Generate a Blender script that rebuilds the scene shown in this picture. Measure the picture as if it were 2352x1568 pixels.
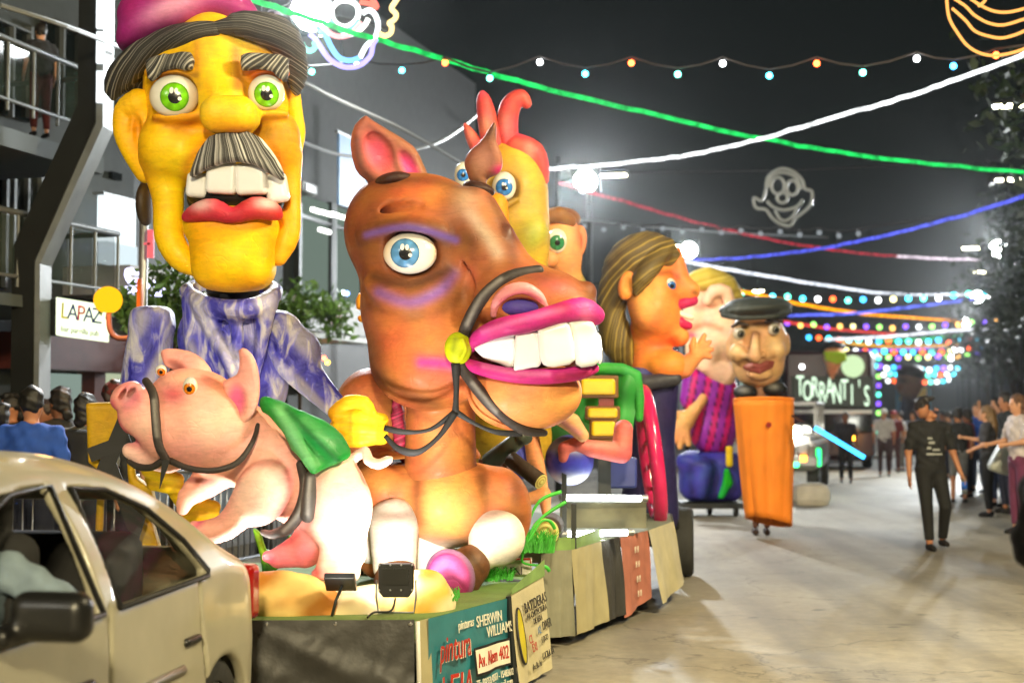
import bpy, math, random
import numpy as np
import openvdb
from mathutils import Vector, Matrix

random.seed(7); np.random.seed(7)
for o in list(bpy.data.objects): bpy.data.objects.remove(o)
scene = bpy.context.scene
COL = scene.collection

# ------------------------------------------------------------------ camera
F = 3267.0; CX, CY = 1176.0, 784.0; CAMZ = 1.6
TH = math.atan(156.0/F)
cam_d = bpy.data.cameras.new('camera'); cam = bpy.data.objects.new('camera', cam_d); COL.objects.link(cam)
cam.location = (0, 0, CAMZ); cam.rotation_euler = (math.pi/2+TH, 0, 0)
cam_d.sensor_width = 36.0; cam_d.lens = 50.0; cam_d.clip_end = 600; cam_d.clip_start = 0.05
cam_d.dof.use_dof = True; cam_d.dof.focus_distance = 8.35; cam_d.dof.aperture_fstop = 1.7
scene.camera = cam
FWD = Vector((0, math.cos(TH), math.sin(TH))); UP = Vector((0, -math.sin(TH), math.cos(TH))); RT = Vector((1, 0, 0))

# ------------------------------------------------------------------ night sky
w = bpy.data.worlds.new('World'); scene.world = w; w.use_nodes = True
wn = w.node_tree.nodes; wl = w.node_tree.links
bg = wn['Background']; sky = wn.new('ShaderNodeTexSky'); sky.sky_type = 'NISHITA'; sky.sun_disc = False
sky.sun_elevation = math.radians(1.0); sky.sun_rotation = math.radians(200)
hsv = wn.new('ShaderNodeHueSaturation'); hsv.inputs['Saturation'].default_value = 0.35
mixw = wn.new('ShaderNodeMixRGB'); mixw.inputs['Fac'].default_value = 0.8; mixw.inputs['Color2'].default_value = (0.24, 0.40, 0.36, 1)
wl.new(sky.outputs[0], hsv.inputs['Color']); wl.new(hsv.outputs[0], mixw.inputs['Color1']); wl.new(mixw.outputs[0], bg.inputs['Color'])
bg.inputs['Strength'].default_value = 0.008
vs = scene.view_settings
vs.view_transform = 'Standard'; vs.look = 'None'; vs.exposure = 1.0; vs.gamma = 1.0
scene.cycles.use_denoising = True; scene.cycles.use_adaptive_sampling = True; scene.cycles.adaptive_threshold = 0.03
scene.cycles.volume_bounces = 0; scene.cycles.max_bounces = 5; scene.cycles.diffuse_bounces = 2; scene.cycles.glossy_bounces = 3
scene.cycles.transmission_bounces = 6; scene.cycles.transparent_max_bounces = 10
scene.cycles.sample_clamp_indirect = 4.0
scene.cycles.caustics_reflective = False; scene.cycles.caustics_refractive = False

# ------------------------------------------------------------------ coordinates
def P(px, py, d):
    return Vector((0, 0, CAMZ)) + RT*((px-CX)/F*d) + FWD*d - UP*((py-CY)/F*d)
PHI = math.radians(16.3); CP, SP = math.cos(PHI), math.sin(PHI)
def S(lat, al, z=0.0):                       # street frame: lateral (right +), along, height
    return Vector((lat*CP+al*SP, -lat*SP+al*CP, z))
def onlat(px, py, lat):                      # point of the vertical plane at this lateral seen at px,py
    u = (px-CX)/F
    d = lat/(u*CP-SP*math.cos(TH))
    return P(px, py, d)
def ground(px, py, z=0.0):
    r = RT*((px-CX)/F)+FWD-UP*((py-CY)/F)
    return Vector((0, 0, CAMZ))+r*((z-CAMZ)/r.z)

def lin(c):
    c = c/255.0
    return c/12.92 if c <= 0.04045 else ((c+0.055)/1.055)**2.4
def rgb(*c):
    if len(c) == 1:
        h = c[0].lstrip('#'); c = [int(h[i:i+2], 16) for i in (0, 2, 4)]
    return tuple(lin(v) for v in c)

# ------------------------------------------------------------------ materials
MATS = {}
def _bump(nt, bs, scale, strength, dist=0.01, detail=4):
    tc = nt.nodes.new('ShaderNodeTexCoord'); n = nt.nodes.new('ShaderNodeTexNoise')
    n.inputs['Scale'].default_value = scale; n.inputs['Detail'].default_value = detail
    b = nt.nodes.new('ShaderNodeBump'); b.inputs['Strength'].default_value = strength; b.inputs['Distance'].default_value = dist
    nt.links.new(tc.outputs['Object'], n.inputs['Vector']); nt.links.new(n.outputs['Fac'], b.inputs['Height'])
    nt.links.new(b.outputs['Normal'], bs.inputs['Normal'])
    return n
def mat(name, col=None, rough=0.5, metal=0.0, var=0.15, vscale=6.0, bump=0.0, bscale=30.0, emit=None, estr=0.0, alpha=1.0, trans=0.0, vc=False, coat=0.0, spec=0.5, sss=0.0):
    if name in MATS: return MATS[name]
    m = bpy.data.materials.new(name); m.use_nodes = True; nt = m.node_tree; bs = nt.nodes['Principled BSDF']
    bs.inputs['Roughness'].default_value = rough; bs.inputs['Metallic'].default_value = metal
    bs.inputs['Specular IOR Level'].default_value = spec
    if coat: bs.inputs['Coat Weight'].default_value = coat; bs.inputs['Coat Roughness'].default_value = 0.06
    if trans: bs.inputs['Transmission Weight'].default_value = trans
    if alpha < 1: bs.inputs['Alpha'].default_value = alpha
    if emit is not None:
        bs.inputs['Emission Color'].default_value = (*emit, 1); bs.inputs['Emission Strength'].default_value = estr
    if vc or (col is not None and var > 0):
        tc = nt.nodes.new('ShaderNodeTexCoord'); n = nt.nodes.new('ShaderNodeTexNoise')
        n.inputs['Scale'].default_value = vscale; n.inputs['Detail'].default_value = 5
        mr = nt.nodes.new('ShaderNodeMapRange'); mr.inputs[1].default_value = 0.3; mr.inputs[2].default_value = 0.7
        mr.inputs[3].default_value = 1-var; mr.inputs[4].default_value = 1+var*0.5
        mul = nt.nodes.new('ShaderNodeVectorMath'); mul.operation = 'SCALE'
        nt.links.new(tc.outputs['Object'], n.inputs['Vector']); nt.links.new(n.outputs['Fac'], mr.inputs[0]); nt.links.new(mr.outputs[0], mul.inputs['Scale'])
        if vc:
            at = nt.nodes.new('ShaderNodeAttribute'); at.attribute_name = 'Col'; nt.links.new(at.outputs['Color'], mul.inputs[0])
        else: mul.inputs[0].default_value = col
        nt.links.new(mul.outputs[0], bs.inputs['Base Color'])
    elif col is not None: bs.inputs['Base Color'].default_value = (*col, 1)
    if bump: _bump(nt, bs, bscale, bump)
    MATS[name] = m
    return m
def emat(name, col, strength):
    if name in MATS: return MATS[name]
    m = bpy.data.materials.new(name); m.use_nodes = True; nt = m.node_tree; nt.nodes.clear()
    e = nt.nodes.new('ShaderNodeEmission'); e.inputs[0].default_value = (*col, 1); e.inputs[1].default_value = strength
    o = nt.nodes.new('ShaderNodeOutputMaterial'); nt.links.new(e.outputs[0], o.inputs[0]); MATS[name] = m
    if not any(k in name for k in ('tube glow', 'deck flood', 'globe', 'panel glow', 'sign box')): m.cycles.emission_sampling = 'NONE'
    return m
def paint_mat(name, rough=0.55, brush=0.24, seam=0.2):
    """airbrushed colour over pasted paper: brush strokes, mottling, paper-seam relief, uneven sheen"""
    m = bpy.data.materials.new(name); m.use_nodes = True; nt = m.node_tree; N = nt.nodes; L = nt.links; bs = N['Principled BSDF']; MATS[name] = m
    bs.inputs['Specular IOR Level'].default_value = 0.35
    tc = N.new('ShaderNodeTexCoord'); at = N.new('ShaderNodeAttribute'); at.attribute_name = 'Col'
    def noise(sc, det, stretch=None, dist=0.0):
        n = N.new('ShaderNodeTexNoise'); n.inputs['Scale'].default_value = sc; n.inputs['Detail'].default_value = det; n.inputs['Distortion'].default_value = dist
        if stretch:
            mp = N.new('ShaderNodeMapping'); mp.inputs['Scale'].default_value = stretch; mp.inputs['Rotation'].default_value = (0.3, 0.5, 0.4); L.new(tc.outputs['Object'], mp.inputs[0]); L.new(mp.outputs[0], n.inputs[0])
        else: L.new(tc.outputs['Object'], n.inputs[0])
        return n.outputs['Fac']
    def mr(sock, lo, hi, a=0.3, b=0.7):
        r = N.new('ShaderNodeMapRange'); r.inputs[1].default_value = a; r.inputs[2].default_value = b; r.inputs[3].default_value = lo; r.inputs[4].default_value = hi; L.new(sock, r.inputs[0]); return r.outputs[0]
    def math_(op, x, y):
        k = N.new('ShaderNodeMath'); k.operation = op
        for i, v in enumerate((x, y)):
            if isinstance(v, (int, float)): k.inputs[i].default_value = v
            else: L.new(v, k.inputs[i])
        return k.outputs[0]
    big = noise(2.6, 3, None, 1.0); stroke = noise(9, 5, (1.0, 0.35, 3.2), 1.5); fine = noise(60, 3)
    v = math_('MULTIPLY', mr(big, 1-brush*0.6, 1+brush*0.5), math_('MULTIPLY', mr(stroke, 1-brush*0.45, 1+brush*0.45), mr(fine, 0.95, 1.03)))
    sc = N.new('ShaderNodeVectorMath'); sc.operation = 'SCALE'; L.new(at.outputs['Color'], sc.inputs[0]); L.new(v, sc.inputs['Scale'])
    hs = N.new('ShaderNodeHueSaturation'); L.new(sc.outputs[0], hs.inputs['Color']); L.new(mr(noise(4.1, 2), 0.485, 0.512), hs.inputs['Hue']); L.new(hs.outputs[0], bs.inputs['Base Color'])
    L.new(mr(noise(14, 4), rough-0.12, rough+0.15), bs.inputs['Roughness'])
    vo = N.new('ShaderNodeTexVoronoi'); vo.feature = 'DISTANCE_TO_EDGE'; vo.inputs['Scale'].default_value = 5.5
    wp = N.new('ShaderNodeVectorMath'); wp.operation = 'ADD'; nz = N.new('ShaderNodeTexNoise'); nz.inputs['Scale'].default_value = 3.0; L.new(tc.outputs['Object'], nz.inputs[0]); L.new(tc.outputs['Object'], wp.inputs[0]); L.new(nz.outputs['Color'], wp.inputs[1]); L.new(wp.outputs[0], vo.inputs[0])
    hgt = math_('ADD', math_('MULTIPLY', mr(vo.outputs['Distance'], 0, 1, 0.0, 0.03), 0.5), math_('ADD', math_('MULTIPLY', noise(7, 4), 1.2), math_('MULTIPLY', noise(38, 3), 0.25)))
    bp = N.new('ShaderNodeBump'); bp.inputs['Strength'].default_value = seam; bp.inputs['Distance'].default_value = 0.014; L.new(hgt, bp.inputs['Height']); L.new(bp.outputs[0], bs.inputs['Normal'])
    return m
PAINT = paint_mat('airbrushed paint')
MATTE = mat('painted foam matte', rough=0.6, vc=True, var=0.12, vscale=12, bump=0.15, bscale=25)
CLOTHV = mat('cloth', rough=0.85, vc=True, var=0.2, vscale=14, bump=0.3, bscale=20)
SKINV = mat('skin', rough=0.5, vc=True, var=0.08, vscale=12)
HAIRV = mat('hair', rough=0.55, vc=True, var=0.35, vscale=30)
BLACKRUB = mat('black rubber', rgb(30, 30, 32), 0.5, var=0.3, vscale=12)
STEEL = mat('galvanised steel', rgb(150, 152, 155), 0.4, 0.8, var=0.2)
DARKSTEEL = mat('dark painted steel', rgb(38, 42, 42), 0.45, 0.2, var=0.2)
BLACKPL = mat('black plastic', rgb(22, 22, 22), 0.4, var=0.2)

# ------------------------------------------------------------------ scene graph helpers
def tag(o, label=None, cat=None, group=None, kind=None):
    if label: o['label'] = label
    if cat: o['category'] = cat
    if group: o['group'] = group
    if kind: o['kind'] = kind
    return o
def thing(name, label, cat, loc=(0, 0, 0), group=None):
    o = bpy.data.objects.new(name, None); o.empty_display_size = 0.1; COL.objects.link(o); o.location = loc
    return tag(o, label, cat, group)
def world_loc(o):
    v = Vector((0, 0, 0))
    while o is not None: v = v+o.location; o = o.parent
    return v
def obj(name, me, m=None, parent=None):
    """mesh given in world coordinates; local origin = parent's origin"""
    o = bpy.data.objects.new(name, me); COL.objects.link(o)
    if m is not None: me.materials.clear(); me.materials.append(m)
    if parent is not None:
        o.parent = parent; wl_ = world_loc(parent)
        me.transform(Matrix.Translation(-wl_))
    return o
def pymesh(name, V, Fc, smooth=False, cols=None):
    me = bpy.data.meshes.new(name)
    V = np.asarray(V, dtype=np.float32)
    me.from_pydata(V.tolist() if len(V) < 20000 else V.tolist(), [], [list(map(int, f)) for f in Fc])
    if smooth: me.polygons.foreach_set('use_smooth', np.ones(len(me.polygons), dtype=bool))
    if cols is not None:
        a = me.color_attributes.new('Col', 'FLOAT_COLOR', 'POINT')
        c4 = np.ones((len(V), 4), dtype=np.float32); c4[:, :3] = cols; a.data.foreach_set('color', c4.ravel())
    me.update()
    return me
def quadmesh(name, V, Q, smooth=True, cols=None):
    me = bpy.data.meshes.new(name); n = len(V); q = len(Q)
    me.vertices.add(n); me.vertices.foreach_set('co', np.asarray(V, np.float32).ravel())
    me.loops.add(q*4); me.loops.foreach_set('vertex_index', np.asarray(Q, np.int32).ravel())
    me.polygons.add(q); me.polygons.foreach_set('loop_start', np.arange(0, q*4, 4, dtype=np.int32))
    me.update(calc_edges=True)
    if smooth: me.polygons.foreach_set('use_smooth', np.ones(q, dtype=bool))
    if cols is not None:
        a = me.color_attributes.new('Col', 'FLOAT_COLOR', 'POINT')
        c4 = np.ones((n, 4), dtype=np.float32); c4[:, :3] = cols; a.data.foreach_set('color', c4.ravel())
    return me

class MB:
    """collects boxes, tubes, prisms in world coordinates"""
    def __init__(s): s.V = []; s.F = []
    def add(s, V, Fc):
        b = len(s.V); s.V += [tuple(v) for v in V]; s.F += [[b+i for i in f] for f in Fc]; return s
    def box(s, c, size, ax=None):
        c = Vector(c); hx, hy, hz = [v/2 for v in size]
        X, Y, Z = ax if ax else (Vector((1, 0, 0)), Vector((0, 1, 0)), Vector((0, 0, 1)))
        V = [c+X*(sx*hx)+Y*(sy*hy)+Z*(sz*hz) for sz in (-1, 1) for sx, sy in ((-1, -1), (1, -1), (1, 1), (-1, 1))]
        return s.add(V, [(3, 2, 1, 0), (4, 5, 6, 7), (0, 1, 5, 4), (1, 2, 6, 5), (2, 3, 7, 6), (3, 0, 4, 7)])
    def sbox(s, c, size):                     # box aligned with the street
        return s.box(c, size, (Vector((CP, -SP, 0)), Vector((SP, CP, 0)), Vector((0, 0, 1))))
    def tube(s, pts, r, n=8, cap=True):
        pts = [Vector(p) for p in pts]; m = len(pts); rr = r if isinstance(r, (list, tuple)) else [r]*m
        V = []; prev = None
        for i, p in enumerate(pts):
            t = (pts[min(i+1, m-1)]-pts[max(i-1, 0)]).normalized()
            if prev is None:
                a = Vector((0, 0, 1)) if abs(t.z) < 0.9 else Vector((1, 0, 0)); u = t.cross(a).normalized()
            else: u = (prev-t*prev.dot(t)); u = u.normalized() if u.length > 1e-6 else t.orthogonal().normalized()
            prev = u; v = t.cross(u)
            V += [p+(u*math.cos(2*math.pi*k/n)+v*math.sin(2*math.pi*k/n))*rr[i] for k in range(n)]
        Fc = [(i*n+k, i*n+(k+1) % n, (i+1)*n+(k+1) % n, (i+1)*n+k) for i in range(m-1) for k in range(n)]
        if cap: Fc += [tuple(range(n-1, -1, -1)), tuple((m-1)*n+k for k in range(n))]
        return s.add(V, Fc)
    def prism(s, poly, off):
        poly = [Vector(p) for p in poly]; off = Vector(off); n = len(poly)
        V = poly+[p+off for p in poly]
        return s.add(V, [tuple(range(n)), tuple(range(2*n-1, n-1, -1))]+[(i, i+n, (i+1) % n+n, (i+1) % n) for i in range(n)])
    def sphere(s, c, r, seg=10, rings=6, sc=(1, 1, 1)):
        c = Vector(c); V = [c+Vector((0, 0, r*sc[2]))]
        for i in range(1, rings):
            a = math.pi*i/rings
            V += [c+Vector((r*math.sin(a)*math.cos(2*math.pi*k/seg)*sc[0], r*math.sin(a)*math.sin(2*math.pi*k/seg)*sc[1], r*math.cos(a)*sc[2])) for k in range(seg)]
        V.append(c-Vector((0, 0, r*sc[2]))); e = len(V)-1
        Fc = [(0, 1+k, 1+(k+1) % seg) for k in range(seg)]
        for i in range(rings-2): Fc += [(1+i*seg+k, 1+(i+1)*seg+k, 1+(i+1)*seg+(k+1) % seg, 1+i*seg+(k+1) % seg) for k in range(seg)]
        Fc += [(e, 1+(rings-2)*seg+(k+1) % seg, 1+(rings-2)*seg+k) for k in range(seg)]
        return s.add(V, Fc)
    def sheet(s, A, B, C, D, nu=12, nv=8, fn=None):  # A-B top, D-C bottom grid; fn(u,v)->offset along normal
        A, B, C, D = map(Vector, (A, B, C, D)); N = (B-A).cross(D-A).normalized(); V = []
        for j in range(nv+1):
            for i in range(nu+1):
                u, v = i/nu, j/nv; p = (A*(1-u)+B*u)*(1-v)+(D*(1-u)+C*u)*v
                if fn: p = p+N*fn(u, v)
                V.append(p)
        return s.add(V, [(j*(nu+1)+i, (j+1)*(nu+1)+i, (j+1)*(nu+1)+i+1, j*(nu+1)+i+1) for j in range(nv) for i in range(nu)])
    def build(s, name, m, parent=None, smooth=False, bevel=0.0):
        o = obj(name, pymesh(name, s.V, s.F, smooth), m, parent)
        if bevel:
            b = o.modifiers.new('bevel', 'BEVEL'); b.width = bevel; b.segments = 2; b.limit_method = 'ANGLE'
        return o

def text(name, body, m, origin, right, up, size, parent=None, ext=0.002, shear=0.0, align='CENTER', font_scale_x=1.0, fn=None):
    cu = bpy.data.curves.new('t', 'FONT'); cu.body = body; cu.size = 1.0; cu.align_x = align; cu.align_y = 'CENTER'; cu.extrude = 0.5; cu.shear = shear; cu.resolution_u = 3
    o = bpy.data.objects.new('t', cu); COL.objects.link(o)
    me = bpy.data.meshes.new_from_object(o); bpy.data.objects.remove(o)
    right = Vector(right).normalized(); up = Vector(up); up = (up-right*up.dot(right)).normalized(); n = right.cross(up); O = Vector(origin)
    co = np.zeros(len(me.vertices)*3, np.float32); me.vertices.foreach_get('co', co); co = co.reshape(-1, 3)
    R = np.array(right); U = np.array(up); N = np.array(n)
    out = np.array(O)+np.outer(co[:, 0]*size*font_scale_x, R)+np.outer(co[:, 1]*size, U)+np.outer(co[:, 2]*ext*2, N)
    if fn is not None: out = fn(out)
    me.vertices.foreach_set('co', out.astype(np.float32).ravel()); me.update()
    return obj(name, me, m, parent)

# ------------------------------------------------------------------ implicit sculpting
def smin(a, b, k):
    if k <= 0: return np.minimum(a, b)
    h = np.clip(0.5+0.5*(b-a)/k, 0, 1)
    return b*(1-h)+a*h-k*h*(1-h)
def d_ell(p, c, r, R=None):
    q = p-np.asarray(c, np.float32)
    if R is not None: q = q@R
    r = np.asarray(r, np.float32)
    k0 = np.sqrt(((q/r)**2).sum(-1)); k1 = np.sqrt(((q/(r*r))**2).sum(-1))+1e-9
    return k0*(k0-1.0)/k1
def d_box(p, c, h, rd, R=None):
    q = p-np.asarray(c, np.float32)
    if R is not None: q = q@R
    q = np.abs(q)-(np.asarray(h, np.float32)-rd)
    return np.sqrt((np.maximum(q, 0)**2).sum(-1))+np.minimum(q.max(-1), 0)-rd
def d_chain(p, pts):
    out = None
    for a, b in zip(pts[:-1], pts[1:]):
        A = np.asarray(a[:3], np.float32); B = np.asarray(b[:3], np.float32); ba = B-A
        t = np.clip(((p-A)@ba)/max(float(ba@ba), 1e-9), 0, 1)
        d = np.sqrt(((p-A-t[..., None]*ba)**2).sum(-1))-(a[3]+(b[3]-a[3])*t)
        out = d if out is None else np.minimum(out, d)
    return out
def d_poly2(x, y, poly):
    n = len(poly); d = None; s = np.ones_like(x)
    for i in range(n):
        ax, ay = poly[i]; bx, by = poly[i-1]
        ex, ey = bx-ax, by-ay; wx, wy = x-ax, y-ay
        t = np.clip((wx*ex+wy*ey)/(ex*ex+ey*ey+1e-9), 0, 1)
        q = (wx-ex*t)**2+(wy-ey*t)**2
        d = q if d is None else np.minimum(d, q)
        c1 = y >= ay; c2 = y < by; c3 = ex*wy > ey*wx
        s = np.where((c1 & c2 & c3) | (~c1 & ~c2 & ~c3), -s, s)
    return s*np.sqrt(d)
def rotz(deg):
    a = math.radians(deg); return np.array([[math.cos(a), -math.sin(a), 0], [math.sin(a), math.cos(a), 0], [0, 0, 1]], np.float32)
def smooth_pts(pts, n=3):
    P_ = [np.array(p, float) for p in pts]; out = []
    for i in range(len(P_)-1):
        p0 = P_[max(i-1, 0)]; p1 = P_[i]; p2 = P_[i+1]; p3 = P_[min(i+2, len(P_)-1)]
        for j in range(n):
            t = j/n
            out.append(0.5*((2*p1)+(-p0+p2)*t+(2*p0-5*p1+4*p2-p3)*t*t+(-p0+3*p1-3*p2+p3)*t**3))
    out.append(P_[-1]); return [tuple(o) for o in out]

class Sculpt:
    """view-frame sculptor: x, y are photo pixels at distance D, third axis is depth in the same unit"""
    def __init__(s, D=None, cell=5.0, col=(0.5, 0.5, 0.5), cb=None, to_world=None):
        s.D = D; s.cell = cell; s.ops = []; s.paints = []; s.col = col; s.cb = cb or cell*1.2; s.tw = to_world; s.post = None; s.colfn = None
    def pt(s, x, y, dep):
        if s.D is None: return (x, y, dep)
        f = 1+dep/F
        return ((x-CX)*f, (y-CY)*f, dep)
    def _op(s, fn, lo, hi, k, col, sub):
        if k is None: k = 10.0 if s.D is not None else 0.01
        s.ops.append((fn, np.array(lo, float), np.array(hi, float), k, col or s.col, sub))
        return s
    def e(s, x, y, z, rx, ry, rz, col=None, k=None, rot=0, sub=False, R=None):
        c = s.pt(x, y, z); M = max(rx, ry, rz); R_ = R if R is not None else (rotz(rot) if rot else None)
        ext = np.array([M, M, M]) if R_ is not None else np.array([rx, ry, rz])
        return s._op(lambda p: d_ell(p, c, (rx, ry, rz), R_), np.array(c)-ext, np.array(c)+ext, k, col, sub)
    def b(s, x, y, z, hx, hy, hz, rd, col=None, k=None, rot=0, sub=False, R=None):
        c = s.pt(x, y, z); R_ = R if R is not None else (rotz(rot) if rot else None); M = math.sqrt(hx*hx+hy*hy+hz*hz)
        ext = np.array([M, M, M]) if R_ is not None else np.array([hx, hy, hz])
        return s._op(lambda p: d_box(p, c, (hx, hy, hz), rd, R_), np.array(c)-ext, np.array(c)+ext, k, col, sub)
    def c(s, pts, col=None, k=None, sub=False, sm=0):
        q = [tuple(s.pt(*p[:3]))+(p[3],) for p in pts]
        if sm: q = smooth_pts(q, sm)
        A = np.array(q); r = A[:, 3].max()
        return s._op(lambda p: d_chain(p, q), A[:, :3].min(0)-r, A[:, :3].max(0)+r, k, col, sub)
    def poly(s, pts, z, hz, rd, col=None, k=None, bend=(0, 0), slope=(0, 0), sub=False, sm=0):
        q = [s.pt(x, y, z)[:2] for x, y in pts]
        if sm: q = [tuple(a) for a in smooth_pts(list(q)+[q[0]], sm)][:-1]
        A = np.array(q); lo = A.min(0); hi = A.max(0); cx, cy = (lo+hi)/2; w = (hi-lo)/2
        zz = abs(bend[0])*w[0]**2+abs(bend[1])*w[1]**2+abs(slope[0])*w[0]+abs(slope[1])*w[1]
        def fn(p):
            x, y = p[..., 0], p[..., 1]; d2 = d_poly2(x, y, q)+rd
            zc = z+bend[0]*(x-cx)**2+bend[1]*(y-cy)**2+slope[0]*(x-cx)+slope[1]*(y-cy)
            dz = np.abs(p[..., 2]-zc)-(hz-rd)
            return np.minimum(np.maximum(d2, dz), 0)+np.sqrt(np.maximum(d2, 0)**2+np.maximum(dz, 0)**2)-rd
        return s._op(fn, (lo[0], lo[1], z-hz-zz), (hi[0], hi[1], z+hz+zz), k, col, sub)
    def fn(s, f, lo, hi, col=None, k=0, sub=False): return s._op(f, lo, hi, k, col, sub)
    def pe(s, x, y, z, rx, ry, rz, col, st=1.0, pw=1.0, rot=0):
        c = np.array(s.pt(x, y, z)); r = np.array([rx, ry, rz]); R = rotz(rot)
        s.paints.append((lambda p: np.exp(-((((p-c)@R)/r)**2).sum(-1)**pw)*st, col)); return s
    def pl(s, pts, r, col, st=1.0, zr=None, sm=3):
        q = [tuple(s.pt(*p[:3]))+(0.0,) for p in pts]
        if sm: q = smooth_pts(q, sm)
        zs = 1.0 if zr is None else r/zr
        q2 = [(a, b, c*zs, 0.0) for a, b, c, _ in q]
        s.paints.append((lambda p: np.exp(-(d_chain(p*np.array([1, 1, zs]), q2)/r)**2)*st, col)); return s
    def mesh(s, name):
        adds = [o for o in s.ops if not o[5]]
        c = s.cell; lo = np.min([o[1] for o in adds], 0)-3*c; hi = np.max([o[2] for o in adds], 0)+3*c
        n = np.ceil((hi-lo)/c).astype(int)+1
        big = 6*c+max(o[3] for o in s.ops); G = np.full(n, big, np.float32)
        for fn, a, b, k, col, sub in s.ops:
            m = 3*c+k*0.5
            i0 = np.clip(np.floor((a-m-lo)/c).astype(int), 0, n); i1 = np.clip(np.ceil((b+m-lo)/c).astype(int)+1, 0, n)
            if (i1 <= i0).any(): continue
            ax = [lo[i]+c*np.arange(i0[i], i1[i], dtype=np.float32) for i in range(3)]
            p = np.stack(np.meshgrid(*ax, indexing='ij'), -1).astype(np.float32)
            d = fn(p).astype(np.float32); sl = tuple(slice(i0[i], i1[i]) for i in range(3))
            if sub: G[sl] = -smin(-G[sl], d, k)
            else: G[sl] = smin(G[sl], np.minimum(d, big), k)
        g = openvdb.FloatGrid(); g.background = float(big); g.copyFromArray(G)
        pts, quads = g.convertToQuads(0.0)
        V = pts.astype(np.float64)*c+lo
        cols = np.zeros((len(V), 3)); wt = np.zeros(len(V))+1e-12
        for fn, a, b, k, col, sub in s.ops:
            if sub: continue
            q = (np.abs(V-(a+b)/2) <= (b-a)/2+4*s.cb).all(1)
            if not q.any(): continue
            wv = np.exp(-np.abs(fn(V[q].astype(np.float32)))/s.cb).astype(np.float64)
            wt[q] += wv; cols[q] += wv[:, None]*np.array(col)
        cols /= wt[:, None]
        miss = wt < 1e-9; cols[miss] = s.col
        if s.colfn is not None: cols = s.colfn(V, cols)
        for fn, col in s.paints:
            a = np.clip(fn(V), 0, 1)[:, None]; cols = cols*(1-a)+np.array(col)*a
        V0 = V
        if s.post is not None: V = s.post(V, quads)
        if s.D is not None:
            sc = s.D/F
            W = np.array([0, 0, CAMZ])+np.outer(V[:, 0]*sc, RT)-np.outer(V[:, 1]*sc, UP)+np.outer(s.D+V[:, 2]*sc, FWD)
        else: W = s.tw(V) if s.tw else V
        Q = quads[:, ::-1]
        a = W[Q[:, 0]]; b_ = W[Q[:, 1]]; d_ = W[Q[:, 2]]
        if len(Q) and np.einsum('ij,ij->i', a-W.mean(0), np.cross(b_-a, d_-a)).sum() < 0: Q = Q[:, ::-1]
        me = quadmesh(name, W, Q, True, cols)
        if hasattr(s.colfn, 'sfn'):
            a_ = me.attributes.new('s', 'FLOAT', 'POINT'); a_.data.foreach_set('value', s.colfn.sfn(V0).astype(np.float32))
        return me
    def obj(s, name, parent=None, m=None):
        if hasattr(s.colfn, 'sfn'): m = strand_mat(s.colfn.key)
        return obj(name, s.mesh(name), m or PAINT, parent)

def vnormals(V, Q):
    n = np.cross(V[Q[:, 2]]-V[Q[:, 0]], V[Q[:, 3]]-V[Q[:, 1]]); N = np.zeros_like(V)
    for i in range(4): np.add.at(N, Q[:, i], n)
    N /= np.linalg.norm(N, axis=1)[:, None]+1e-12
    if (N*(V-V.mean(0))).sum() < 0: N = -N
    return N
def strands(fn_s, amp, freq, dark, light, seed=0, mixp=0.5):
    """groove relief + painted strand colours along lines of constant fn_s(V)"""
    rs = np.random.RandomState(seed); ph = rs.rand(6)*6.28; fr = np.array([1, 1.3, 0.8, 1.6, 0.45, 0.6])*min(freq, 0.22)
    am = np.array([1, .8, .6, .4, .9, .25])
    def wave(V):
        s_ = fn_s(V); return sum(am[i]*np.sin(s_*fr[i]+ph[i]) for i in range(6))/am.sum()
    def post(V, Q): return V+vnormals(V, Q)*(wave(V)*amp)[:, None]
    def colfn(V, c): return c*0+np.array(dark)*0.55+np.array(light)*0.45
    colfn.sfn = fn_s; colfn.key = (freq, tuple(dark), tuple(light), mixp)
    return post, colfn
def strand_mat(key):
    nm = 'painted strands '+str(abs(hash(key)) % 99999)
    if nm in MATS: return MATS[nm]
    freq, dark, light, mixp = key
    m = bpy.data.materials.new(nm); m.use_nodes = True; nt = m.node_tree; N = nt.nodes; L = nt.links; bs = N['Principled BSDF']; MATS[nm] = m; bs.inputs['Roughness'].default_value = 0.6
    at = N.new('ShaderNodeAttribute'); at.attribute_name = 's'; tc = N.new('ShaderNodeTexCoord'); wob = N.new('ShaderNodeTexNoise'); wob.inputs['Scale'].default_value = 5; L.new(tc.outputs['Object'], wob.inputs[0])
    add = N.new('ShaderNodeMath'); add.operation = 'MULTIPLY_ADD'; L.new(wob.outputs['Fac'], add.inputs[0]); add.inputs[1].default_value = 9.0; L.new(at.outputs['Fac'], add.inputs[2])
    n = N.new('ShaderNodeTexNoise'); n.noise_dimensions = '1D'; n.inputs['Scale'].default_value = freq*0.5; n.inputs['Detail'].default_value = 5; n.inputs['Roughness'].default_value = 0.7; L.new(add.outputs[0], n.inputs['W'])
    r = N.new('ShaderNodeValToRGB'); r.color_ramp.elements[0].position = 0.56-0.3*(mixp-0.2); r.color_ramp.elements[0].color = (*dark, 1); r.color_ramp.elements[1].position = 0.78-0.3*(mixp-0.2); r.color_ramp.elements[1].color = (*light, 1)
    L.new(n.outputs['Fac'], r.inputs[0]); L.new(r.outputs[0], bs.inputs['Base Color'])
    b = N.new('ShaderNodeBump'); b.inputs['Strength'].default_value = 0.6; b.inputs['Distance'].default_value = 0.012; L.new(n.outputs['Fac'], b.inputs['Height']); L.new(b.outputs[0], bs.inputs['Normal'])
    return m
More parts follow.
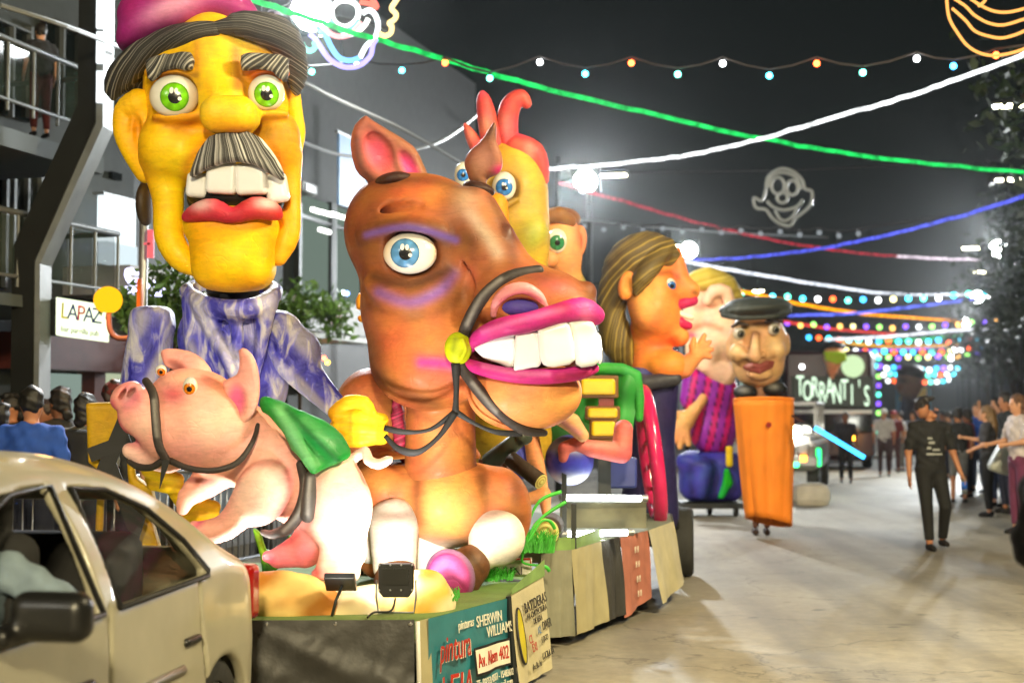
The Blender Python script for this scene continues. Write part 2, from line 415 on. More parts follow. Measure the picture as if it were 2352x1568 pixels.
def eye(parent, D, x, y, z, rx, ry, rz, gaze, ir, pr, icol, white=rgb(240, 238, 228), spark=True, name='eye', rim=None):
    """eyeball with iris, pupil and painted glints as proud caps; gaze = (gx,gy) pixel offsets of the iris centre"""
    s = Sculpt(D, cell=max(2.0, min(rx, ry)/9), col=white); s.e(x, y, z, rx, ry, rz, white)
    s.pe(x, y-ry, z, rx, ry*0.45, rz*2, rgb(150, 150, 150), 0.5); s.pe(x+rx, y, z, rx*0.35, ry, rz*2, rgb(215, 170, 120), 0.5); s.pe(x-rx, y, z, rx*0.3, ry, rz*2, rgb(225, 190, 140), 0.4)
    o = s.obj(name, parent, mat('eye enamel', rough=0.22, vc=True, var=0.02))
    f = 1+z/F; c = np.array(((x-CX)*f, (y-CY)*f, z)); r = np.array((rx, ry, rz))
    def cap(nm, cx, cy, rad, colf, lift, rad_y=None):
        V = []; cols = []; nr, na = 7, 24
        for i in range(nr+1):
            for k in range(na):
                q = rad*i/nr; a = 2*math.pi*k/na
                X = (cx+q*math.cos(a))/rx; Y = (cy+(q*math.sin(a))*((rad_y or rad)/rad))/ry
                h = max(1-X*X-Y*Y, 0.02); Z = -math.sqrt(h)
                v = c+np.array((X, Y, Z))*r*(1+lift); V.append(v); cols.append(colf(i/nr, a))
        sc = D/F; V = np.array(V)
        W = np.array([0, 0, CAMZ])+np.outer(V[:, 0]*sc, RT)-np.outer(V[:, 1]*sc, UP)+np.outer(D+V[:, 2]*sc, FWD)
        Fc = [(i*na+k, i*na+(k+1) % na, (i+1)*na+(k+1) % na, (i+1)*na+k) for i in range(nr) for k in range(na)]
        me = pymesh(nm, W, Fc, True, np.array(cols))
        return obj(nm, me, MATS['eye enamel'], o)
    ic = np.array(icol)
    def irisf(t, a):
        sh = 0.75+0.25*math.sin(a*17)+0.15*math.sin(a*29+1)
        b = ic*(0.45+0.75*sh*(1-abs(t-0.6)*0.7))
        if t > 0.88: b = b*0.45
        return np.clip(b+(0.10 if math.sin(a) > 0.2 else 0)*np.array(icol), 0, 0.9)
    gx, gy = gaze
    cap('iris', gx, gy, ir, irisf, 0.012)
    cap('pupil', gx+ir*0.05, gy+ir*0.05, pr, lambda t, a: (0.012, 0.012, 0.014), 0.024)
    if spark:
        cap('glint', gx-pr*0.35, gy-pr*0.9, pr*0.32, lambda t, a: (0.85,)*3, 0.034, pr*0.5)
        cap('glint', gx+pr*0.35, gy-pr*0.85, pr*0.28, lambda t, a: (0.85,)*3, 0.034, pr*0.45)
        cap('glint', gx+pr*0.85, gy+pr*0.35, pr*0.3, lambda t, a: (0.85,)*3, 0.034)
    return o
# ================================================================== STREET
def road_mat():
    m = bpy.data.materials.new('worn concrete'); m.use_nodes = True; nt = m.node_tree; bs = nt.nodes['Principled BSDF']
    tc = nt.nodes.new('ShaderNodeTexCoord')
    def noise(sc, det, rough=0.6):
        n = nt.nodes.new('ShaderNodeTexNoise'); n.inputs['Scale'].default_value = sc; n.inputs['Detail'].default_value = det; n.inputs['Roughness'].default_value = rough
        nt.links.new(tc.outputs['Object'], n.inputs['Vector']); return n
    a = noise(0.35, 6); b = noise(9, 8, 0.7); c = noise(140, 3)
    r1 = nt.nodes.new('ShaderNodeValToRGB'); e = r1.color_ramp.elements
    e[0].position = 0.35; e[0].color = (0.26, 0.225, 0.16, 1); e[1].position = 0.65; e[1].color = (0.44, 0.39, 0.285, 1)
    nt.links.new(a.outputs['Fac'], r1.inputs[0])
    r2 = nt.nodes.new('ShaderNodeValToRGB'); r2.color_ramp.elements[0].position = 0.3; r2.color_ramp.elements[0].color = (0.62, 0.62, 0.62, 1); r2.color_ramp.elements[1].position = 0.7
    nt.links.new(b.outputs['Fac'], r2.inputs[0])
    mx = nt.nodes.new('ShaderNodeMixRGB'); mx.blend_type = 'MULTIPLY'; mx.inputs[0].default_value = 1
    nt.links.new(r1.outputs[0], mx.inputs[1]); nt.links.new(r2.outputs[0], mx.inputs[2])
    # speckle, hairline cracks, tyre-dark streaks running with the street
    def mulramp(sock, p0, c0, p1, src):
        r = nt.nodes.new('ShaderNodeValToRGB'); r.color_ramp.elements[0].position = p0; r.color_ramp.elements[0].color = (c0, c0, c0, 1); r.color_ramp.elements[1].position = p1; nt.links.new(sock, r.inputs[0])
        m2 = nt.nodes.new('ShaderNodeMixRGB'); m2.blend_type = 'MULTIPLY'; m2.inputs[0].default_value = 1; nt.links.new(src, m2.inputs[1]); nt.links.new(r.outputs[0], m2.inputs[2]); return m2.outputs[0]
    sp = mulramp(noise(220, 2).outputs['Fac'], 0.36, 0.7, 0.5, mx.outputs[0])
    vo = nt.nodes.new('ShaderNodeTexVoronoi'); vo.feature = 'DISTANCE_TO_EDGE'; vo.inputs['Scale'].default_value = 0.42
    wn_ = noise(1.3, 6); ad = nt.nodes.new('ShaderNodeVectorMath'); ad.operation = 'ADD'; nt.links.new(tc.outputs['Object'], ad.inputs[0]); nt.links.new(wn_.outputs['Color'], ad.inputs[1]); nt.links.new(ad.outputs[0], vo.inputs[0])
    ck = mulramp(vo.outputs['Distance'], 0.0, 0.55, 0.006, sp)
    mp = nt.nodes.new('ShaderNodeMapping'); mp.inputs['Rotation'].default_value = (0, 0, PHI); mp.inputs['Scale'].default_value = (1.6, 0.09, 1); nt.links.new(tc.outputs['Object'], mp.inputs[0])
    ns_ = nt.nodes.new('ShaderNodeTexNoise'); ns_.inputs['Scale'].default_value = 1.0; ns_.inputs['Detail'].default_value = 5; nt.links.new(mp.outputs[0], ns_.inputs[0])
    stn = mulramp(ns_.outputs['Fac'], 0.34, 0.66, 0.52, ck)
    oil = mulramp(noise(2.3, 2).outputs['Fac'], 0.27, 0.5, 0.33, stn)
    nt.links.new(oil, bs.inputs['Base Color'])
    mr = nt.nodes.new('ShaderNodeMapRange'); mr.inputs[3].default_value = 0.5; mr.inputs[4].default_value = 0.8
    nt.links.new(b.outputs['Fac'], mr.inputs[0]); nt.links.new(mr.outputs[0], bs.inputs['Roughness'])
    bp = nt.nodes.new('ShaderNodeBump'); bp.inputs['Strength'].default_value = 0.25; bp.inputs['Distance'].default_value = 0.01
    nt.links.new(c.outputs['Fac'], bp.inputs['Height']); nt.links.new(bp.outputs['Normal'], bs.inputs['Normal'])
    return m
ROAD = road_mat()
PAVE = mat('pavement tiles', rgb(120, 116, 108), 0.7, var=0.3, vscale=3, bump=0.2)
def slab(name, l0, l1, a0, a1, z0, z1, m, kind='structure'):
    b = MB(); b.prism([S(l0, a0, z0), S(l1, a0, z0), S(l1, a1, z0), S(l0, a1, z0)], (0, 0, z1-z0))
    return tag(b.build(name, m), kind=kind)
slab('ground', -150, 150, -30, 400, -0.6, -0.15, PAVE)
slab('road', -7.2, 2.6, -25, 380, -0.3, 0.0, ROAD)
slab('pavement_left', -10.6, -7.2, -25, 380, -0.3, 0.13, PAVE)
slab('pavement_right', 2.6, 8.0, -25, 380, -0.3, 0.13, PAVE)

# ================================================================== STREET LAMPS (both rows of the street, plus one added head)
LAMPW = emat('lamp glow white', (0.92, 1.0, 0.98), 40.0)
LAMPY = emat('street lamp glow', (1.0, 0.93, 0.62), 18.0)
def flood_mast(lat, al, label, power, h=6.0, warm=(0.93, 0.98, 1.0), pole=True, aim=-1, size=0.44, cone=104, soft=0.25, reach=15, added_head=0):
    base = S(lat, al); t = thing('floodlight_mast', label, 'street light', base, 'floodlight masts along the street')
    side = -1 if lat > 0 else 1
    pl = S(lat-side*0.55, al)
    MB().tube([pl, pl+Vector((0, 0, h+0.5))], [0.07, 0.05], 10).build('pole', DARKSTEEL, t, True)
    top = S(lat, al, h)
    MB().tube([pl+Vector((0, 0, h)), top+Vector((0, 0, 0.16))], 0.03, 6).build('arm', DARKSTEEL, t, True)
    # flood head: housing and glowing lens facing down the street
    dv = S(0, aim); up = (Vector((0, 0, 1))*0.9+dv*0.35).normalized(); rt = dv.cross(Vector((0, 0, 1))).normalized(); nn = rt.cross(up).normalized()
    if nn.dot(dv) < 0: nn = -nn
    MB().box(top-nn*0.1, (size+0.1, 0.14, size+0.06), (rt, nn, up)).build('housing', DARKSTEEL, t)
    MB().tube([top-nn*0.02, top+nn*0.02], size*0.5, 20).build('lens', LAMPW, t)
    if power:
        ld = bpy.data.lights.new('flood lamp', 'SPOT'); ld.energy = power; ld.color = warm; ld.shadow_soft_size = soft; ld.spot_size = math.radians(cone); ld.spot_blend = 0.7 if cone < 140 else 1.0
        lo = bpy.data.objects.new('flood_lamp', ld); COL.objects.link(lo); lo.parent = t
        lo.location = (top+nn*0.06)-base
        lo.rotation_euler = (S(-2.2, al+reach*aim, 0.4)-top).to_track_quat('-Z', 'Y').to_euler()
    if added_head:                                  # added head facing the other way, to brighten the far figures
        n3 = (S(0, -aim)-Vector((0, 0, 0.35))).normalized(); u3 = rt.cross(n3).normalized(); t3_ = top-dv*0.32
        MB().box(t3_-n3*0.1, (size+0.1, 0.14, size+0.06), (rt, n3, u3)).build('housing', DARKSTEEL, t); MB().tube([t3_-n3*0.02, t3_+n3*0.02], size*0.5, 20).build('lens', LAMPW, t)
        l2 = bpy.data.lights.new('flood lamp', 'SPOT'); l2.energy = added_head; l2.color = (1.0, 0.95, 0.85); l2.shadow_soft_size = 0.4; l2.spot_size = math.radians(95); l2.spot_blend = 0.8
        lo2 = bpy.data.objects.new('flood_lamp', l2); COL.objects.link(lo2); lo2.parent = t; lo2.location = t3_+n3*0.08-base
        lo2.rotation_euler = (S(-2.6, al-reach*aim*0.7, 1.5)-top).to_track_quat('-Z', 'Y').to_euler()
    return t
flood_mast(-6.5, 14.3, 'bright white floodlight mast behind the yellow head', 2200, added_head=1500)
flood_mast(-6.3, 26.6, 'glaring white floodlight mast behind the rooster figure', 3000)
flood_mast(-6.3, 39, 'white floodlight mast hidden behind the long-haired woman figure', 900)
for i, (al, pw) in enumerate(((41, 4500), (58.5, 3600), (75.5, 3000), (92, 2500), (109, 2000), (126, 2000))):
    flood_mast(1.9, al, ['large glaring floodlight above the crowd at the frame edge', 'second floodlight down the right row of masts', 'third floodlight down the right row of masts', 'fourth floodlight down the right row, over the bulb strings', 'fifth floodlight down the right row, over the bulb strings', 'last small floodlight at the far end of the right row'][i], pw)
flood_mast(2.3, 24, 'floodlight mast just outside the picture beyond the walking man', 1300)
flood_mast(2.6, 7.5, 'floodlight mast beside the camera on the crowd side', 2000, aim=1, warm=(1.0, 0.84, 0.5), cone=172, soft=0.6, reach=5)
flood_mast(2.6, -7.5, 'floodlight mast behind the camera on the crowd side', 5200, h=6.2, aim=1, warm=(1.0, 0.84, 0.5), cone=120, soft=0.5)
flood_mast(-6.4, -6.5, 'floodlight mast behind the camera on the building side', 650, h=6.2, aim=1, warm=(1.0, 0.93, 0.78), cone=80, soft=0.5)
def street_lamp(px, py, d, lat, label):
    top = P(px, py, d); al = top.x*SP+top.y*CP; l0 = top.x*CP-top.y*SP
    base = S(lat, al); t = thing('street_lamp', label, 'street light', base, 'overhead street lamps')
    MB().tube([base, base+Vector((0, 0, top.z-0.1)), top+Vector((0, 0, 0.1))], [0.09, 0.07, 0.04], 8).build('pole', DARKSTEEL, t, True)
    MB().sbox(top+Vector((0, 0, 0.06)), (0.75, 0.24, 0.09)).build('housing', DARKSTEEL, t, bevel=0.02)
    MB().sbox(top, (0.62, 0.18, 0.05)).build('diffuser', LAMPY, t)
street_lamp(2320, 243, 29, 4.2, 'topmost yellow street lamp at the dark tree')
street_lamp(2315, 413, 39, 4.2, 'yellow street lamp below the end of the green light rope')
street_lamp(1410, 403, 36, -8.2, 'yellow street lamp just beside the glaring left floodlight')
street_lamp(1568, 565, 52, -8.4, 'yellow street lamp above the long-haired woman figure')
street_lamp(2230, 570, 57, 5.0, 'yellow street lamp beside the large right floodlight')
street_lamp(2250, 625, 68, 5.0, 'small yellow street lamp under the red light rope end')
street_lamp(1742, 668, 85, -9, 'tiny yellow street lamp above the flat-capped figure')

# ================================================================== FLOAT ONE: RIDER
YEL = rgb(255, 204, 10); YEL2 = rgb(248, 166, 16); ORG = rgb(214, 110, 20)
rider = thing('rider_figure', 'yellow-faced carnival figure with moustache, magenta beret and blue shirt', 'carnival figure', P(540, 1330, 8.7))
D1 = 8.6
h = Sculpt(D1, 5.0, YEL, cb=9)
h.e(503, 225, 70, 174, 195, 180, YEL, k=30).e(490, 140, 0, 155, 80, 110, YEL, k=40)
h.e(392, 335, -40, 72, 78, 75, YEL, k=40).e(638, 325, -35, 52, 72, 70, YEL2, k=40)
h.e(535, 370, -10, 135, 70, 125, YEL, k=30)
h.c([(372, 370, -10, 50), (386, 455, -30, 36), (388, 540, -50, 33), (414, 590, -60, 30), (443, 616, -62, 18)], YEL, k=24, sm=3)
h.c([(652, 370, -10, 40), (662, 460, -25, 29), (660, 540, -42, 28), (640, 592, -52, 19)], YEL2, k=24, sm=3)
h.c([(484, 92, -62, 60), (492, 160, -78, 54), (512, 235, -100, 55)], YEL, k=34, sm=3)
h.b(529, 266, -165, 61, 40, 62, 37, YEL, k=6)
h.e(410, 268, -105, 60, 16, 30, YEL2, k=16).e(618, 262, -95, 45, 14, 30, YEL2, k=16)
h.e(399, 168, -80, 66, 22, 45, YEL2, k=18).e(612, 168, -70, 52, 22, 45, ORG, k=18)
h.e(540, 455, -70, 118, 52, 120, sub=True, k=10)
h.c([(478, 300, -150, 7), (450, 350, -130, 8), (430, 410, -100, 8)], sub=True, k=14).c([(585, 300, -140, 7), (625, 350, -110, 8), (648, 400, -80, 8)], sub=True, k=14).e(400, 222, -112, 58, 50, 36, sub=True, k=8).e(612, 214, -104, 44, 44, 36, sub=True, k=8)
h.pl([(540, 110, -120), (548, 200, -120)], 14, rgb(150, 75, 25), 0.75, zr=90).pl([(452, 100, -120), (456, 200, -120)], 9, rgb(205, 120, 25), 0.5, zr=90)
h.pe(620, 310, -80, 50, 32, 90, rgb(150, 130, 25), 0.75).pe(410, 370, -100, 60, 45, 90, rgb(255, 214, 20), 0.7)  # olive patch: the nose's cast shadow painted into the right cheek
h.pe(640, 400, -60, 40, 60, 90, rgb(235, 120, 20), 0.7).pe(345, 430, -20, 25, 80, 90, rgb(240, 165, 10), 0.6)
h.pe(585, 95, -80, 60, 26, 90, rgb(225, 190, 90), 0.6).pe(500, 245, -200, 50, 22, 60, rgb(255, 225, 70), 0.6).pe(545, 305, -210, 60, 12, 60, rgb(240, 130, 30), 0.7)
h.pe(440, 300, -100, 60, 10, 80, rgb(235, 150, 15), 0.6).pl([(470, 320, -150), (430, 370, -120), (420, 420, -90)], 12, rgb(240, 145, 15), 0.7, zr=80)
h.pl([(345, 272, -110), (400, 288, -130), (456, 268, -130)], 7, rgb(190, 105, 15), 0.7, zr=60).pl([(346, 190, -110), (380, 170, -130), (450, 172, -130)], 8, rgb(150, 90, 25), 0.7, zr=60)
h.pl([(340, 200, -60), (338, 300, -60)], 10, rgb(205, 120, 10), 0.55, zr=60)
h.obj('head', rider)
j = Sculpt(D1, 5.0, YEL, cb=9)
j.e(530, 522, -62, 108, 52, 85, YEL, k=30).e(536, 600, -62, 84, 62, 78, YEL, k=40).b(538, 575, -60, 88, 88, 72, 45, YEL, k=30)
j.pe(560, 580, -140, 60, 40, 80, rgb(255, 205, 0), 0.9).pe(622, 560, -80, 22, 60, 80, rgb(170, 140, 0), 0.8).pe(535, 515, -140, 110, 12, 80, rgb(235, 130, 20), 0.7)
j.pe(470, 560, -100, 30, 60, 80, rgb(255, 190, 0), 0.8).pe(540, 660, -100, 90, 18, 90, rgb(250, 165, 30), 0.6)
j.obj('jaw', rider)
q = Sculpt(D1, 4.0, rgb(205, 45, 62), cb=8)
q.c([(430, 498, -120, 13), (455, 488, -138, 22), (490, 482, -150, 25), (535, 495, -155, 18), (585, 478, -150, 25), (622, 484, -138, 22), (638, 494, -118, 12)], k=14, sm=3)
q.pe(462, 470, -160, 24, 14, 60, rgb(245, 205, 205), 0.85).pe(612, 466, -160, 24, 13, 60, rgb(245, 205, 205), 0.85).pe(540, 512, -150, 100, 10, 60, rgb(150, 25, 40), 0.6)
q.obj('lower_lip', rider)
q = Sculpt(D1, 6.0, (0.006, 0.006, 0.007)); q.e(538, 452, -62, 106, 36, 72, k=4).e(540, 455, 20, 112, 60, 60, k=4).e(535, 520, 10, 100, 50, 80).obj('mouth_lining', rider, MATTE)
for x, y, z, hx, hy, rt_ in ((455, 426, -112, 25, 28, -6), (511, 409, -138, 35, 36, -3), (578, 411, -138, 35, 36, 3), (636, 432, -112, 25, 33, 10)):
    q = Sculpt(D1, 3.0, rgb(244, 246, 250)); q.b(x, y, z, hx, hy, 18, 12, rot=-rt_); q.pe(x, y-hy, z, hx, 14, 60, rgb(190, 180, 165), 0.6).pe(x+hx, y, z, 8, hy, 60, rgb(185, 178, 168), 0.5).obj('tooth', rider, mat('tooth enamel', rough=0.3, vc=True, var=0.04))
DK, LT = rgb(46, 45, 44), rgb(232, 230, 226)
q = Sculpt(D1, 3.0, DK); q.poly([(480, 312), (530, 304), (582, 306), (612, 332), (640, 375), (650, 405), (640, 412), (600, 386), (545, 372), (500, 378), (442, 402), (433, 398), (452, 352)], -172, 20, 12, bend=(0.0022, 0), sm=2)
q.post, q.colfn = strands(lambda V: np.arctan2(V[:, 0]-(540-CX), V[:, 1]-(215-CY))*115, 2.6, 0.36, DK, LT, 1, 0.52); q.pl([(545, 305, -170), (545, 372, -170)], 10, DK, 0.8, zr=60).obj('moustache', rider, MATTE)
for pts, z, sl, sd in (([(336, 138), (362, 128), (400, 124), (440, 122), (443, 160), (405, 158), (372, 166), (347, 186), (336, 165)], -128, -0.10, 2), ([(557, 132), (575, 124), (620, 124), (662, 134), (655, 184), (640, 180), (622, 162), (590, 160), (558, 164)], -118, 0.25, 3)):
    q = Sculpt(D1, 3.0, DK); q.poly(pts, z, 16, 10, slope=(sl, 0), sm=2); q.post, q.colfn = strands(lambda V: V[:, 0]*0.75+V[:, 1]*(0.5 if sd == 2 else 0.65)+8*np.sin(V[:, 0]/20), 2.0, 0.30, DK, rgb(214, 210, 200), sd, 0.46); q.obj('eyebrow', rider, MATTE)
hl = lambda V: np.hypot(V[:, 0]-(560-CX), (V[:, 1]-(330-CY))*1.15)
for pts, sd in (([(492, 68, -118, 16), (430, 78, -105, 27), (355, 108, -65, 30), (298, 152, -25, 34), (268, 192, 5, 29), (262, 218, 10, 14)], 4), ([(500, 64, -118, 14), (565, 56, -105, 30), (635, 76, -65, 40), (668, 122, -15, 36), (680, 175, 15, 26), (682, 210, 25, 10)], 5)):
    q = Sculpt(D1, 4.5, DK); q.c(pts, k=10, sm=3)
    if sd == 4: q.e(300, 175, 40, 52, 45, 60)
    if sd == 4: Sculpt(D1, 4.5, rgb(60, 45, 30)).e(334, 468, 70, 20, 52, 50).obj('sideburn', rider, MATTE)
    q.post, q.colfn = strands(hl, 2.8, 0.42, DK, rgb(176, 170, 160), sd, 0.36); q.obj('hair', rider, MATTE)
MAG = rgb(176, 40, 130)
q = Sculpt(D1, 6, MAG, cb=9); q.e(420, 48, 40, 160, 62, 150, k=30, rot=-22).e(400, 10, 40, 130, 60, 130, k=40, rot=-15).e(520, 22, 10, 75, 42, 90, k=30, rot=15)
q.pe(400, 20, -80, 70, 22, 90, rgb(238, 170, 205), 0.85, rot=-22).pe(300, 90, 0, 40, 40, 90, rgb(190, 45, 150), 0.7).pe(510, 45, -70, 50, 30, 90, rgb(130, 45, 110), 0.8).pl([(290, 118, 0), (380, 62, -90), (480, 58, -90), (560, 42, -70)], 12, rgb(90, 20, 75), 0.6, zr=90)
q.obj('beret', rider)
for pts, sd in (([(318, 240, 0, 36), (288, 256, 5, 26), (286, 305, 5, 25), (308, 352, 0, 26), (336, 394, -12, 27)], 0), ([(668, 222, 50, 24), (680, 262, 50, 16), (682, 305, 50, 20), (680, 350, 50, 14), (676, 385, 45, 14)], 1)):
    q = Sculpt(D1, 4, YEL, cb=8); q.c(pts, k=16, sm=3)
    if not sd: q.e(330, 300, 0, 34, 62, 34, YEL2).e(312, 300, -32, 11, 34, 22, sub=True, k=12); q.pe(316, 302, -20, 12, 36, 60, rgb(205, 120, 10), 0.8).pe(300, 240, 10, 26, 20, 40, rgb(255, 205, 60), 0.6)
    q.obj('ear', rider)
eye(rider, D1, 400, 222, -108, 55, 48, 34, (7, 5), 31, 14, rgb(120, 205, 20), name='eye')
eye(rider, D1, 612, 214, -100, 41, 41, 32, (4, 7), 27, 13, rgb(120, 205, 20), name='eye')
# shirt
def shirt_mat():
    m = bpy.data.materials.new('painted paper shirt'); m.use_nodes = True; nt = m.node_tree; N = nt.nodes; L = nt.links; bs = N['Principled BSDF']; MATS['painted paper shirt'] = m; bs.inputs['Roughness'].default_value = 0.5
    tc = N.new('ShaderNodeTexCoord'); at = N.new('ShaderNodeAttribute'); at.attribute_name = 'Col'
    mp = N.new('ShaderNodeMapping'); mp.inputs['Scale'].default_value = (3.0, 1.5, 0.9); mp.inputs['Rotation'].default_value = (0, 0.35, 0); L.new(tc.outputs['Object'], mp.inputs[0])
    n = N.new('ShaderNodeTexNoise'); n.inputs['Scale'].default_value = 3.2; n.inputs['Detail'].default_value = 7; n.inputs['Distortion'].default_value = 1.6; L.new(mp.outputs[0], n.inputs[0])
    r = N.new('ShaderNodeValToRGB'); e = r.color_ramp.elements; e[0].position = 0.40; e[0].color = (*rgb(40, 36, 150), 1); e[1].position = 0.64; e[1].color = (*rgb(236, 234, 230), 1); x = e.new(0.50); x.color = (*rgb(84, 84, 214), 1); L.new(n.outputs['Fac'], r.inputs[0])
    mx = N.new('ShaderNodeMixRGB'); mx.inputs[0].default_value = 0.55; L.new(at.outputs['Color'], mx.inputs[1]); L.new(r.outputs[0], mx.inputs[2]); L.new(mx.outputs[0], bs.inputs['Base Color'])
    n2 = N.new('ShaderNodeTexNoise'); n2.inputs['Scale'].default_value = 9; n2.inputs['Detail'].default_value = 6; n2.inputs['Distortion'].default_value = 2.0; L.new(tc.outputs['Object'], n2.inputs[0])
    b = N.new('ShaderNodeBump'); b.inputs['Strength'].default_value = 0.7; b.inputs['Distance'].default_value = 0.03; L.new(n2.outputs['Fac'], b.inputs['Height']); L.new(b.outputs[0], bs.inputs['Normal'])
    return m
BLU, WHT = rgb(52, 50, 190), rgb(232, 230, 226)
def shirtcol(fx, seed):
    rs = np.random.RandomState(seed); a = rs.rand(4)*6
    def f(V, c):
        s_ = fx(V); t_ = V[:, 1]
        n = np.sin(s_/13+1.4*np.sin(t_/45+a[0])+a[1])*0.7+0.5*np.sin(s_/27-t_/60+a[2])+0.4*np.sin(t_/33+s_/19+a[3])
        t = 1/(1+np.exp(-4.0*(n-0.28)))
        return np.array(BLU)*(1-t)[:, None]*(0.75+0.25*np.cos(n*2))[:, None]+np.array(WHT)*t[:, None]
    return f
D2 = 8.72
q = Sculpt(D2, 5.5, BLU); q.e(535, 775, 30, 128, 110, 92, k=30).e(545, 880, 30, 118, 120, 88, k=40)
q.c([(430, 668, 10, 18), (470, 700, -70, 22), (535, 712, -92, 24), (600, 700, -65, 22), (632, 668, 10, 18), (590, 655, 85, 16), (480, 650, 85, 16), (430, 668, 10, 18)], k=22, sm=3)
q.c([(468, 712, -55, 22), (515, 810, -72, 15), (565, 930, -72, 10)], k=18).c([(612, 705, -45, 22), (598, 800, -72, 15), (575, 900, -75, 10)], k=18).c([(440, 700, -20, 22), (440, 790, -50, 16), (462, 880, -55, 12)], k=18).c([(540, 712, -80, 16), (545, 790, -74, 12), (560, 880, -74, 10)], k=14)
q.e(530, 655, 0, 85, 35, 62, sub=True, k=8)
q.colfn = shirtcol(lambda V: V[:, 0]-(V[:, 1]-(700-CY))*0.35, 3); q.obj('shirt', rider, shirt_mat())
SH = MATS['painted paper shirt']
q = Sculpt(D2, 5, BLU); q.c([(348, 758, 0, 50), (338, 830, -10, 53), (318, 915, -15, 46)], k=10, sm=2).b(350, 735, 0, 45, 30, 45, 20, k=20); q.colfn = shirtcol(lambda V: V[:, 0]+V[:, 1]*0.15, 8); q.obj('sleeve', rider, SH)
q = Sculpt(D2, 5, BLU); q.c([(640, 770, 10, 58), (684, 832, 0, 50), (712, 872, -25, 38), (768, 930, -60, 27)], k=14, sm=3).e(690, 800, 0, 45, 40, 40, k=25); q.colfn = shirtcol(lambda V: V[:, 0]*0.8-V[:, 1]*0.6, 12); q.obj('sleeve', rider, SH)
q = Sculpt(D2, 6, (0.02, 0.02, 0.02)); q.e(535, 668, 0, 62, 26, 45).obj('neck', rider, MATTE)
GL = rgb(244, 196, 20); GL2 = rgb(205, 140, 10)
q = Sculpt(8.5, 4, GL, cb=6); q.e(805, 985, -60, 48, 42, 30, k=14)
for y0, y1, z in ((958, 962, -88), (984, 986, -92), (1010, 1004, -84)): q.c([(776, y0, z, 16), (828, y0-1, z-6, 19), (858, y1, z-4, 17), (878, y1+2, z+6, 15)], k=5)
q.c([(770, 948, -78, 17), (798, 924, -90, 16), (836, 924, -96, 15), (850, 944, -92, 13)], k=6, sm=2)
for x in (805, 852): q.pl([(x, 948, -110), (x, 1015, -110)], 5, GL2, 0.6, zr=60)
q.pe(820, 1028, -80, 60, 10, 60, rgb(190, 120, 5), 0.7); q.obj('glove', rider)
q = Sculpt(8.2, 4, GL, cb=6); q.e(372, 1098, 0, 40, 26, 30, k=12).c([(340, 1080, -20, 16), (380, 1092, -28, 18), (408, 1100, -22, 15)], k=5).c([(350, 1112, -16, 14), (385, 1118, -22, 15), (412, 1118, -18, 13)], k=5)
q.c([(425, 1160, -5, 14), (455, 1156, -14, 17), (492, 1164, -8, 15)], k=5).c([(428, 1186, -5, 14), (458, 1184, -14, 17), (494, 1188, -8, 14)], k=5).c([(400, 1120, 10, 20), (430, 1160, 20, 22)], k=10); q.obj('glove', rider)

# strapped yellow piece at the figure's far side
st = thing('strapped_yellow_frame', 'yellow padded prop bound with black straps behind the car roof', 'prop', P(270, 1340, 8.9))
q = Sculpt(8.8, 4, rgb(205, 160, 20), cb=7); q.poly([(203, 925), (290, 922), (285, 985), (262, 1010), (250, 1060), (240, 1085), (208, 1060)], 0, 30, 12, sm=1).poly([(300, 1085), (350, 1120), (362, 1180), (330, 1215), (312, 1170)], 30, 20, 8).poly([(325, 1200), (352, 1200), (372, 1270), (300, 1262), (312, 1225)], 30, 20, 8).c([(235, 1060, 20, 9), (222, 1340, 20, 9)]).c([(300, 1060, 25, 9), (330, 1340, 25, 9)]); q.obj('padded_frame', st)
b = MB()
for a, c_, w_ in (((205, 1045), (300, 1010), 0.055), ((288, 965), (215, 1140), 0.06), ((330, 1150), (300, 1250), 0.05), ((250, 1060), (310, 1215), 0.05)):
    A = P(a[0], a[1], 8.66); B_ = P(c_[0], c_[1], 8.66); dv = (B_-A).normalized(); b.box((A+B_)/2, ((B_-A).length, 0.012, w_*1.6), (dv, Vector((0, 1, 0)), dv.cross(Vector((0, 1, 0)))))
b.build('strap', mat('black webbing', rgb(34, 34, 36), 0.7), st)

# ================================================================== FLOAT ONE: PIG
pig = thing('pig_figure', 'pink carnival pig figure with black halter and green saddle cloth', 'carnival figure', P(720, 1330, 7.9))
DP = 7.85
PK = rgb(244, 170, 154); PKL = rgb(250, 206, 190); PKD = rgb(226, 120, 118); MG = rgb(222, 56, 120)
p = Sculpt(DP, 4.5, PK, cb=10)
p.e(475, 975, -10, 108, 108, 105, PK, k=30).e(430, 900, 0, 80, 55, 75, PK, k=40)
p.c([(292, 916, -30, 34), (330, 950, -28, 58), (390, 985, -25, 78)], PK, k=25).e(290, 907, -38, 40, 26, 30, PK, k=8, rot=-38)
p.c([(300, 1034, -25, 19), (335, 1050, -22, 26), (385, 1052, -15, 34)], PKL, k=22)
p.e(296, 1012, -50, 26, 11, 30, sub=True, k=10, rot=20)
p.e(281, 905, -62, 5, 15, 22, sub=True, k=5, rot=32).e(301, 900, -64, 5, 15, 22, sub=True, k=5, rot=36)
p.c([(560, 1010, 20, 80), (640, 1090, 30, 92), (740, 1140, 20, 88), (772, 1165, 5, 82)], PK, k=40, sm=2)   # neck, trunk, rump
p.e(772, 1150, 0, 62, 118, 90, PKL, k=35)
p.e(602, 1132, -62, 62, 78, 50, PKL, k=10, rot=28).c([(560, 1165, -62, 36), (520, 1208, -66, 30), (470, 1222, -70, 27), (446, 1212, -72, 16)], PK, k=16, sm=3)
p.c([(520, 1075, 20, 40), (470, 1110, 15, 36), (432, 1140, 5, 24), (420, 1168, 0, 15)], PK, k=20, sm=2)
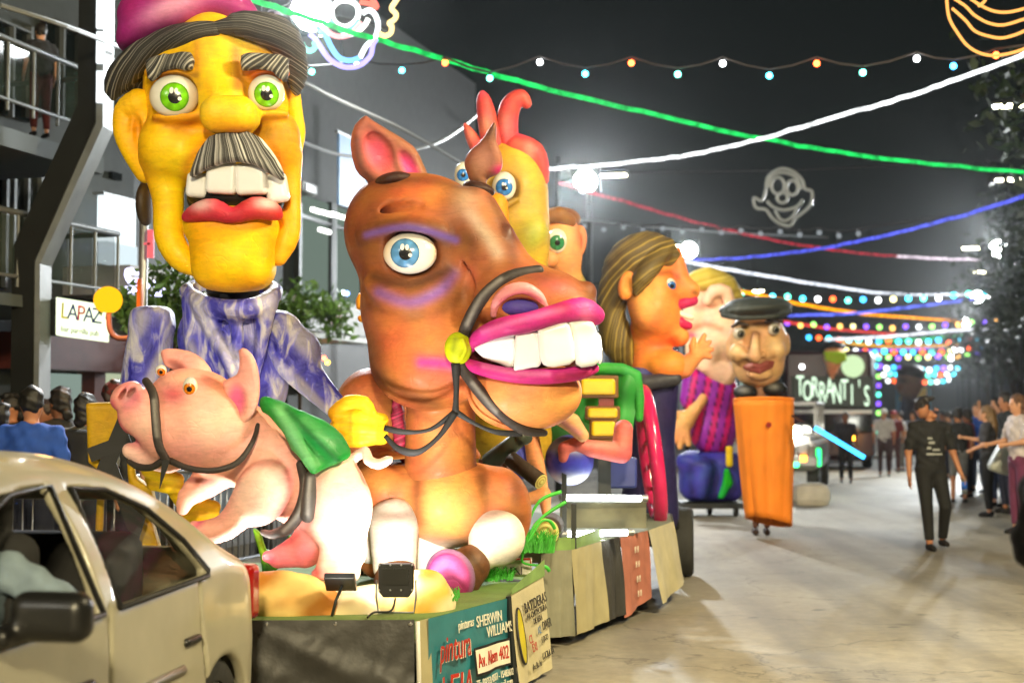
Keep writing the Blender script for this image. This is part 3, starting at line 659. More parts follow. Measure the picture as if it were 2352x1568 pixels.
p.c([(740, 1220, 40, 52), (700, 1260, 40, 44), (640, 1280, 30, 25), (615, 1278, 28, 14)], PKD, k=18)      # far hind leg
p.c([(785, 1200, -30, 58), (798, 1270, -34, 42), (790, 1300, -36, 36)], PKL, k=25).c([(760, 1270, -38, 26), (742, 1312, -42, 19), (725, 1316, -42, 10)], PK, k=14)
p.c([(808, 1318, -38, 18), (780, 1312, -42, 18)], PKL, k=12)
p.c([(812, 1052, 10, 12), (838, 1036, 0, 12), (846, 1056, -10, 12), (868, 1066, -18, 12), (888, 1058, -20, 11), (898, 1052, -20, 6)], PKL, k=8, sm=2)
p.pe(296, 905, -70, 30, 34, 40, MG, 0.75, rot=30).pe(294, 906, -74, 12, 22, 50, rgb(235, 190, 185), 0.7, rot=34).pe(281, 905, -62, 5, 14, 40, rgb(70, 45, 45), 0.8, rot=32).pe(301, 900, -62, 5, 14, 40, rgb(70, 45, 45), 0.8, rot=36)
p.pe(405, 905, -60, 34, 22, 80, rgb(225, 60, 110), 0.75).pe(300, 1006, -40, 30, 14, 60, rgb(205, 40, 100), 0.9, rot=20).pl([(262, 925, -40), (272, 960, -40), (290, 990, -40)], 10, MG, 0.7, zr=60)
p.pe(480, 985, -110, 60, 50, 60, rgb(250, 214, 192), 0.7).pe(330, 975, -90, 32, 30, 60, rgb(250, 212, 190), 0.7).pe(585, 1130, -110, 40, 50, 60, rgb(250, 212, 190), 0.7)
p.pl([(660, 1080, -60), (668, 1130, -70), (630, 1200, -80)], 9, rgb(225, 110, 110), 0.7, zr=50).pl([(545, 1110, -60), (580, 1065, -70), (640, 1062, -60)], 9, rgb(225, 110, 110), 0.6, zr=50)
p.pl([(446, 1212, -72), (462, 1196, -80)], 8, MG, 0.7, zr=30).pe(730, 1312, -40, 22, 14, 50, rgb(215, 70, 100), 0.8).pe(625, 1284, 20, 22, 10, 50, rgb(225, 85, 100), 0.7).pe(500, 880, -60, 40, 30, 70, rgb(245, 165, 120), 0.8)
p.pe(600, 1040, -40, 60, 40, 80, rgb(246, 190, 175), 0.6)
p.obj('body', pig)
q = Sculpt(DP, 4, PK, cb=8); q.poly([(366, 808), (380, 800), (430, 806), (468, 828), (492, 862), (470, 876), (436, 868), (400, 850), (378, 838)], 5, 14, 9, slope=(0, -0.5), sm=2).e(395, 838, -12, 32, 14, 14, sub=True, k=6, rot=28); q.pe(410, 846, -12, 36, 12, 40, rgb(120, 45, 55), 0.85, rot=28).pe(470, 848, -10, 22, 20, 40, PKL, 0.5); q.obj('ear', pig)
q = Sculpt(DP, 4, PK, cb=8); q.poly([(550, 806), (560, 798), (580, 812), (594, 845), (598, 890), (592, 930), (575, 960), (552, 975), (530, 955), (515, 900), (512, 875), (545, 860), (552, 830)], -62, 16, 12, slope=(-0.2, 0.1), sm=2).e(543, 920, -78, 22, 38, 12, sub=True, k=8, rot=-8); q.pe(543, 920, -75, 22, 36, 40, rgb(225, 90, 150), 0.95, pw=2).pe(580, 890, -70, 12, 70, 40, PKL, 0.8); q.obj('ear', pig)
eye(pig, DP, 437, 889, -80, 17, 24, 14, (0, 3), 13, 6, rgb(225, 130, 20), spark=False)
eye(pig, DP, 370, 851, -24, 13, 14, 12, (2, 3), 9, 4, rgb(215, 120, 20), spark=False)
BK = rgb(58, 52, 50)
def strap(parent, D, pts, name, m=PAINT, cell=3, col=BK, hi=None):
    q = Sculpt(D, cell, col); q.c(pts, k=3, sm=4)
    if hi: q.pl(hi, 5, rgb(150, 145, 140), 0.7, zr=40)
    return q.obj(name, parent, m)
strap(pig, DP, [(335, 875, -66, 9), (352, 905, -96, 10), (357, 960, -112, 10), (364, 1020, -112, 10), (382, 1055, -100, 9)], 'noseband', hi=[(354, 920, -105), (360, 1000, -120)])
strap(pig, DP, [(296, 1060, -40, 6), (320, 1072, -52, 8), (350, 1072, -66, 8), (382, 1056, -84, 8), (430, 1074, -104, 7), (490, 1080, -112, 7), (545, 1062, -104, 7), (580, 1015, -78, 6), (592, 975, -50, 5)], 'chin_strap')
b = MB(); b.prism([P(372, 1056, 7.56), P(390, 1056, 7.56), P(366, 1122, 7.57)], (0, 0.012, 0)).build('strap_end', MATS['black webbing'], pig)
strap(pig, DP, [(690, 1066, -66, 10), (700, 1110, -80, 12), (694, 1160, -84, 14), (668, 1206, -74, 14), (630, 1226, -50, 11), (604, 1222, -30, 7)], 'girth', hi=[(700, 1100, -95), (690, 1170, -100), (650, 1220, -85)])
strap(pig, DP, [(712, 1095, -92, 13), (710, 1140, -98, 16), (706, 1185, -94, 15)], 'girth_buckle', col=rgb(70, 66, 64), hi=[(710, 1100, -110), (706, 1180, -110)])
GR = rgb(20, 130, 50)
q = Sculpt(DP, 4.5, GR, cb=8); q.poly([(600, 912), (640, 920), (690, 945), (740, 965), (785, 1000), (802, 1040), (775, 1062), (722, 1082), (700, 1050), (672, 1030), (655, 990), (625, 950), (604, 945)], -55, 22, 14, slope=(0.15, -0.35), sm=2).c([(612, 925, -60, 14), (660, 980, -84, 15), (705, 1050, -98, 14), (722, 1076, -98, 10)], k=14).c([(690, 960, -50, 14), (745, 1010, -70, 14), (790, 1040, -60, 14)], k=14).c([(650, 950, -60, 12), (720, 1000, -82, 14), (770, 1050, -80, 12)], k=14)
q.pl([(640, 940, -90), (675, 1010, -105), (715, 1065, -110)], 14, rgb(120, 190, 130), 0.7, zr=60).pl([(700, 965, -70), (760, 1020, -85)], 12, rgb(90, 170, 100), 0.6, zr=60).pl([(660, 940, -60), (730, 1010, -85), (780, 1060, -80)], 6, rgb(5, 80, 30), 0.7, zr=60); q.obj('saddle_cloth', pig)
for pts in ([(580, 1210), (600, 1225), (612, 1262), (650, 1258), (662, 1230), (672, 1236), (650, 1296), (620, 1310), (600, 1280)],):
    lf = tag(Sculpt(8.05, 4, rgb(60, 160, 30)).poly(pts, 60, 12, 6, sm=2).c([(612, 1290, 60, 12), (618, 1345, 60, 14)], rgb(20, 70, 40)).pl([(590, 1215, 60), (612, 1280, 60)], 9, rgb(150, 220, 40), 0.8, zr=50).obj('painted_leaf'), 'bright green painted leaf prop under the pig belly', 'prop')

# ================================================================== FLOAT ONE: HORSE
horse = thing('horse_figure', 'big brown carnival horse with blue eyes and huge white teeth', 'carnival figure', P(1020, 1330, 8.9))
DH = 8.65
BR = rgb(174, 102, 52); BRL = rgb(232, 150, 84); BRD = rgb(92, 48, 26); BRX = rgb(58, 32, 20)
h = Sculpt(DH, 5.5, BR, cb=12)
h.e(965, 545, 30, 165, 148, 150, BR, k=40).e(985, 700, 20, 158, 170, 150, BR, k=50).e(900, 520, 60, 105, 115, 120, BRD, k=40)
h.c([(1080, 500, -60, 70), (1130, 590, -95, 72), (1190, 680, -120, 70)], BR, k=40, sm=2)
h.e(1220, 690, -110, 130, 76, 110, BR, k=35).e(1320, 712, -115, 50, 48, 75, BRD, k=25)
h.e(1160, 830, -40, 140, 80, 110, BR, k=40)
h.e(985, 830, 0, 135, 112, 125, BR, k=40)
h.e(1205, 902, -95, 128, 86, 105, BRL, k=25)
h.c([(1012, 930, 60, 80), (1012, 1070, 55, 84)], BR, k=9)
h.c([(832, 545, -62, 13), (880, 528, -96, 20), (940, 522, -118, 24), (1005, 532, -116, 20), (1055, 556, -96, 12)], BRD, k=16, sm=3)      # brow
h.c([(850, 650, -70, 16), (890, 682, -98, 24), (945, 692, -114, 26), (1010, 665, -112, 22), (1045, 630, -95, 14)], BR, k=18, sm=3)  # bag
h.e(942, 582, -112, 66, 52, 40, sub=True, k=14).c([(868, 500, -60, 10), (900, 478, -90, 11), (960, 470, -110, 10)], sub=True, k=16).c([(1075, 590, -110, 9), (1082, 660, -130, 10), (1050, 730, -130, 8)], sub=True, k=18)
h.e(1165, 540, -120, 16, 24, 24, BRX, k=10).e(1346, 672, -120, 24, 26, 30, BRD, k=8)
h.e(1200, 796, -200, 190, 58, 130, sub=True, k=10)
h.e(1195, 706, -212, 44, 20, 40, sub=True, k=8)
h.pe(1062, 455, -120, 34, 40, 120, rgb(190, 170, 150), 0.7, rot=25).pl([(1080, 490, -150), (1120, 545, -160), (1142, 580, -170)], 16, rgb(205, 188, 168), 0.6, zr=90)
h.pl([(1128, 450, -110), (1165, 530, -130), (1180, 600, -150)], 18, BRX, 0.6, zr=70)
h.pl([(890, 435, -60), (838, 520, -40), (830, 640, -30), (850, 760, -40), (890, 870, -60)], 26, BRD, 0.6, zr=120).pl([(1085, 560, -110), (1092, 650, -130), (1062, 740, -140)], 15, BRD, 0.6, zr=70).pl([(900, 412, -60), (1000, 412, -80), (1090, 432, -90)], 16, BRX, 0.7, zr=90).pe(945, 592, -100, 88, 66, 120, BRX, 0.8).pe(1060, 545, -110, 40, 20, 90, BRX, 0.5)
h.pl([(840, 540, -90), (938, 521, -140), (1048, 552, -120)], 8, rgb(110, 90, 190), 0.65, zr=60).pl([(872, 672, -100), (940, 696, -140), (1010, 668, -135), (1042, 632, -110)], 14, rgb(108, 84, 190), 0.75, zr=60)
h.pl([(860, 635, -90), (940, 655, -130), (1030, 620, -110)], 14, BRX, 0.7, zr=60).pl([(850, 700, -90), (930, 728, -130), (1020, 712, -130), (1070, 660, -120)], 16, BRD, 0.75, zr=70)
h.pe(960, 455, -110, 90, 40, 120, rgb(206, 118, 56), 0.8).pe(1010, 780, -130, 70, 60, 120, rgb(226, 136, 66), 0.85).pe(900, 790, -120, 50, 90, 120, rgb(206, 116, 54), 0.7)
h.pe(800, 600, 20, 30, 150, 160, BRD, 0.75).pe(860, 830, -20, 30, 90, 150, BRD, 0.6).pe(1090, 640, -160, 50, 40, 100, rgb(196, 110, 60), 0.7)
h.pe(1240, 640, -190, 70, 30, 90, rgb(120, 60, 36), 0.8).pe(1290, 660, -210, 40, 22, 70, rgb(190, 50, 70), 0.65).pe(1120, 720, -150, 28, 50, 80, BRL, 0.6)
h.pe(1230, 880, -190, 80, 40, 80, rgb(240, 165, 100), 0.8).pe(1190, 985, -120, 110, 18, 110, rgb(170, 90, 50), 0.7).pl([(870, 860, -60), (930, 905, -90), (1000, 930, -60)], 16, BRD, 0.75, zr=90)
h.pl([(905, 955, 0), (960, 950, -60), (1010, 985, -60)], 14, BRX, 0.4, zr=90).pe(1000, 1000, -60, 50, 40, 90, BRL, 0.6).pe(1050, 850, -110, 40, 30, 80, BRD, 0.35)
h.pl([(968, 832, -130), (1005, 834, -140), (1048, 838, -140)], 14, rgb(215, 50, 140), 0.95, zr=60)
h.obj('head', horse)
q = Sculpt(DH, 7, rgb(90, 20, 30)); q.e(1205, 800, -95, 150, 60, 50).obj('mouth_lining', horse, MATTE)
PNK = rgb(200, 40, 130)
q = Sculpt(DH, 4, PNK, cb=7); q.c([(1072, 812, -120, 10), (1100, 775, -175, 17), (1150, 752, -215, 21), (1215, 740, -235, 22), (1275, 722, -236, 22), (1335, 710, -215, 26), (1366, 724, -185, 22)], k=10, sm=3)
q.pe(1345, 718, -225, 18, 20, 40, rgb(245, 110, 160), 0.85).pl([(1110, 762, -200), (1215, 728, -262), (1290, 710, -258)], 7, rgb(240, 120, 185), 0.7, zr=40).pe(1290, 705, -240, 26, 14, 50, rgb(140, 30, 60), 0.7).pl([(1090, 800, -180), (1200, 762, -250), (1330, 738, -225)], 6, rgb(120, 15, 80), 0.7, zr=50); q.obj('upper_lip', horse)
q = Sculpt(DH, 4, PNK, cb=7); q.c([(1062, 832, -135, 12), (1110, 848, -178, 15), (1180, 862, -205, 16), (1260, 864, -206, 17), (1330, 856, -182, 16), (1364, 846, -150, 12)], k=10, sm=3)
q.pl([(1110, 840, -195), (1190, 856, -222), (1260, 858, -225)], 6, rgb(240, 120, 185), 0.75, zr=40).pl([(1280, 868, -210), (1350, 858, -180)], 10, rgb(130, 30, 50), 0.7, zr=50); q.obj('lower_lip', horse)
TOOTH = MATS['tooth enamel']
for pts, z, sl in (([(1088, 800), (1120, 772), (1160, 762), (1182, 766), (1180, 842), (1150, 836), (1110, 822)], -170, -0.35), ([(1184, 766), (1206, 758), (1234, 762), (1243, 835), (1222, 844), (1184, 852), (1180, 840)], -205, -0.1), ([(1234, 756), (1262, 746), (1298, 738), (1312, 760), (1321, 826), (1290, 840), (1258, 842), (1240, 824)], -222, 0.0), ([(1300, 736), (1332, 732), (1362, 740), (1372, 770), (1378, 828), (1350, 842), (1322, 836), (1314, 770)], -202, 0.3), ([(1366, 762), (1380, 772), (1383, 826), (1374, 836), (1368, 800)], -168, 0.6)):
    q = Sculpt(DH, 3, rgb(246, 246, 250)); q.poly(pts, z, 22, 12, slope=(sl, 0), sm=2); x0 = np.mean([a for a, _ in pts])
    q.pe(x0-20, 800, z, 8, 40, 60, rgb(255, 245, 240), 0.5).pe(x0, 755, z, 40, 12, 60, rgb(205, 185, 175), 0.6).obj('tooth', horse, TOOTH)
q = Sculpt(DH, 3.5, rgb(238, 150, 155), cb=6); q.c([(1134, 722, -182, 8), (1142, 692, -198, 11), (1168, 668, -212, 13), (1206, 662, -218, 13), (1240, 682, -212, 11), (1258, 708, -204, 9)], k=8, sm=3); q.pl([(1150, 690, -215), (1200, 672, -225), (1240, 690, -215)], 5, rgb(215, 80, 120), 0.5, zr=40); q.obj('nostril_rim', horse)
q = Sculpt(DH, 4, rgb(84, 66, 170)); q.e(1196, 706, -186, 46, 22, 18).pe(1196, 725, -190, 50, 8, 40, rgb(30, 20, 40), 0.8).obj('nostril', horse)
for pts, z, sl, inner in (([(843, 268), (862, 282), (900, 304), (950, 336), (970, 372), (984, 412), (950, 422), (890, 420), (862, 428), (838, 412), (818, 390), (807, 335), (818, 290)], 25, 0.15, 1), ([(1134, 282), (1141, 290), (1140, 325), (1152, 355), (1154, 385), (1140, 402), (1118, 412), (1115, 440), (1085, 425), (1072, 395), (1066, 372), (1080, 345), (1100, 330), (1122, 302)], 10, -0.2, 0)):
    q = Sculpt(DH, 4, rgb(150, 92, 62), cb=8); q.poly(pts, z, 26, 20, slope=(sl, 0.1), sm=2)
    if inner:
        q.e(872, 352, -4, 30, 52, 16, sub=True, k=8, rot=-28).e(938, 380, 4, 17, 36, 14, sub=True, k=8, rot=-30)
        q.pe(872, 355, 10, 32, 55, 60, rgb(235, 85, 110), 0.95, pw=1.5, rot=-28).pe(940, 382, 12, 16, 36, 60, rgb(240, 70, 150), 0.95, pw=1.5, rot=-30).pl([(820, 320, 0), (830, 385, 0), (870, 425, 0)], 10, BRX, 0.6, zr=60).pl([(850, 290, 0), (900, 340, 0), (915, 400, 0)], 7, BRD, 0.5, zr=60)
    else: q.pe(1146, 392, -10, 16, 12, 60, rgb(235, 50, 130), 0.95).pe(1110, 365, -30, 22, 26, 60, rgb(215, 160, 130), 0.7).pe(1132, 305, 0, 14, 30, 60, rgb(95, 62, 48), 0.8).pe(1095, 425, -10, 30, 14, 60, BRX, 0.8)
    q.obj('ear', horse)
Sculpt(DH, 5, BRX).e(905, 414, -5, 44, 18, 55, rot=-8).obj('ear_base', horse); Sculpt(DH, 5, BRX).e(1100, 434, -25, 38, 16, 46, rot=15).obj('ear_base', horse)
eye(horse, DH, 942, 582, -108, 60, 46, 38, (-9, 1), 32, 14, rgb(92, 150, 205))
strap(horse, DH, [(1236, 622, -170, 13), (1170, 636, -190, 14), (1115, 676, -185, 14), (1080, 730, -168, 14), (1062, 775, -150, 13)], 'noseband', hi=[(1150, 640, -205), (1105, 680, -200), (1072, 745, -180)])
strap(horse, DH, [(1056, 836, -150, 13), (1095, 890, -165, 14), (1140, 940, -170, 14), (1200, 985, -150, 12), (1250, 994, -120, 8)], 'chin_strap', hi=[(1085, 880, -182), (1140, 945, -186)])
q = Sculpt(DH, 3, rgb(190, 205, 15)); q.e(1052, 800, -160, 30, 36, 20).c([(1062, 780, -178, 5), (1070, 800, -180, 5), (1060, 822, -178, 5)], k=6).pl([(1046, 778, -180), (1040, 805, -180)], 6, rgb(110, 130, 0), 0.6, zr=40).obj('bit_button', horse)
def ribbon(parent, D, pts, w, name, m):
    V = []; Fc = []; q = smooth_pts([tuple(P(x, y, D+dz)) for x, y, dz in pts], 5)
    for i, p_ in enumerate(q):
        t = Vector(q[min(i+1, len(q)-1)])-Vector(q[max(i-1, 0)]); n_ = t.cross(Vector((0, 1, 0.15*math.sin(i*0.7)))).normalized()
        ww = w*(0.8+0.2*math.cos(i*0.5))
        V += [Vector(p_)+n_*ww, Vector(p_)-n_*ww]
    for i in range(len(q)-1): Fc.append((2*i, 2*i+1, 2*i+3, 2*i+2))
    o = obj(name, pymesh(name, V, Fc, True), m, parent); s_ = o.modifiers.new('solid', 'SOLIDIFY'); s_.thickness = 0.006
    return o
WEB = MATS['black webbing']
ribbon(horse, 8.2, [(1046, 834, 0), (1048, 890, 0), (1046, 948, 0)], 0.026, 'rein', WEB)
ribbon(horse, 8.2, [(1046, 945, 0), (990, 985, -0.02), (930, 992, -0.03), (882, 982, 0)], 0.018, 'rein', WEB)
ribbon(horse, 8.2, [(1046, 945, 0), (1010, 1000, -0.04), (960, 1038, -0.06), (915, 1030, -0.04), (884, 1000, 0)], 0.022, 'rein', WEB)
ribbon(horse, 8.2, [(1046, 945, 0), (1090, 972, 0), (1140, 992, 0), (1200, 996, 0.05)], 0.018, 'rein', WEB)
# body
DB = 8.85
HW = rgb(232, 220, 204)
q = Sculpt(DB, 6, BR, cb=10); q.c([(1022, 1078, 30, 88), (1025, 1110, 30, 95)], BR, k=20).e(1028, 1150, -10, 110, 108, 110, BRL, k=40).e(890, 1125, 20, 88, 90, 100, BR, k=30).e(1140, 1175, 20, 82, 105, 100, BR, k=30)
q.e(850, 960, 140, 90, 120, 110, BR, k=30).e(870, 1240, 40, 60, 90, 80, BR, k=30)
q.b(1022, 1058, 30, 130, 6, 130, 3, sub=True)
q.pe(1040, 1120, -120, 60, 50, 90, rgb(232, 142, 60), 0.8).pe(900, 1110, -60, 40, 40, 90, rgb(206, 118, 54), 0.7).pl([(960, 1090, -80), (958, 1180, -90)], 18, BRD, 0.75, zr=90).pl([(1108, 1100, -80), (1115, 1170, -90), (1090, 1240, -90)], 18, BRD, 0.7, zr=90)
q.pl([(870, 1180, -70), (960, 1205, -110)], 18, BRD, 0.7, zr=80).pl([(1090, 1225, -110), (1150, 1180, -90), (1195, 1195, -60)], 14, BRD, 0.7, zr=80).pe(1040, 1250, -90, 60, 20, 80, BRX, 0.75).pe(1185, 1130, -40, 20, 50, 90, BRD, 0.7).pe(1000, 1270, -60, 60, 30, 80, HW, 0.9)
q.obj('body', horse)
q = Sculpt(DB, 5, HW, cb=8); q.c([(905, 1200, -70, 58), (905, 1260, -90, 52), (906, 1300, -95, 48)], HW, k=14).pe(872, 1230, -100, 18, 60, 60, rgb(200, 180, 160), 0.5).pe(905, 1185, -110, 70, 18, 70, BRD, 0.8).obj('foreleg', horse)
q = Sculpt(DB, 5, HW, cb=8); q.e(1140, 1232, -60, 62, 68, 60, HW, k=10, rot=-35).c([(1150, 1230, -70, 50), (1110, 1270, -90, 38)], HW, k=14).pe(1130, 1180, -90, 80, 18, 70, BRD, 0.75, rot=-20).pe(1180, 1270, -60, 20, 30, 60, rgb(190, 175, 160), 0.5).obj('foreleg', horse)
q = Sculpt(DB, 5, HW, cb=8); q.c([(868, 1205, -10, 40), (850, 1260, -20, 34)], HW).c([(990, 1240, -20, 44), (995, 1310, -30, 40)], HW).obj('hind_leg', horse)
HOOF = rgb(96, 60, 34)
q = Sculpt(DB, 4, HOOF); q.c([(908, 1306, -105, 44), (908, 1330, -105, 48)], HOOF).pl([(866, 1300, -140), (950, 1300, -140)], 5, rgb(50, 30, 18), 0.6, zr=60).obj('hoof', horse)
q = Sculpt(DB, 4, HOOF); q.c([(1092, 1284, -100, 36), (1078, 1300, -115, 46), (1058, 1318, -125, 54)], HOOF, k=8).pl([(1080, 1268, -150), (1110, 1310, -130)], 5, rgb(50, 30, 18), 0.6, zr=60).pl([(1066, 1262, -150), (1098, 1330, -130)], 5, rgb(50, 30, 18), 0.5, zr=60).obj('hoof', horse)
q = Sculpt(DB, 3.5, rgb(110, 96, 120)); q.e(1034, 1324, -178, 54, 62, 16, rot=-18, k=6).e(1030, 1326, -190, 45, 53, 9, rgb(180, 30, 120), k=3, rot=-18).pl([(1000, 1310, -190), (1030, 1295, -195), (1062, 1320, -190)], 11, rgb(240, 110, 200), 0.85, zr=50).pe(1040, 1365, -185, 40, 26, 60, rgb(120, 12, 60), 0.9).pl([(992, 1345, -190), (1040, 1325, -195), (1070, 1350, -190)], 5, rgb(110, 10, 60), 0.5, zr=50).obj('hoof_sole', horse)
q = Sculpt(8.95, 5, rgb(190, 40, 80)); q.poly([(905, 905), (925, 930), (935, 1060), (912, 1040), (900, 960)], 30, 30, 10, sm=2); q.post, q.colfn = strands(lambda V: V[:, 1]*1.0+V[:, 0]*0.4, 2.5, 0.22, rgb(130, 20, 50), rgb(215, 60, 100), 9, 0.5); q.obj('pink_blanket', horse, CLOTHV)
# ================================================================== FLOAT ONE: TRAILER
def onalong(px, py, al):
    u = (px-CX)/F; return P(px, py, al/(u*SP+CP*math.cos(TH)))
ZD = 0.53
A = P(957, 1424, 7.2); A.z = ZD
B = Vector((-0.03, 8.15, ZD)); C = Vector((0.17, 8.72, ZD)); 
LF = Vector((-2.75, 7.2, ZD)); BL = Vector((-2.4, 10.2, ZD)); BR_ = Vector((0.16, 9.5, ZD))
f1 = thing('parade_float', 'low float trailer carrying the rider, pig and horse figures', 'float', (-1.2, 8.6, 0))
MB().prism([LF, A, B, C, BR_, BL], (0, 0, -0.09)).build('deck', mat('deck board green', rgb(96, 124, 60), 0.8, var=0.35, vscale=4, bump=0.3), f1)
TARP = mat('black tarpaulin', rgb(60, 59, 57), 0.5, var=0.35, vscale=5, bump=0.5, bscale=14)
def folds(seed, amp, nf=5):
    rs = np.random.RandomState(seed); a = rs.rand(12)*6.28
    def f(u, v):
        top = min(1, v*3+0.12)
        return amp*top*(math.sin(u*nf*2.3+a[0]+v*3.1)+0.6*math.sin(u*nf*4.1+a[1]-v*4)+0.5*math.sin(v*9+u*5+a[2])+0.4*abs(math.sin(u*7+v*6+a[3])))+0.012*v
    return f
def tfold(u, v):
    w_ = 0
    for i, (u0, sl, am, wd) in enumerate(((0.33, 0.3, 0.9, 0.05), (0.45, 0.42, 1.0, 0.045), (0.52, 0.05, 0.5, 0.03), (0.60, 0.5, 0.9, 0.05), (0.72, -0.08, 0.6, 0.03), (0.78, 0.3, 0.8, 0.04), (0.86, -0.3, 0.7, 0.035), (0.97, -0.1, 0.6, 0.03))):
        w_ += am*math.exp(-((u-u0-sl*v+0.02*math.sin(v*7+i))/wd)**2)*min(1, v*1.8+0.05)*(0.6+0.4*math.sin(v*5+i*2))
    return -0.030*w_-0.008*math.sin(u*45+v*7+2*math.sin(v*6))*v-0.005*math.sin(u*110+v*15)*v
    for i, (u0, sl, am, wd) in enumerate(((0.30, 0.10, 1.0, 0.020), (0.36, -0.16, 0.8, 0.016), (0.44, 0.22, 1.0, 0.022), (0.50, -0.10, 0.9, 0.018), (0.56, 0.18, 1.1, 0.02), (0.63, -0.22, 1.0, 0.022), (0.70, 0.12, 0.9, 0.016), (0.76, -0.14, 1.1, 0.022), (0.82, 0.16, 1.0, 0.018), (0.88, -0.12, 1.0, 0.02), (0.94, 0.08, 0.9, 0.016), (0.68, 0.45, 0.8, 0.018), (0.9, -0.5, 0.8, 0.018))):
        w_ += am*math.exp(-abs((u-u0-sl*v)/wd)*1.3)*min(1, v*2.5+0.05)
    return -0.034*w_-0.010*math.sin(u*60+v*5)*v
MB().sheet(LF+Vector((0, -0.012, 0.01)), A+Vector((-0.01, -0.012, 0.01)), A+Vector((-0.01, -0.02, -0.5)), LF+Vector((0, -0.02, -0.5)), 220, 30, tfold).build('front_tarpaulin', TARP, f1, True)
b = MB()
for px in (612, 770, 942): b.sphere(P(px, 1432, 7.17), 0.012, 8, 5)
b.build('rivet', mat('rivet chrome', rgb(220, 220, 220), 0.25, 0.9), f1)
BEIGE = mat('beige canvas', rgb(168, 158, 120), 0.75, var=0.2, vscale=4, bump=0.25, bscale=12)
TEAL = mat('teal vinyl banner', rgb(48, 118, 128), 0.32, var=0.22, vscale=5, bump=0.3, bscale=7)
dn = Vector((0, 0, -1)); sd = (B-A).normalized(); nrm = Vector((sd.y, -sd.x, 0))
A1 = A+sd*0.10
MB().sheet(A, A1+sd*0.03, A1+sd*0.03+dn*0.5+nrm*0.03, A+dn*0.5+nrm*0.02, 6, 8).build('corner_canvas', BEIGE, f1, True)
MB().tube([A+nrm*0.004, A+dn*0.2+nrm*0.012, A+dn*0.5+nrm*0.02], 0.012, 8).build('corner_piping', mat('white piping', rgb(225, 222, 210), 0.4), f1, True)
def bf(u, v): return 0.008*math.sin(u*20+v*2)*v+0.010*math.sin(u*9-v*4)*v+0.02*v
MB().sheet(A1+nrm*0.01, B+nrm*0.01, B+dn*0.5+nrm*0.04, A1+dn*0.5+nrm*0.03, 40, 16, bf).build('teal_banner', TEAL, f1, True)
L_ = (B-A1).length
def on_b(out):                               # drape flat lettering onto the banner's folds
    o2 = out.copy(); a1 = np.array(A1+nrm*0.01); s_ = np.array(sd)
    u = ((out-a1)@s_)/L_; v = np.clip((ZD-out[:, 2])/0.5, 0, 1)
    off = 0.008*np.sin(u*20+v*2)*v+0.010*np.sin(u*9-v*4)*v+0.02*v+v*0.025
    return o2+np.outer(off+0.006, np.array(nrm))
def bt(body, u, v, size, m, sx=1.0, shear=0.0, nm='lettering'):
    return text(nm, body, m, A1+sd*(L_*u)+dn*v+nrm*0.01, sd, (0, 0, 1), size, f1, 0.0015, shear, fn=on_b, font_scale_x=sx)
INKR = mat('red print', rgb(178, 44, 30), 0.45, var=0.1); INKW = mat('white print', rgb(226, 220, 200), 0.45, var=0.1); INKK = mat('black print', rgb(30, 28, 28), 0.5, var=0.1); INKY = mat('yellow print', rgb(190, 175, 40), 0.5, var=0.2)
bt('pintura', 0.27, 0.185, 0.19, INKW, 0.62, 0.3); o = bt('pintura', 0.262, 0.18, 0.19, INKR, 0.60, 0.3); o.location += nrm*0.003
bt('LEIA', 0.27, 0.40, 0.22, INKW, 0.8, 0.15); o = bt('LEIA', 0.262, 0.395, 0.22, INKR, 0.78, 0.15); o.location += nrm*0.003
bt('SHERWIN', 0.72, 0.085, 0.085, INKW, 0.8); bt('WILLIAMS', 0.84, 0.155, 0.085, INKW, 0.8); bt('pinturas', 0.42, 0.075, 0.07, INKW, 0.8, 0.2)
def patch(u0, u1, v0, v1, m, nm, off):
    pts = np.array([A1+sd*(L_*(u0+(u1-u0)*i/12))+dn*(v0+(v1-v0)*j/4)+nrm*0.01 for j in range(5) for i in range(13)])
    pts = on_b(pts)+np.array(nrm)*off
    return obj(nm, pymesh(nm, pts, [(j*13+i, (j+1)*13+i, (j+1)*13+i+1, j*13+i+1) for j in range(4) for i in range(12)], True), m, f1)
patch(0.50, 0.96, 0.215, 0.365, INKK, 'address_border', -0.003); patch(0.515, 0.945, 0.228, 0.352, INKW, 'address_panel', 0.0)
o = bt('Av. Alem 402', 0.73, 0.29, 0.105, INKR, 0.62); o.location += nrm*0.003
bt('TE: (02353) 425651 - 15483612', 0.735, 0.405, 0.055, INKW, 0.62); bt('pinturaleia@hotmail.com', 0.74, 0.455, 0.058, INKW, 0.68)
MB().tube([B+nrm*0.012+Vector((0, 0, 0.01)), B+dn*0.5+nrm*0.05], 0.018, 6).build('corner_post', DARKSTEEL, f1)
s2 = (C-B).normalized(); n2 = Vector((s2.y, -s2.x, 0))
Bt, Ct = B+Vector((0, 0, 0.02)), C+Vector((0, 0, 0.06)); Cb = Vector((0.245, 8.66, 0.045)); Bb = B+dn*0.5+n2*0.08
MB().sheet(Bt+n2*0.02, Ct+n2*0.02, Cb, Bb, 20, 14, lambda u, v: 0.006*math.sin(u*16+v*3)*v).build('beige_banner', mat('pale banner cloth', rgb(186, 176, 140), 0.7, var=0.15, vscale=6, bump=0.2), f1, True)
def on2(out): return out+np.outer(np.full(len(out), 0.0), np.array(n2))
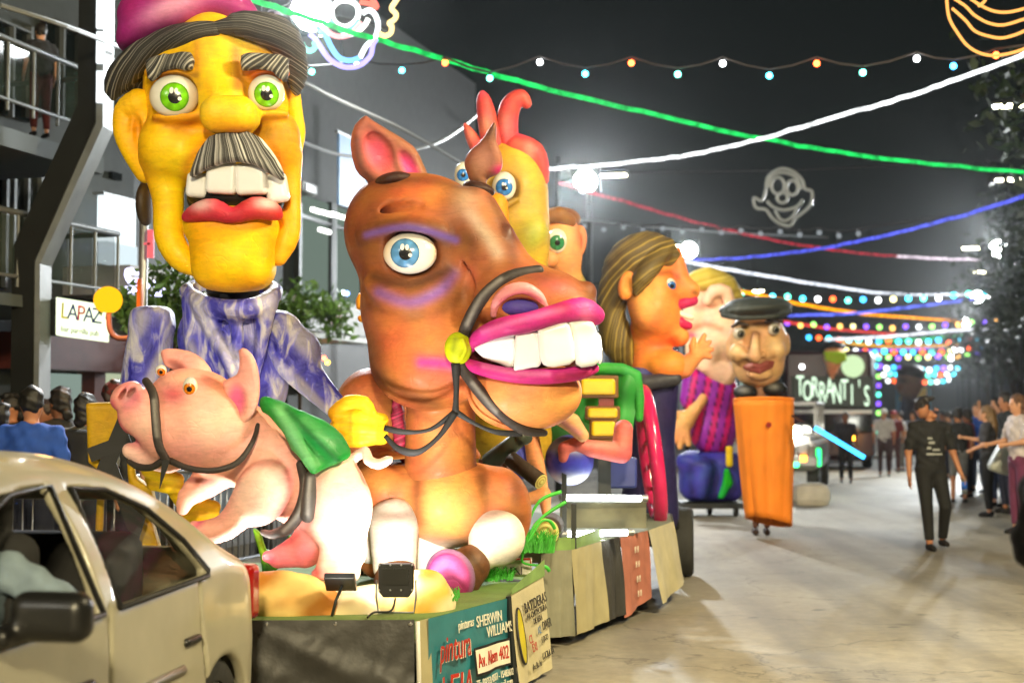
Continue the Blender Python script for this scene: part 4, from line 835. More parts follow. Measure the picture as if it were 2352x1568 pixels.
def bt2(body, u, v, size, m, sx=0.8):
    p = (Bt*(1-u)+Ct*u)*(1-v)+(Bb*(1-u)+Cb*u)*v; N_ = (Ct-Bt).cross(Bb-Bt).normalized(); N_ = N_ if N_.dot(n2) > 0 else -N_
    return text('lettering', body, m, p+N_*0.012+n2*0.02, (Ct-Bt)*(1-v)+(Cb-Bb)*v, -(Bb-Bt), size, f1, 0.001, font_scale_x=sx)
bt2('BATIDERAS', 0.62, 0.22, 0.085, INKK, 0.95); bt2('AR CHITECTURA', 0.62, 0.32, 0.05, INKK, 0.95); bt2('DE VERA', 0.62, 0.40, 0.05, INKK); bt2('DIVER', 0.86, 0.50, 0.075, INKK, 0.8); bt2('CL', 0.35, 0.56, 0.07, INKR); bt2('A2', 0.62, 0.52, 0.06, mat('blue print', rgb(70, 110, 150), 0.5)); bt2('EXI', 0.42, 0.66, 0.07, INKR); bt2('LOGO', 0.75, 0.63, 0.05, INKK); bt2('LUCILA BA', 0.78, 0.80, 0.055, INKK); bt2('Av. Bs As', 0.42, 0.85, 0.05, INKK)
pts = []
for i in range(20):
    a = 2*math.pi*i/20; u = 0.14+0.085*math.cos(a); v = 0.48+0.30*math.sin(a); N_ = (Ct-Bt).cross(Bb-Bt).normalized(); N_ = N_ if N_.dot(n2) > 0 else -N_
    pts.append((Bt*(1-u)+Ct*u)*(1-v)+(Bb*(1-u)+Cb*u)*v+N_*0.010+n2*0.012)
MB().prism(pts, n2*0.004).build('emblem', INKY, f1)
MB().tube(pts+[pts[0]], 0.007, 5).build('emblem_outline', INKK, f1)
GLIP = mat('green lip board', rgb(120, 150, 80), 0.7, var=0.3)
MB().sheet(Bt+Vector((0, 0, 0.035))+n2*0.03, Ct+Vector((0, 0, 0.10))+n2*0.03, Ct+n2*0.03, Bt+n2*0.03, 6, 2).build('deck_lip', GLIP, f1, True)
TYRE = mat('tyre rubber', rgb(46, 46, 44), 0.8, var=0.25, bump=0.3, bscale=40)
def wheel(parent, c, r, w_, ax, name='wheel'):
    ax = Vector(ax).normalized(); c = Vector(c); up = Vector((0, 0, 1)); fw = ax.cross(up).normalized(); n = 28; prof = [(r*0.62, w_*0.42), (r*0.9, w_*0.5), (r*0.98, w_*0.40), (r, w_*0.2), (r, -w_*0.2), (r*0.98, -w_*0.40), (r*0.9, -w_*0.5), (r*0.62, -w_*0.42)]
    V = [c+(fw*math.cos(2*math.pi*k/n)+up*math.sin(2*math.pi*k/n))*rr+ax*t for k in range(n) for rr, t in prof]; m_ = len(prof)
    Fc = [(k*m_+i, k*m_+i+1, ((k+1) % n)*m_+i+1, ((k+1) % n)*m_+i) for k in range(n) for i in range(m_-1)]
    wo = obj(name, pymesh(name, V, Fc, True), TYRE, parent)
    rm = MB(); rm.tube([c-ax*w_*0.36, c+ax*w_*0.36], r*0.63, 20).tube([c+ax*w_*0.36, c+ax*w_*0.44], r*0.2, 12); rm.build('rim', mat('wheel rim', rgb(120, 122, 120), 0.4, 0.6), wo)
    return wo
g = ground(1215, 1553); wheel(f1, (g.x-0.12, g.y+0.35, 0.27), 0.27, 0.18, (1, -0.2, 0)); wheel(f1, (-2.3, 8.9, 0.27), 0.27, 0.18, (1, -0.2, 0))
MB().box((-1.2, 8.8, 0.36), (0.1, 2.5, 0.12)).box((-1.2, 8.9, 0.27), (2.2, 0.06, 0.06)).build('chassis', DARKSTEEL, f1)
# straw coloured cloth mounds
MOUND = mat('painted cloth rock', rough=0.7, vc=True, var=0.15, vscale=7, bump=0.5, bscale=8)
def mound(name, label, prims, D, c1, c2, seed):
    q = Sculpt(D, 5, c1, cb=12)
    for x, y, z, rx, ry, rz in prims: q.e(x, y, z, rx, ry, rz, k=25)
    rs = np.random.RandomState(seed); a = rs.rand(4)*6
    def cf(V, c):
        t = np.clip(0.5+0.5*np.sin(V[:, 0]/38+a[0]+1.3*np.sin(V[:, 1]/17+a[1]))+0.3*np.sin(V[:, 1]/12+V[:, 0]/21+a[2]), 0, 1)[:, None]
        return np.array(c1)*(1-t)+np.array(c2)*t
    q.colfn = cf; q.post = lambda V, Q: V+vnormals(V, Q)*(3*np.sin(V[:, 0]/26+2*np.sin(V[:, 2]/30))*np.sin(V[:, 1]/14+V[:, 0]/35))[:, None]
    return tag(q.obj(name, None, MOUND), label, 'cloth rock', 'painted cloth rocks on the first float')
mound('cloth_rock', 'golden painted cloth rock beside the car tail', [(650, 1395, 10, 125, 85, 90), (580, 1385, 10, 70, 70, 80), (740, 1410, 0, 70, 45, 60)], 7.55, rgb(176, 110, 20), rgb(226, 190, 110), 1)
mound('cloth_rock', 'pale cloth rock glaring in lamp light under the pig', [(800, 1420, 10, 140, 66, 90), (720, 1395, 60, 100, 62, 90), (860, 1400, 60, 80, 60, 70)], 7.6, rgb(226, 205, 150), rgb(240, 230, 200), 2)
mound('cloth_rock', 'pale yellow cloth rock beside the horse hoof', [(970, 1385, 10, 75, 78, 80), (895, 1410, 0, 100, 60, 80)], 7.65, rgb(226, 176, 70), rgb(238, 220, 170), 3)
# deck floodlights
def deck_flood(px, py, d, w_, h_, label, cable=True):
    c = P(px, py, d); t = thing('deck_floodlight', label, 'floodlight', (c.x, c.y, ZD), 'floodlights standing on the first float')
    hw, hh = w_/2, h_/2; poly = [c+Vector((sx*hw, 0, sz*hh)) for sx, sz in ((-1, 1), (1, 1), (1, -0.6), (0.72, -1), (-0.72, -1), (-1, -0.6))]
    MB().prism(poly, (0, 0.05, 0)).build('housing', BLACKPL, t, bevel=0.006)
    MB().box(c+Vector((0, -0.006, 0.12*h_)), (w_*0.74, 0.012, h_*0.48)).build('driver_cover', mat('driver cover', rgb(16, 17, 12), 0.35), t)
    b = MB()
    for sx in (-1, -0.33, 0.33, 1):
        for sz in (0.93, -0.55): b.sphere(c+Vector((sx*hw*0.93, -0.004, sz*hh)), 0.006, 6, 4)
    b.build('screw', STEEL, t)
    b = MB(); b.tube([c+Vector((-hw-0.01, 0.03, 0)), c+Vector((-hw-0.012, 0.03, -hh)), Vector((c.x-hw, c.y+0.03, ZD+0.01)), Vector((c.x+hw, c.y+0.03, ZD+0.01)), c+Vector((hw+0.012, 0.03, -hh)), c+Vector((hw+0.01, 0.03, 0))], 0.006, 6); b.build('bracket', STEEL, t, True)
    if cable: MB().tube(smooth_pts([tuple(c+Vector((0, -0.02, -hh))), tuple(c+Vector((-0.02, -0.06, -hh-0.06))), (c.x-0.1, c.y-0.1, ZD+0.03), (c.x-0.13, c.y-0.16, ZD+0.012)], 5), 0.006, 6).build('cable', BLACKPL, t, True)
    MB().box(c+Vector((0, 0.056, 0.05*h_)), (w_*0.8, 0.008, h_*0.7)).build('lens', emat('deck flood glow', (1, 1, 0.95), 14), t)
    return t, c
t, c = deck_flood(909, 1333, 7.42, 0.185, 0.175, 'black floodlight with cable standing before the horse leg')
def spot(parent, name, loc, aim, power, col, size=110, soft=0.06):
    ld = bpy.data.lights.new(name, 'SPOT'); ld.energy = power; ld.color = col; ld.spot_size = math.radians(size); ld.spot_blend = 0.8; ld.shadow_soft_size = soft
    o = bpy.data.objects.new(name, ld); COL.objects.link(o); o.parent = parent; o.location = Vector(loc)-world_loc(parent)
    o.rotation_euler = (Vector(aim)-Vector(loc)).to_track_quat('-Z', 'Y').to_euler(); return o
spot(t, 'flood_lamp', c+Vector((0, 0.09, 0.02)), P(980, 1000, 8.8), 58, (1, 0.97, 0.9), 120)
c2 = P(782, 1336, 7.42)
t2 = thing('deck_floodlight', 'small tilted floodlight on a thin stand beneath the pig', 'floodlight', (c2.x, c2.y, ZD), 'floodlights standing on the first float')
MB().box(c2, (0.16, 0.13, 0.035), (Vector((1, 0, 0)), Vector((0, 0.8, -0.6)), Vector((0, 0.6, 0.8)))).build('housing', BLACKPL, t2, bevel=0.005)
MB().tube([c2+Vector((0.01, 0.0, -0.02)), c2+Vector((-0.02, -0.02, -0.09)), c2+Vector((-0.05, -0.05, -0.22))], 0.008, 6).build('stand', DARKSTEEL, t2, True)
MB().box(c2+Vector((0, 0.012, 0.016)), (0.13, 0.10, 0.006), (Vector((1, 0, 0)), Vector((0, 0.8, -0.6)), Vector((0, 0.6, 0.8)))).build('lens', MATS['deck flood glow'], t2)
spot(t2, 'flood_lamp', c2+Vector((0.02, -0.22, 0.02)), P(775, 1150, 7.75), 12, (1, 0.95, 0.88), 95)
t3, c3 = deck_flood(560, 1352, 7.6, 0.17, 0.15, 'floodlight hidden behind the car tail at the float corner', False)
spot(t3, 'flood_lamp', c3+Vector((0, 0.09, 0.02)), P(500, 420, 8.6), 120, (1, 0.95, 0.85), 110)
# white boards with lettering behind the horse
bd = thing('slogan_board', 'low white slogan board standing behind the horse hooves', 'sign', P(1010, 1330, 9.2))
b = MB(); b.prism([P(780, 1345, 9.25), P(1222, 1325, 9.25), P(1222, 1280, 9.25), P(780, 1290, 9.25)], (0, 0.02, 0)); b.build('board', mat('white board', rgb(205, 200, 185), 0.6), bd)
for s_, px, py, sz in (('61', 818, 1310, 0.07), ('NI UN', 852, 1318, 0.075), ('UN', 1178, 1314, 0.09)): text('lettering', s_, INKK, P(px, py, 9.24), (1, 0, 0), (0, 0, 1), sz, bd)
MB().tube([P(818+14*math.cos(a*0.5236), 1310+16*math.sin(a*0.5236), 9.24) for a in range(13)], 0.004, 5).build('number_ring', INKK, bd)
MB().tube([P(1170, 1284, 9.24), P(1218, 1283, 9.24), P(1220, 1300, 9.24)], 0.006, 5).build('red_border', INKR, bd)
# grass, leaves
GRASS = mat('bright artificial grass', rgb(60, 170, 40), 0.6, var=0.4, vscale=20)
def grass(cx, cy, d, w_, n, seed, hgt, label):
    rs = random.Random(seed); b = MB(); c = P(cx, cy, d)
    for _ in range(n):
        p0 = c+Vector((rs.uniform(-w_, w_), rs.uniform(-0.15, 0.15), 0)); hh = hgt*rs.uniform(0.4, 1); dx = Vector((rs.uniform(-1, 1), rs.uniform(-0.6, 0.6), 0))*hh*0.6; wd = Vector((0.004, 0, 0))
        b.add([p0-wd, p0+wd, p0+dx*0.4+Vector((0, 0, hh*0.7))+wd*0.7, p0+dx*0.4+Vector((0, 0, hh*0.7))-wd*0.7, p0+dx+Vector((0, 0, hh))], [(0, 1, 2, 3), (3, 2, 4)])
    return tag(b.build('grass_tuft', GRASS), label, 'grass', kind='stuff')
grass(1130, 1340, 9.0, 0.12, 260, 1, 0.12, 'short bright green artificial grass by the horse hoof'); grass(1225, 1265, 9.2, 0.13, 300, 2, 0.16, 'bright green artificial grass at the log end'); grass(1030, 1372, 7.75, 0.06, 90, 3, 0.05, 'dry tuft of grass beside the hoof sole')
pl_ = thing('grass_plant', 'tall thin-bladed green plant beside the sawn log', 'plant', P(1215, 1260, 9.1))
for pts in ([(1208, 1255), (1215, 1200), (1240, 1150), (1290, 1128)], [(1212, 1255), (1225, 1210), (1255, 1180), (1300, 1152)], [(1205, 1255), (1195, 1180), (1192, 1105)], [(1210, 1250), (1240, 1200), (1262, 1196), (1275, 1215)], [(1210, 1250), (1200, 1290), (1250, 1300), (1262, 1312)]):
    w0 = 0.03 if pts[-1][1] == 1105 else 0.012
    ribbon(pl_, 9.1, [(x, y, 0.02*i) for i, (x, y) in enumerate(pts)], w0, 'blade', mat('glossy leaf', rgb(70, 190, 60), 0.4, var=0.2))
def log(px, py, d, r, ln, ax, label, ring=True):
    c = P(px, py, d); ax = Vector(ax).normalized(); t = thing('sawn_log', label, 'log', (c.x, c.y, c.z-r), 'painted log props')
    MB().tube([c, c+ax*ln*0.5, c+ax*ln], [r, r*0.95, r], 20).build('bark', mat('painted bark', rgb(60, 44, 30), 0.8, bump=0.5), t, True)
    for k in range(5):
        rr = r*(0.97-0.18*k); MB().tube([c-ax*(0.004+0.002*k), c-ax*(0.002+0.002*k)], rr, 24).build('growth_ring', mat('log ring pale', rgb(235, 225, 140), 0.6) if k % 2 == 0 else mat('log ring dark', rgb(200, 175, 90), 0.6), t)
log(1252, 1222, 9.35, 0.095, 0.5, (0.1, 1, 0.0), 'sawn log with pale ringed end lying by the plant')
log(1242, 1105, 9.5, 0.055, 0.3, (-0.7, 0.6, 0.5), 'thin dark log raised above the plant'); 

# ================================================================== FLOAT TWO
f2 = thing('parade_float', 'second float trailer with light tubes and patched cloth skirts', 'float', (0.4, 11.2, 0))
Z2 = 0.65
ring2 = [(0.19, 9.6), (0.40, 9.7), (0.64, 10.35), (0.80, 10.7), (1.06, 11.25), (1.36, 12.15), (1.45, 13.1), (-1.2, 13.4), (-1.6, 10.2)]
R2 = [Vector((x, y, Z2)) for x, y in ring2]
MB().prism(R2, (0, 0, -0.08)).build('deck', mat('deck board grey', rgb(120, 128, 110), 0.8), f2)
GREYC = mat('grey canvas', rgb(128, 126, 106), 0.8, var=0.2, bump=0.25, bscale=10); PINKB = mat('faded pink banner', rgb(176, 110, 92), 0.6, var=0.3, vscale=5)
SK = ((GREYC, 'grey_skirt'), (BEIGE, 'tan_skirt'), (TARP, 'black_skirt'), (PINKB, 'pink_banner'), (mat('cream canvas', rgb(186, 176, 140), 0.7), 'cream_flap'), (GREYC, 'grey_skirt'))
for i in range(6):
    a, b_ = R2[i], R2[i+1]; n_ = Vector(((b_-a).y, -(b_-a).x, 0)).normalized(); fl = 0.05 if i != 4 else 0.12
    MB().sheet(a+n_*0.01, b_+n_*0.01, b_+n_*fl+dn*(0.5 if i > 2 else 0.57), a+n_*fl+dn*(0.57 if i != 3 else 0.6), 12, 10, lambda u, v, i=i: 0.014*v*math.sin(u*10+i)+0.006*math.sin(u*25+v*5+i)).build(SK[i][1], SK[i][0], f2, True)
for k in range(4):
    a, b_ = R2[3], R2[4]; n_ = Vector(((b_-a).y, -(b_-a).x, 0)).normalized(); p = a+(b_-a)*0.45+dn*(0.12+0.11*k)+n_*(0.04+0.008*k)
    text('lettering', ['CARNAVAL', 'FERIA', 'LINCOLN', '2023'][k] if False else 'II II', INKW, p, b_-a, (0, 0, 1), 0.07, f2, 0.001)
for i in (0, 1): 
    a, b_ = R2[i], R2[i+1]; MB().prism([a+Vector((0, 0, 0.0)), b_, b_+Vector((0, 0, 0.09)), a+Vector((0, 0, 0.07))], (0.0, 0.02, 0)).build('deck_lip', GLIP, f2)
g = ground(1310, 1472); wheel(f2, (g.x-0.1, g.y+0.3, 0.28), 0.28, 0.19, (1, -0.25, 0)); g = ground(1562, 1328); wheel(f2, (g.x+0.05, g.y+0.2, 0.33), 0.33, 0.21, (1, -0.12, 0)); wheel(f2, (-1.1, 12.9, 0.33), 0.33, 0.21, (1, -0.12, 0))
MB().box((0.3, 13.5, 0.36), (2.2, 0.1, 0.1)).box((0.2, 12.5, 0.5), (0.12, 2.6, 0.12)).build('chassis', DARKSTEEL, f2)
g = ground(1562, 1328); MB().tube([(g.x-0.25, g.y+0.55, 0.55), (g.x-0.2, g.y+0.35, 0.72), (g.x-0.1, g.y-0.05, 0.70), (g.x-0.08, g.y-0.2, 0.5)], 0.06, 8).build('mudguard', DARKSTEEL, f2, True)
TUBE = emat('light tube glow', (0.95, 1.0, 0.93), 14)
def tube_light(x0, y0, x1, y1, d, label):
    a, b_ = P(x0, y0, d), P(x1, y1, d+0.1); t = thing('light_tube', label, 'light tube', (a+b_)/2, 'light tubes on the second float')
    MB().tube([a, b_], 0.022, 12).build('tube', TUBE, t, True)
    dv = (b_-a).normalized(); MB().tube([a-dv*0.05, a], 0.027, 10).build('end_cap', STEEL, t); MB().tube([b_, b_+dv*0.05], 0.027, 10).build('end_cap', STEEL, t)
    MB().tube([a+Vector((0, 0.04, -0.02)), b_+Vector((0, 0.04, -0.02))], 0.02, 6).build('batten', STEEL, t)
tube_light(1300, 1142, 1472, 1144, 10.6, 'upper white light tube in front of the pink wheel'); tube_light(1302, 1226, 1440, 1222, 10.3, 'lower white light tube beside the sawn log')
MB()
MB().box(P(1385, 1182, 10.9), (0.66, 0.03, 0.2)).build('painted_panel', mat('painted landscape panel', rgb(110, 108, 84), 0.6, var=0.6, vscale=3), f2)
for px, y0, y1, d, l in ((1296, 1122, 1210, 10.55, 'dark stake holding the upper light tube'), (1318, 1198, 1268, 9.75, 'short grey stake at the deck corner')):
    tag(MB().box((P(px, y0, d)+P(px, y1, d))/2, (0.035, 0.035, abs((P(px, y0, d)-P(px, y1, d)).z)+0.25)).build('stake', DARKSTEEL), l, 'stake')
# rooster
DR = 11.2
YR = rgb(196, 156, 40); RED = rgb(206, 70, 62)
ro = thing('rooster_figure', 'yellow carnival rooster figure with red comb behind the horse', 'carnival figure', P(1190, 1250, DR))
q = Sculpt(DR, 5, YR, cb=10); q.e(1165, 450, 20, 95, 130, 90, k=30).e(1205, 560, 0, 58, 100, 70, k=40).c([(1190, 620, 30, 60), (1180, 800, 40, 75), (1170, 1000, 60, 100)], k=30).e(1225, 535, -50, 30, 36, 30, rgb(170, 170, 60), k=20, rot=20)
q.e(1158, 432, -70, 36, 38, 30, sub=True, k=8).c([(1130, 462, -66, 7), (1158, 474, -78, 8), (1186, 458, -72, 6)], k=8)
q.pe(1160, 440, -60, 46, 50, 80, rgb(70, 60, 30), 0.7).pe(1235, 540, -70, 26, 34, 60, rgb(150, 160, 60), 0.7).pe(1245, 590, -40, 14, 60, 60, rgb(225, 185, 50), 0.6).pl([(1195, 350, -60), (1225, 420, -70), (1240, 500, -60)], 16, rgb(215, 175, 60), 0.6, zr=60).obj('head', ro)
eye(ro, DR, 1158, 428, -66, 27, 33, 24, (0, 4), 19, 7, rgb(50, 120, 205)); eye(ro, DR, 1064, 402, -50, 20, 30, 20, (0, 2), 14, 5, rgb(50, 120, 205), spark=False)
for pts in ([(1135, 340, 0, 26), (1122, 285, -5, 24), (1112, 235, -8, 18), (1108, 215, -8, 8)], [(1172, 345, 0, 24), (1166, 290, -5, 24), (1172, 245, -10, 24), (1195, 224, -14, 19), (1210, 238, -14, 12)], [(1098, 340, 0, 18), (1082, 312, 0, 14), (1068, 286, 0, 5)], [(1185, 340, 0, 34), (1222, 352, 0, 30), (1242, 385, 0, 20), (1252, 415, 0, 9)]):
    q = Sculpt(DR, 4, RED, cb=8); q.c(pts, k=16, sm=3); q.pe(pts[1][0]-6, pts[1][1], -30, 12, 26, 40, rgb(240, 140, 130), 0.7).pe(pts[-1][0], pts[-1][1], 0, 20, 20, 40, rgb(225, 90, 80), 0.6).obj('comb_lobe', ro)
q = Sculpt(DR, 4, rgb(230, 150, 20)); q.c([(1140, 470, -90, 26), (1150, 540, -120, 20), (1160, 590, -110, 8)], k=8).obj('beak', ro)
q = Sculpt(DR, 4, rgb(240, 150, 20)); q.poly([(818, 690), (826, 672), (836, 676), (836, 708), (820, 712)], 40, 20, 8).poly([(822, 726), (836, 722), (838, 742), (824, 738)], 40, 20, 6).poly([(830, 700), (836, 700), (960, 1040), (930, 1040)], 60, 12, 6).obj('wing', ro)
# second head behind the rooster
DF = 12.2; SKN = rgb(232, 150, 92)
fh = thing('big_eared_figure', 'peach-faced carnival figure with green eyes and large ear', 'carnival figure', P(1290, 1200, DF))
q = Sculpt(DF, 5, SKN, cb=9); q.e(1280, 560, 20, 56, 80, 70, k=20).c([(1290, 600, 20, 45), (1305, 660, 20, 30)], k=20).e(1262, 596, -60, 20, 20, 25, k=12).c([(1320, 660, 30, 30), (1320, 800, 40, 50), (1300, 1000, 60, 70)], rgb(60, 130, 60), k=20).pe(1260, 622, -60, 18, 8, 50, rgb(190, 30, 40), 0.9).pe(1300, 560, -50, 20, 40, 50, rgb(245, 180, 120), 0.5).obj('head', fh)
q = Sculpt(DF, 4, SKN); q.e(1328, 556, 10, 20, 40, 18, rot=8).e(1330, 556, -8, 8, 24, 10, sub=True, k=5).pe(1330, 556, -5, 9, 24, 30, rgb(190, 90, 50), 0.7).obj('ear', fh)
q = Sculpt(DF, 4, rgb(140, 92, 40)); q.c([(1252, 500, -45, 14), (1282, 492, -45, 18), (1308, 508, -20, 16)], k=8).e(1285, 505, 40, 50, 30, 60).obj('hair', fh)
eye(fh, DF, 1279, 553, -52, 23, 28, 18, (0, 5), 17, 6, rgb(40, 120, 70), spark=False)
# limbs and props between the floats
lm = thing('reaching_figure', 'pink and peach limbed carnival figure stooping below the horse chin', 'carnival figure', P(1330, 1200, 10.6))
q = Sculpt(10.6, 4, rgb(205, 100, 96), cb=6); q.c([(1432, 985, 20, 22), (1428, 1040, 10, 24), (1360, 1030, 0, 20), (1322, 1022, -5, 19), (1298, 1030, -10, 17), (1296, 1052, -12, 15)], k=8).pe(1390, 1020, -20, 40, 8, 40, rgb(235, 150, 140), 0.6).obj('arm', lm)
q = Sculpt(10.6, 4, rgb(232, 178, 120), cb=6); q.c([(1280, 955, -20, 18), (1312, 970, -25, 22), (1338, 1000, -28, 15)], k=8).pl([(1290, 965, -40), (1330, 995, -45)], 8, rgb(220, 130, 160), 0.6).obj('arm', lm)
q = Sculpt(10.6, 4, rgb(240, 160, 100), cb=6); q.c([(1222, 1010, 20, 18), (1228, 1050, 15, 20), (1245, 1090, 10, 12), (1248, 1140, 8, 12)], k=8).c([(1200, 1150, 0, 14), (1250, 1135, 0, 16), (1255, 1180, -4, 10)], k=8).obj('leg', lm)
q = Sculpt(10.7, 4.5, rgb(60, 62, 170), cb=8); q.e(1308, 1056, 0, 56, 58, 56, k=10).e(1200, 1050, 30, 40, 50, 50, rgb(80, 80, 185)); q.pe(1308, 1028, -40, 44, 12, 60, rgb(215, 220, 235), 0.9).pe(1310, 1100, -30, 60, 14, 70, rgb(225, 228, 232), 0.9).pe(1320, 1065, -50, 22, 20, 50, rgb(60, 60, 200), 0.6)
q.obj('round_trousers', lm)
bx_ = thing('patched_coat_rack', 'stack of yellow panels with brown edges over green cloth', 'prop', P(1385, 1200, 11.4))
MB().sheet(P(1340, 850, 11.7), P(1470, 860, 11.6), P(1450, 1010, 11.6), P(1320, 960, 11.7), 16, 12, lambda u, v: 0.03*math.sin(u*14)+0.02*math.sin(v*11+u*3)).build('green_cloth', mat('green painted cloth', rgb(40, 140, 50), 0.6, var=0.4, vscale=4), bx_, True)
q = Sculpt(11.65, 5, rgb(50, 150, 60)); q.c([(1330, 850, 10, 12), (1390, 846, 0, 14), (1460, 862, 0, 14), (1468, 960, 0, 10)], k=6, sm=2).obj('cloth_hem', bx_)
for x, y, hx, hy in ((1374, 888, 46, 26), (1384, 948, 40, 16), (1386, 984, 32, 24), (1388, 1030, 30, 22)):
    MB().box(P(x, y, 11.4), (hx*2*11.4/F, 0.10, hy*2*11.4/F)).build('panel_edge', mat('brown edge paint', rgb(110, 70, 20), 0.5), bx_, bevel=0.015); MB().box(P(x, y, 11.34), (hx*1.7*11.4/F, 0.05, hy*1.4*11.4/F)).build('yellow_panel', mat('yellow panel paint', rgb(220, 180, 10), 0.4, var=0.3, vscale=3), bx_, bevel=0.02)
MB().box(P(1392, 915, 11.42), (0.12, 0.08, 0.18)).build('red_spacer', mat('dull red paint', rgb(120, 40, 40), 0.5), bx_); MB().box(P(1388, 1120, 11.45), (0.1, 0.1, 0.6)).build('post', DARKSTEEL, bx_)
MB().box(P(1420, 1085, 11.5), (0.3, 0.1, 0.25)).build('blue_crate', mat('blue drum', rgb(50, 60, 130), 0.4), bx_, bevel=0.02)
cn = thing('cannon_prop', 'dark green barrel prop under the horse jaw', 'prop', P(1160, 1200, 9.9)); MB().tube([P(1125, 1062, 9.9), P(1200, 1002, 9.7)], [0.07, 0.055], 14).tube([P(1200, 1002, 9.7), P(1206, 998, 9.68)], 0.065, 14).build('barrel', mat('dull green barrel', rgb(62, 70, 60), 0.45), cn, True); MB().box(P(1135, 1110, 9.95), (0.22, 0.04, 0.34)).box(P(1172, 1110, 9.93), (0.05, 0.05, 0.5)).build('stand', mat('dusty pink board', rgb(150, 110, 115), 0.6), cn)
# pink wheel
pw = thing('pink_wheel', 'tall glossy pink ring wheel standing beside the woman figure', 'wheel', P(1500, 1210, 12.4))
def ringpts(cx, cy, d, rx, ry, rd, n=40, tilt=0):
    out = []
    for k in range(n+1):
        a = 2*math.pi*k/n; c = P(cx, cy, d); out.append(c+Vector((math.sin(a)*rx*d/F+math.cos(a)*tilt*d/F, -math.sin(a)*rd*d/F, math.cos(a)*ry*d/F)))
    return out
MB().tube(ringpts(1495, 1046, 12.4, 1, 148, 118, tilt=-18), 0.062, 12, False).build('rim', mat('glossy pink paint', rgb(215, 40, 100), 0.22, var=0.1, coat=0.5), pw, True)
MB().tube(ringpts(1502, 1046, 12.45, 0, 118, 95, tilt=-15), 0.03, 10, False).build('inner_ring', mat('dull pink paint', rgb(205, 70, 90), 0.4), pw, True)
for k in range(6):
    a = math.pi*k/6+0.3; c = P(1500, 1046, 12.43); dv = Vector((math.cos(a)*-14, -math.sin(a)*100, 0))*12.4/F+Vector((0, 0, math.cos(a)*125*12.4/F)); MB().tube([c-dv, c+dv], 0.018, 6).build('spoke', MATS['dull pink paint'], pw, True)
# ================================================================== WOMAN FIGURE
DW = 13.2; WS = rgb(244, 140, 64)
wo = thing('woman_figure', 'long-haired carnival woman figure in profile with magenta lips', 'carnival figure', P(1520, 1250, DW))
q = Sculpt(DW, 4.5, WS, cb=9); q.e(1588, 664, -10, 20, 17, 18, k=10).e(1500, 680, 0, 62, 78, 62, k=25).e(1495, 720, -30, 42, 45, 40, k=25).c([(1548, 585, 0, 20), (1562, 640, -5, 22), (1580, 680, -5, 17)], k=20).e(1582, 672, -8, 18, 14, 18, k=8).c([(1530, 745, 0, 45), (1560, 772, 0, 24)], k=25).c([(1490, 760, 20, 44), (1500, 850, 25, 52)], k=20).e(1535, 840, -20, 48, 36, 40, k=15)
q.pe(1478, 700, -60, 28, 40, 60, rgb(246, 180, 110), 0.85).pe(1545, 640, -30, 20, 40, 60, rgb(190, 84, 34), 0.7).pe(1594, 672, -12, 9, 6, 40, rgb(40, 16, 14), 0.9).pl([(1515, 628, -50), (1540, 625, -40), (1556, 636, -30)], 7, rgb(150, 64, 24), 0.8, zr=50).pe(1560, 765, -20, 20, 14, 40, rgb(250, 170, 90), 0.6).pl([(1445, 760, -20), (1500, 790, -30), (1550, 780, -20)], 12, rgb(205, 84, 30), 0.7, zr=60).pe(1520, 830, -50, 30, 20, 40, rgb(240, 150, 50), 0.7).obj('head', wo)
HB = rgb(132, 104, 34)
q = Sculpt(DW, 4.5, HB); q.c([(1535, 590, 0, 30), (1500, 575, 0, 42), (1450, 595, 0, 52), (1415, 650, 10, 38), (1405, 720, 15, 34), (1420, 790, 15, 38), (1440, 830, 15, 18)], k=20, sm=3).e(1465, 620, 40, 75, 75, 75).c([(1540, 560, -20, 12), (1505, 600, -50, 22), (1475, 640, -60, 22), (1462, 670, -60, 10)], k=10, sm=2)
q.post, q.colfn = strands(lambda V: np.hypot(V[:, 0]-(1600-CX), V[:, 1]-(800-CY)), 2, 0.2, rgb(84, 66, 18), rgb(176, 148, 62), 21, 0.45); q.obj('hair', wo, MATTE)
q = Sculpt(DW, 4, WS); q.e(1440, 656, -48, 20, 34, 14, rot=12).e(1442, 654, -62, 9, 20, 8, sub=True, k=5).pe(1445, 650, -60, 9, 20, 30, rgb(176, 120, 30), 0.7).obj('ear', wo)
q = Sculpt(DW, 3.5, rgb(190, 26, 76)); q.c([(1545, 705, -14, 10), (1568, 697, -18, 13), (1592, 690, -14, 12)], k=6).c([(1546, 720, -14, 10), (1562, 742, -18, 13), (1582, 748, -14, 9)], k=6).obj('lips', wo)
q = Sculpt(DW, 3.5, rgb(232, 225, 205)); q.c([(1552, 716, -20, 7), (1586, 728, -18, 8)]).obj('teeth', wo)
eye(wo, DW, 1533, 655, -34, 20, 18, 18, (8, 2), 11, 5, rgb(50, 110, 190), spark=False)
q = Sculpt(DW, 5, rgb(44, 40, 92), cb=7); q.e(1490, 870, 20, 58, 38, 60, rgb(60, 62, 130), k=10).c([(1505, 890, 20, 55), (1500, 1000, 25, 50), (1490, 1180, 30, 70)], rgb(40, 34, 80), k=15).c([(1430, 850, -20, 14), (1480, 880, -55, 18), (1550, 870, -40, 16)], rgb(58, 58, 66), k=8).pe(1475, 838, -40, 12, 20, 40, rgb(120, 130, 200), 0.6).obj('dress', wo)
q = Sculpt(DW, 4, rgb(238, 150, 90), cb=6); q.c([(1540, 850, -10, 30), (1570, 845, -25, 24), (1600, 815, -35, 16)], k=8)
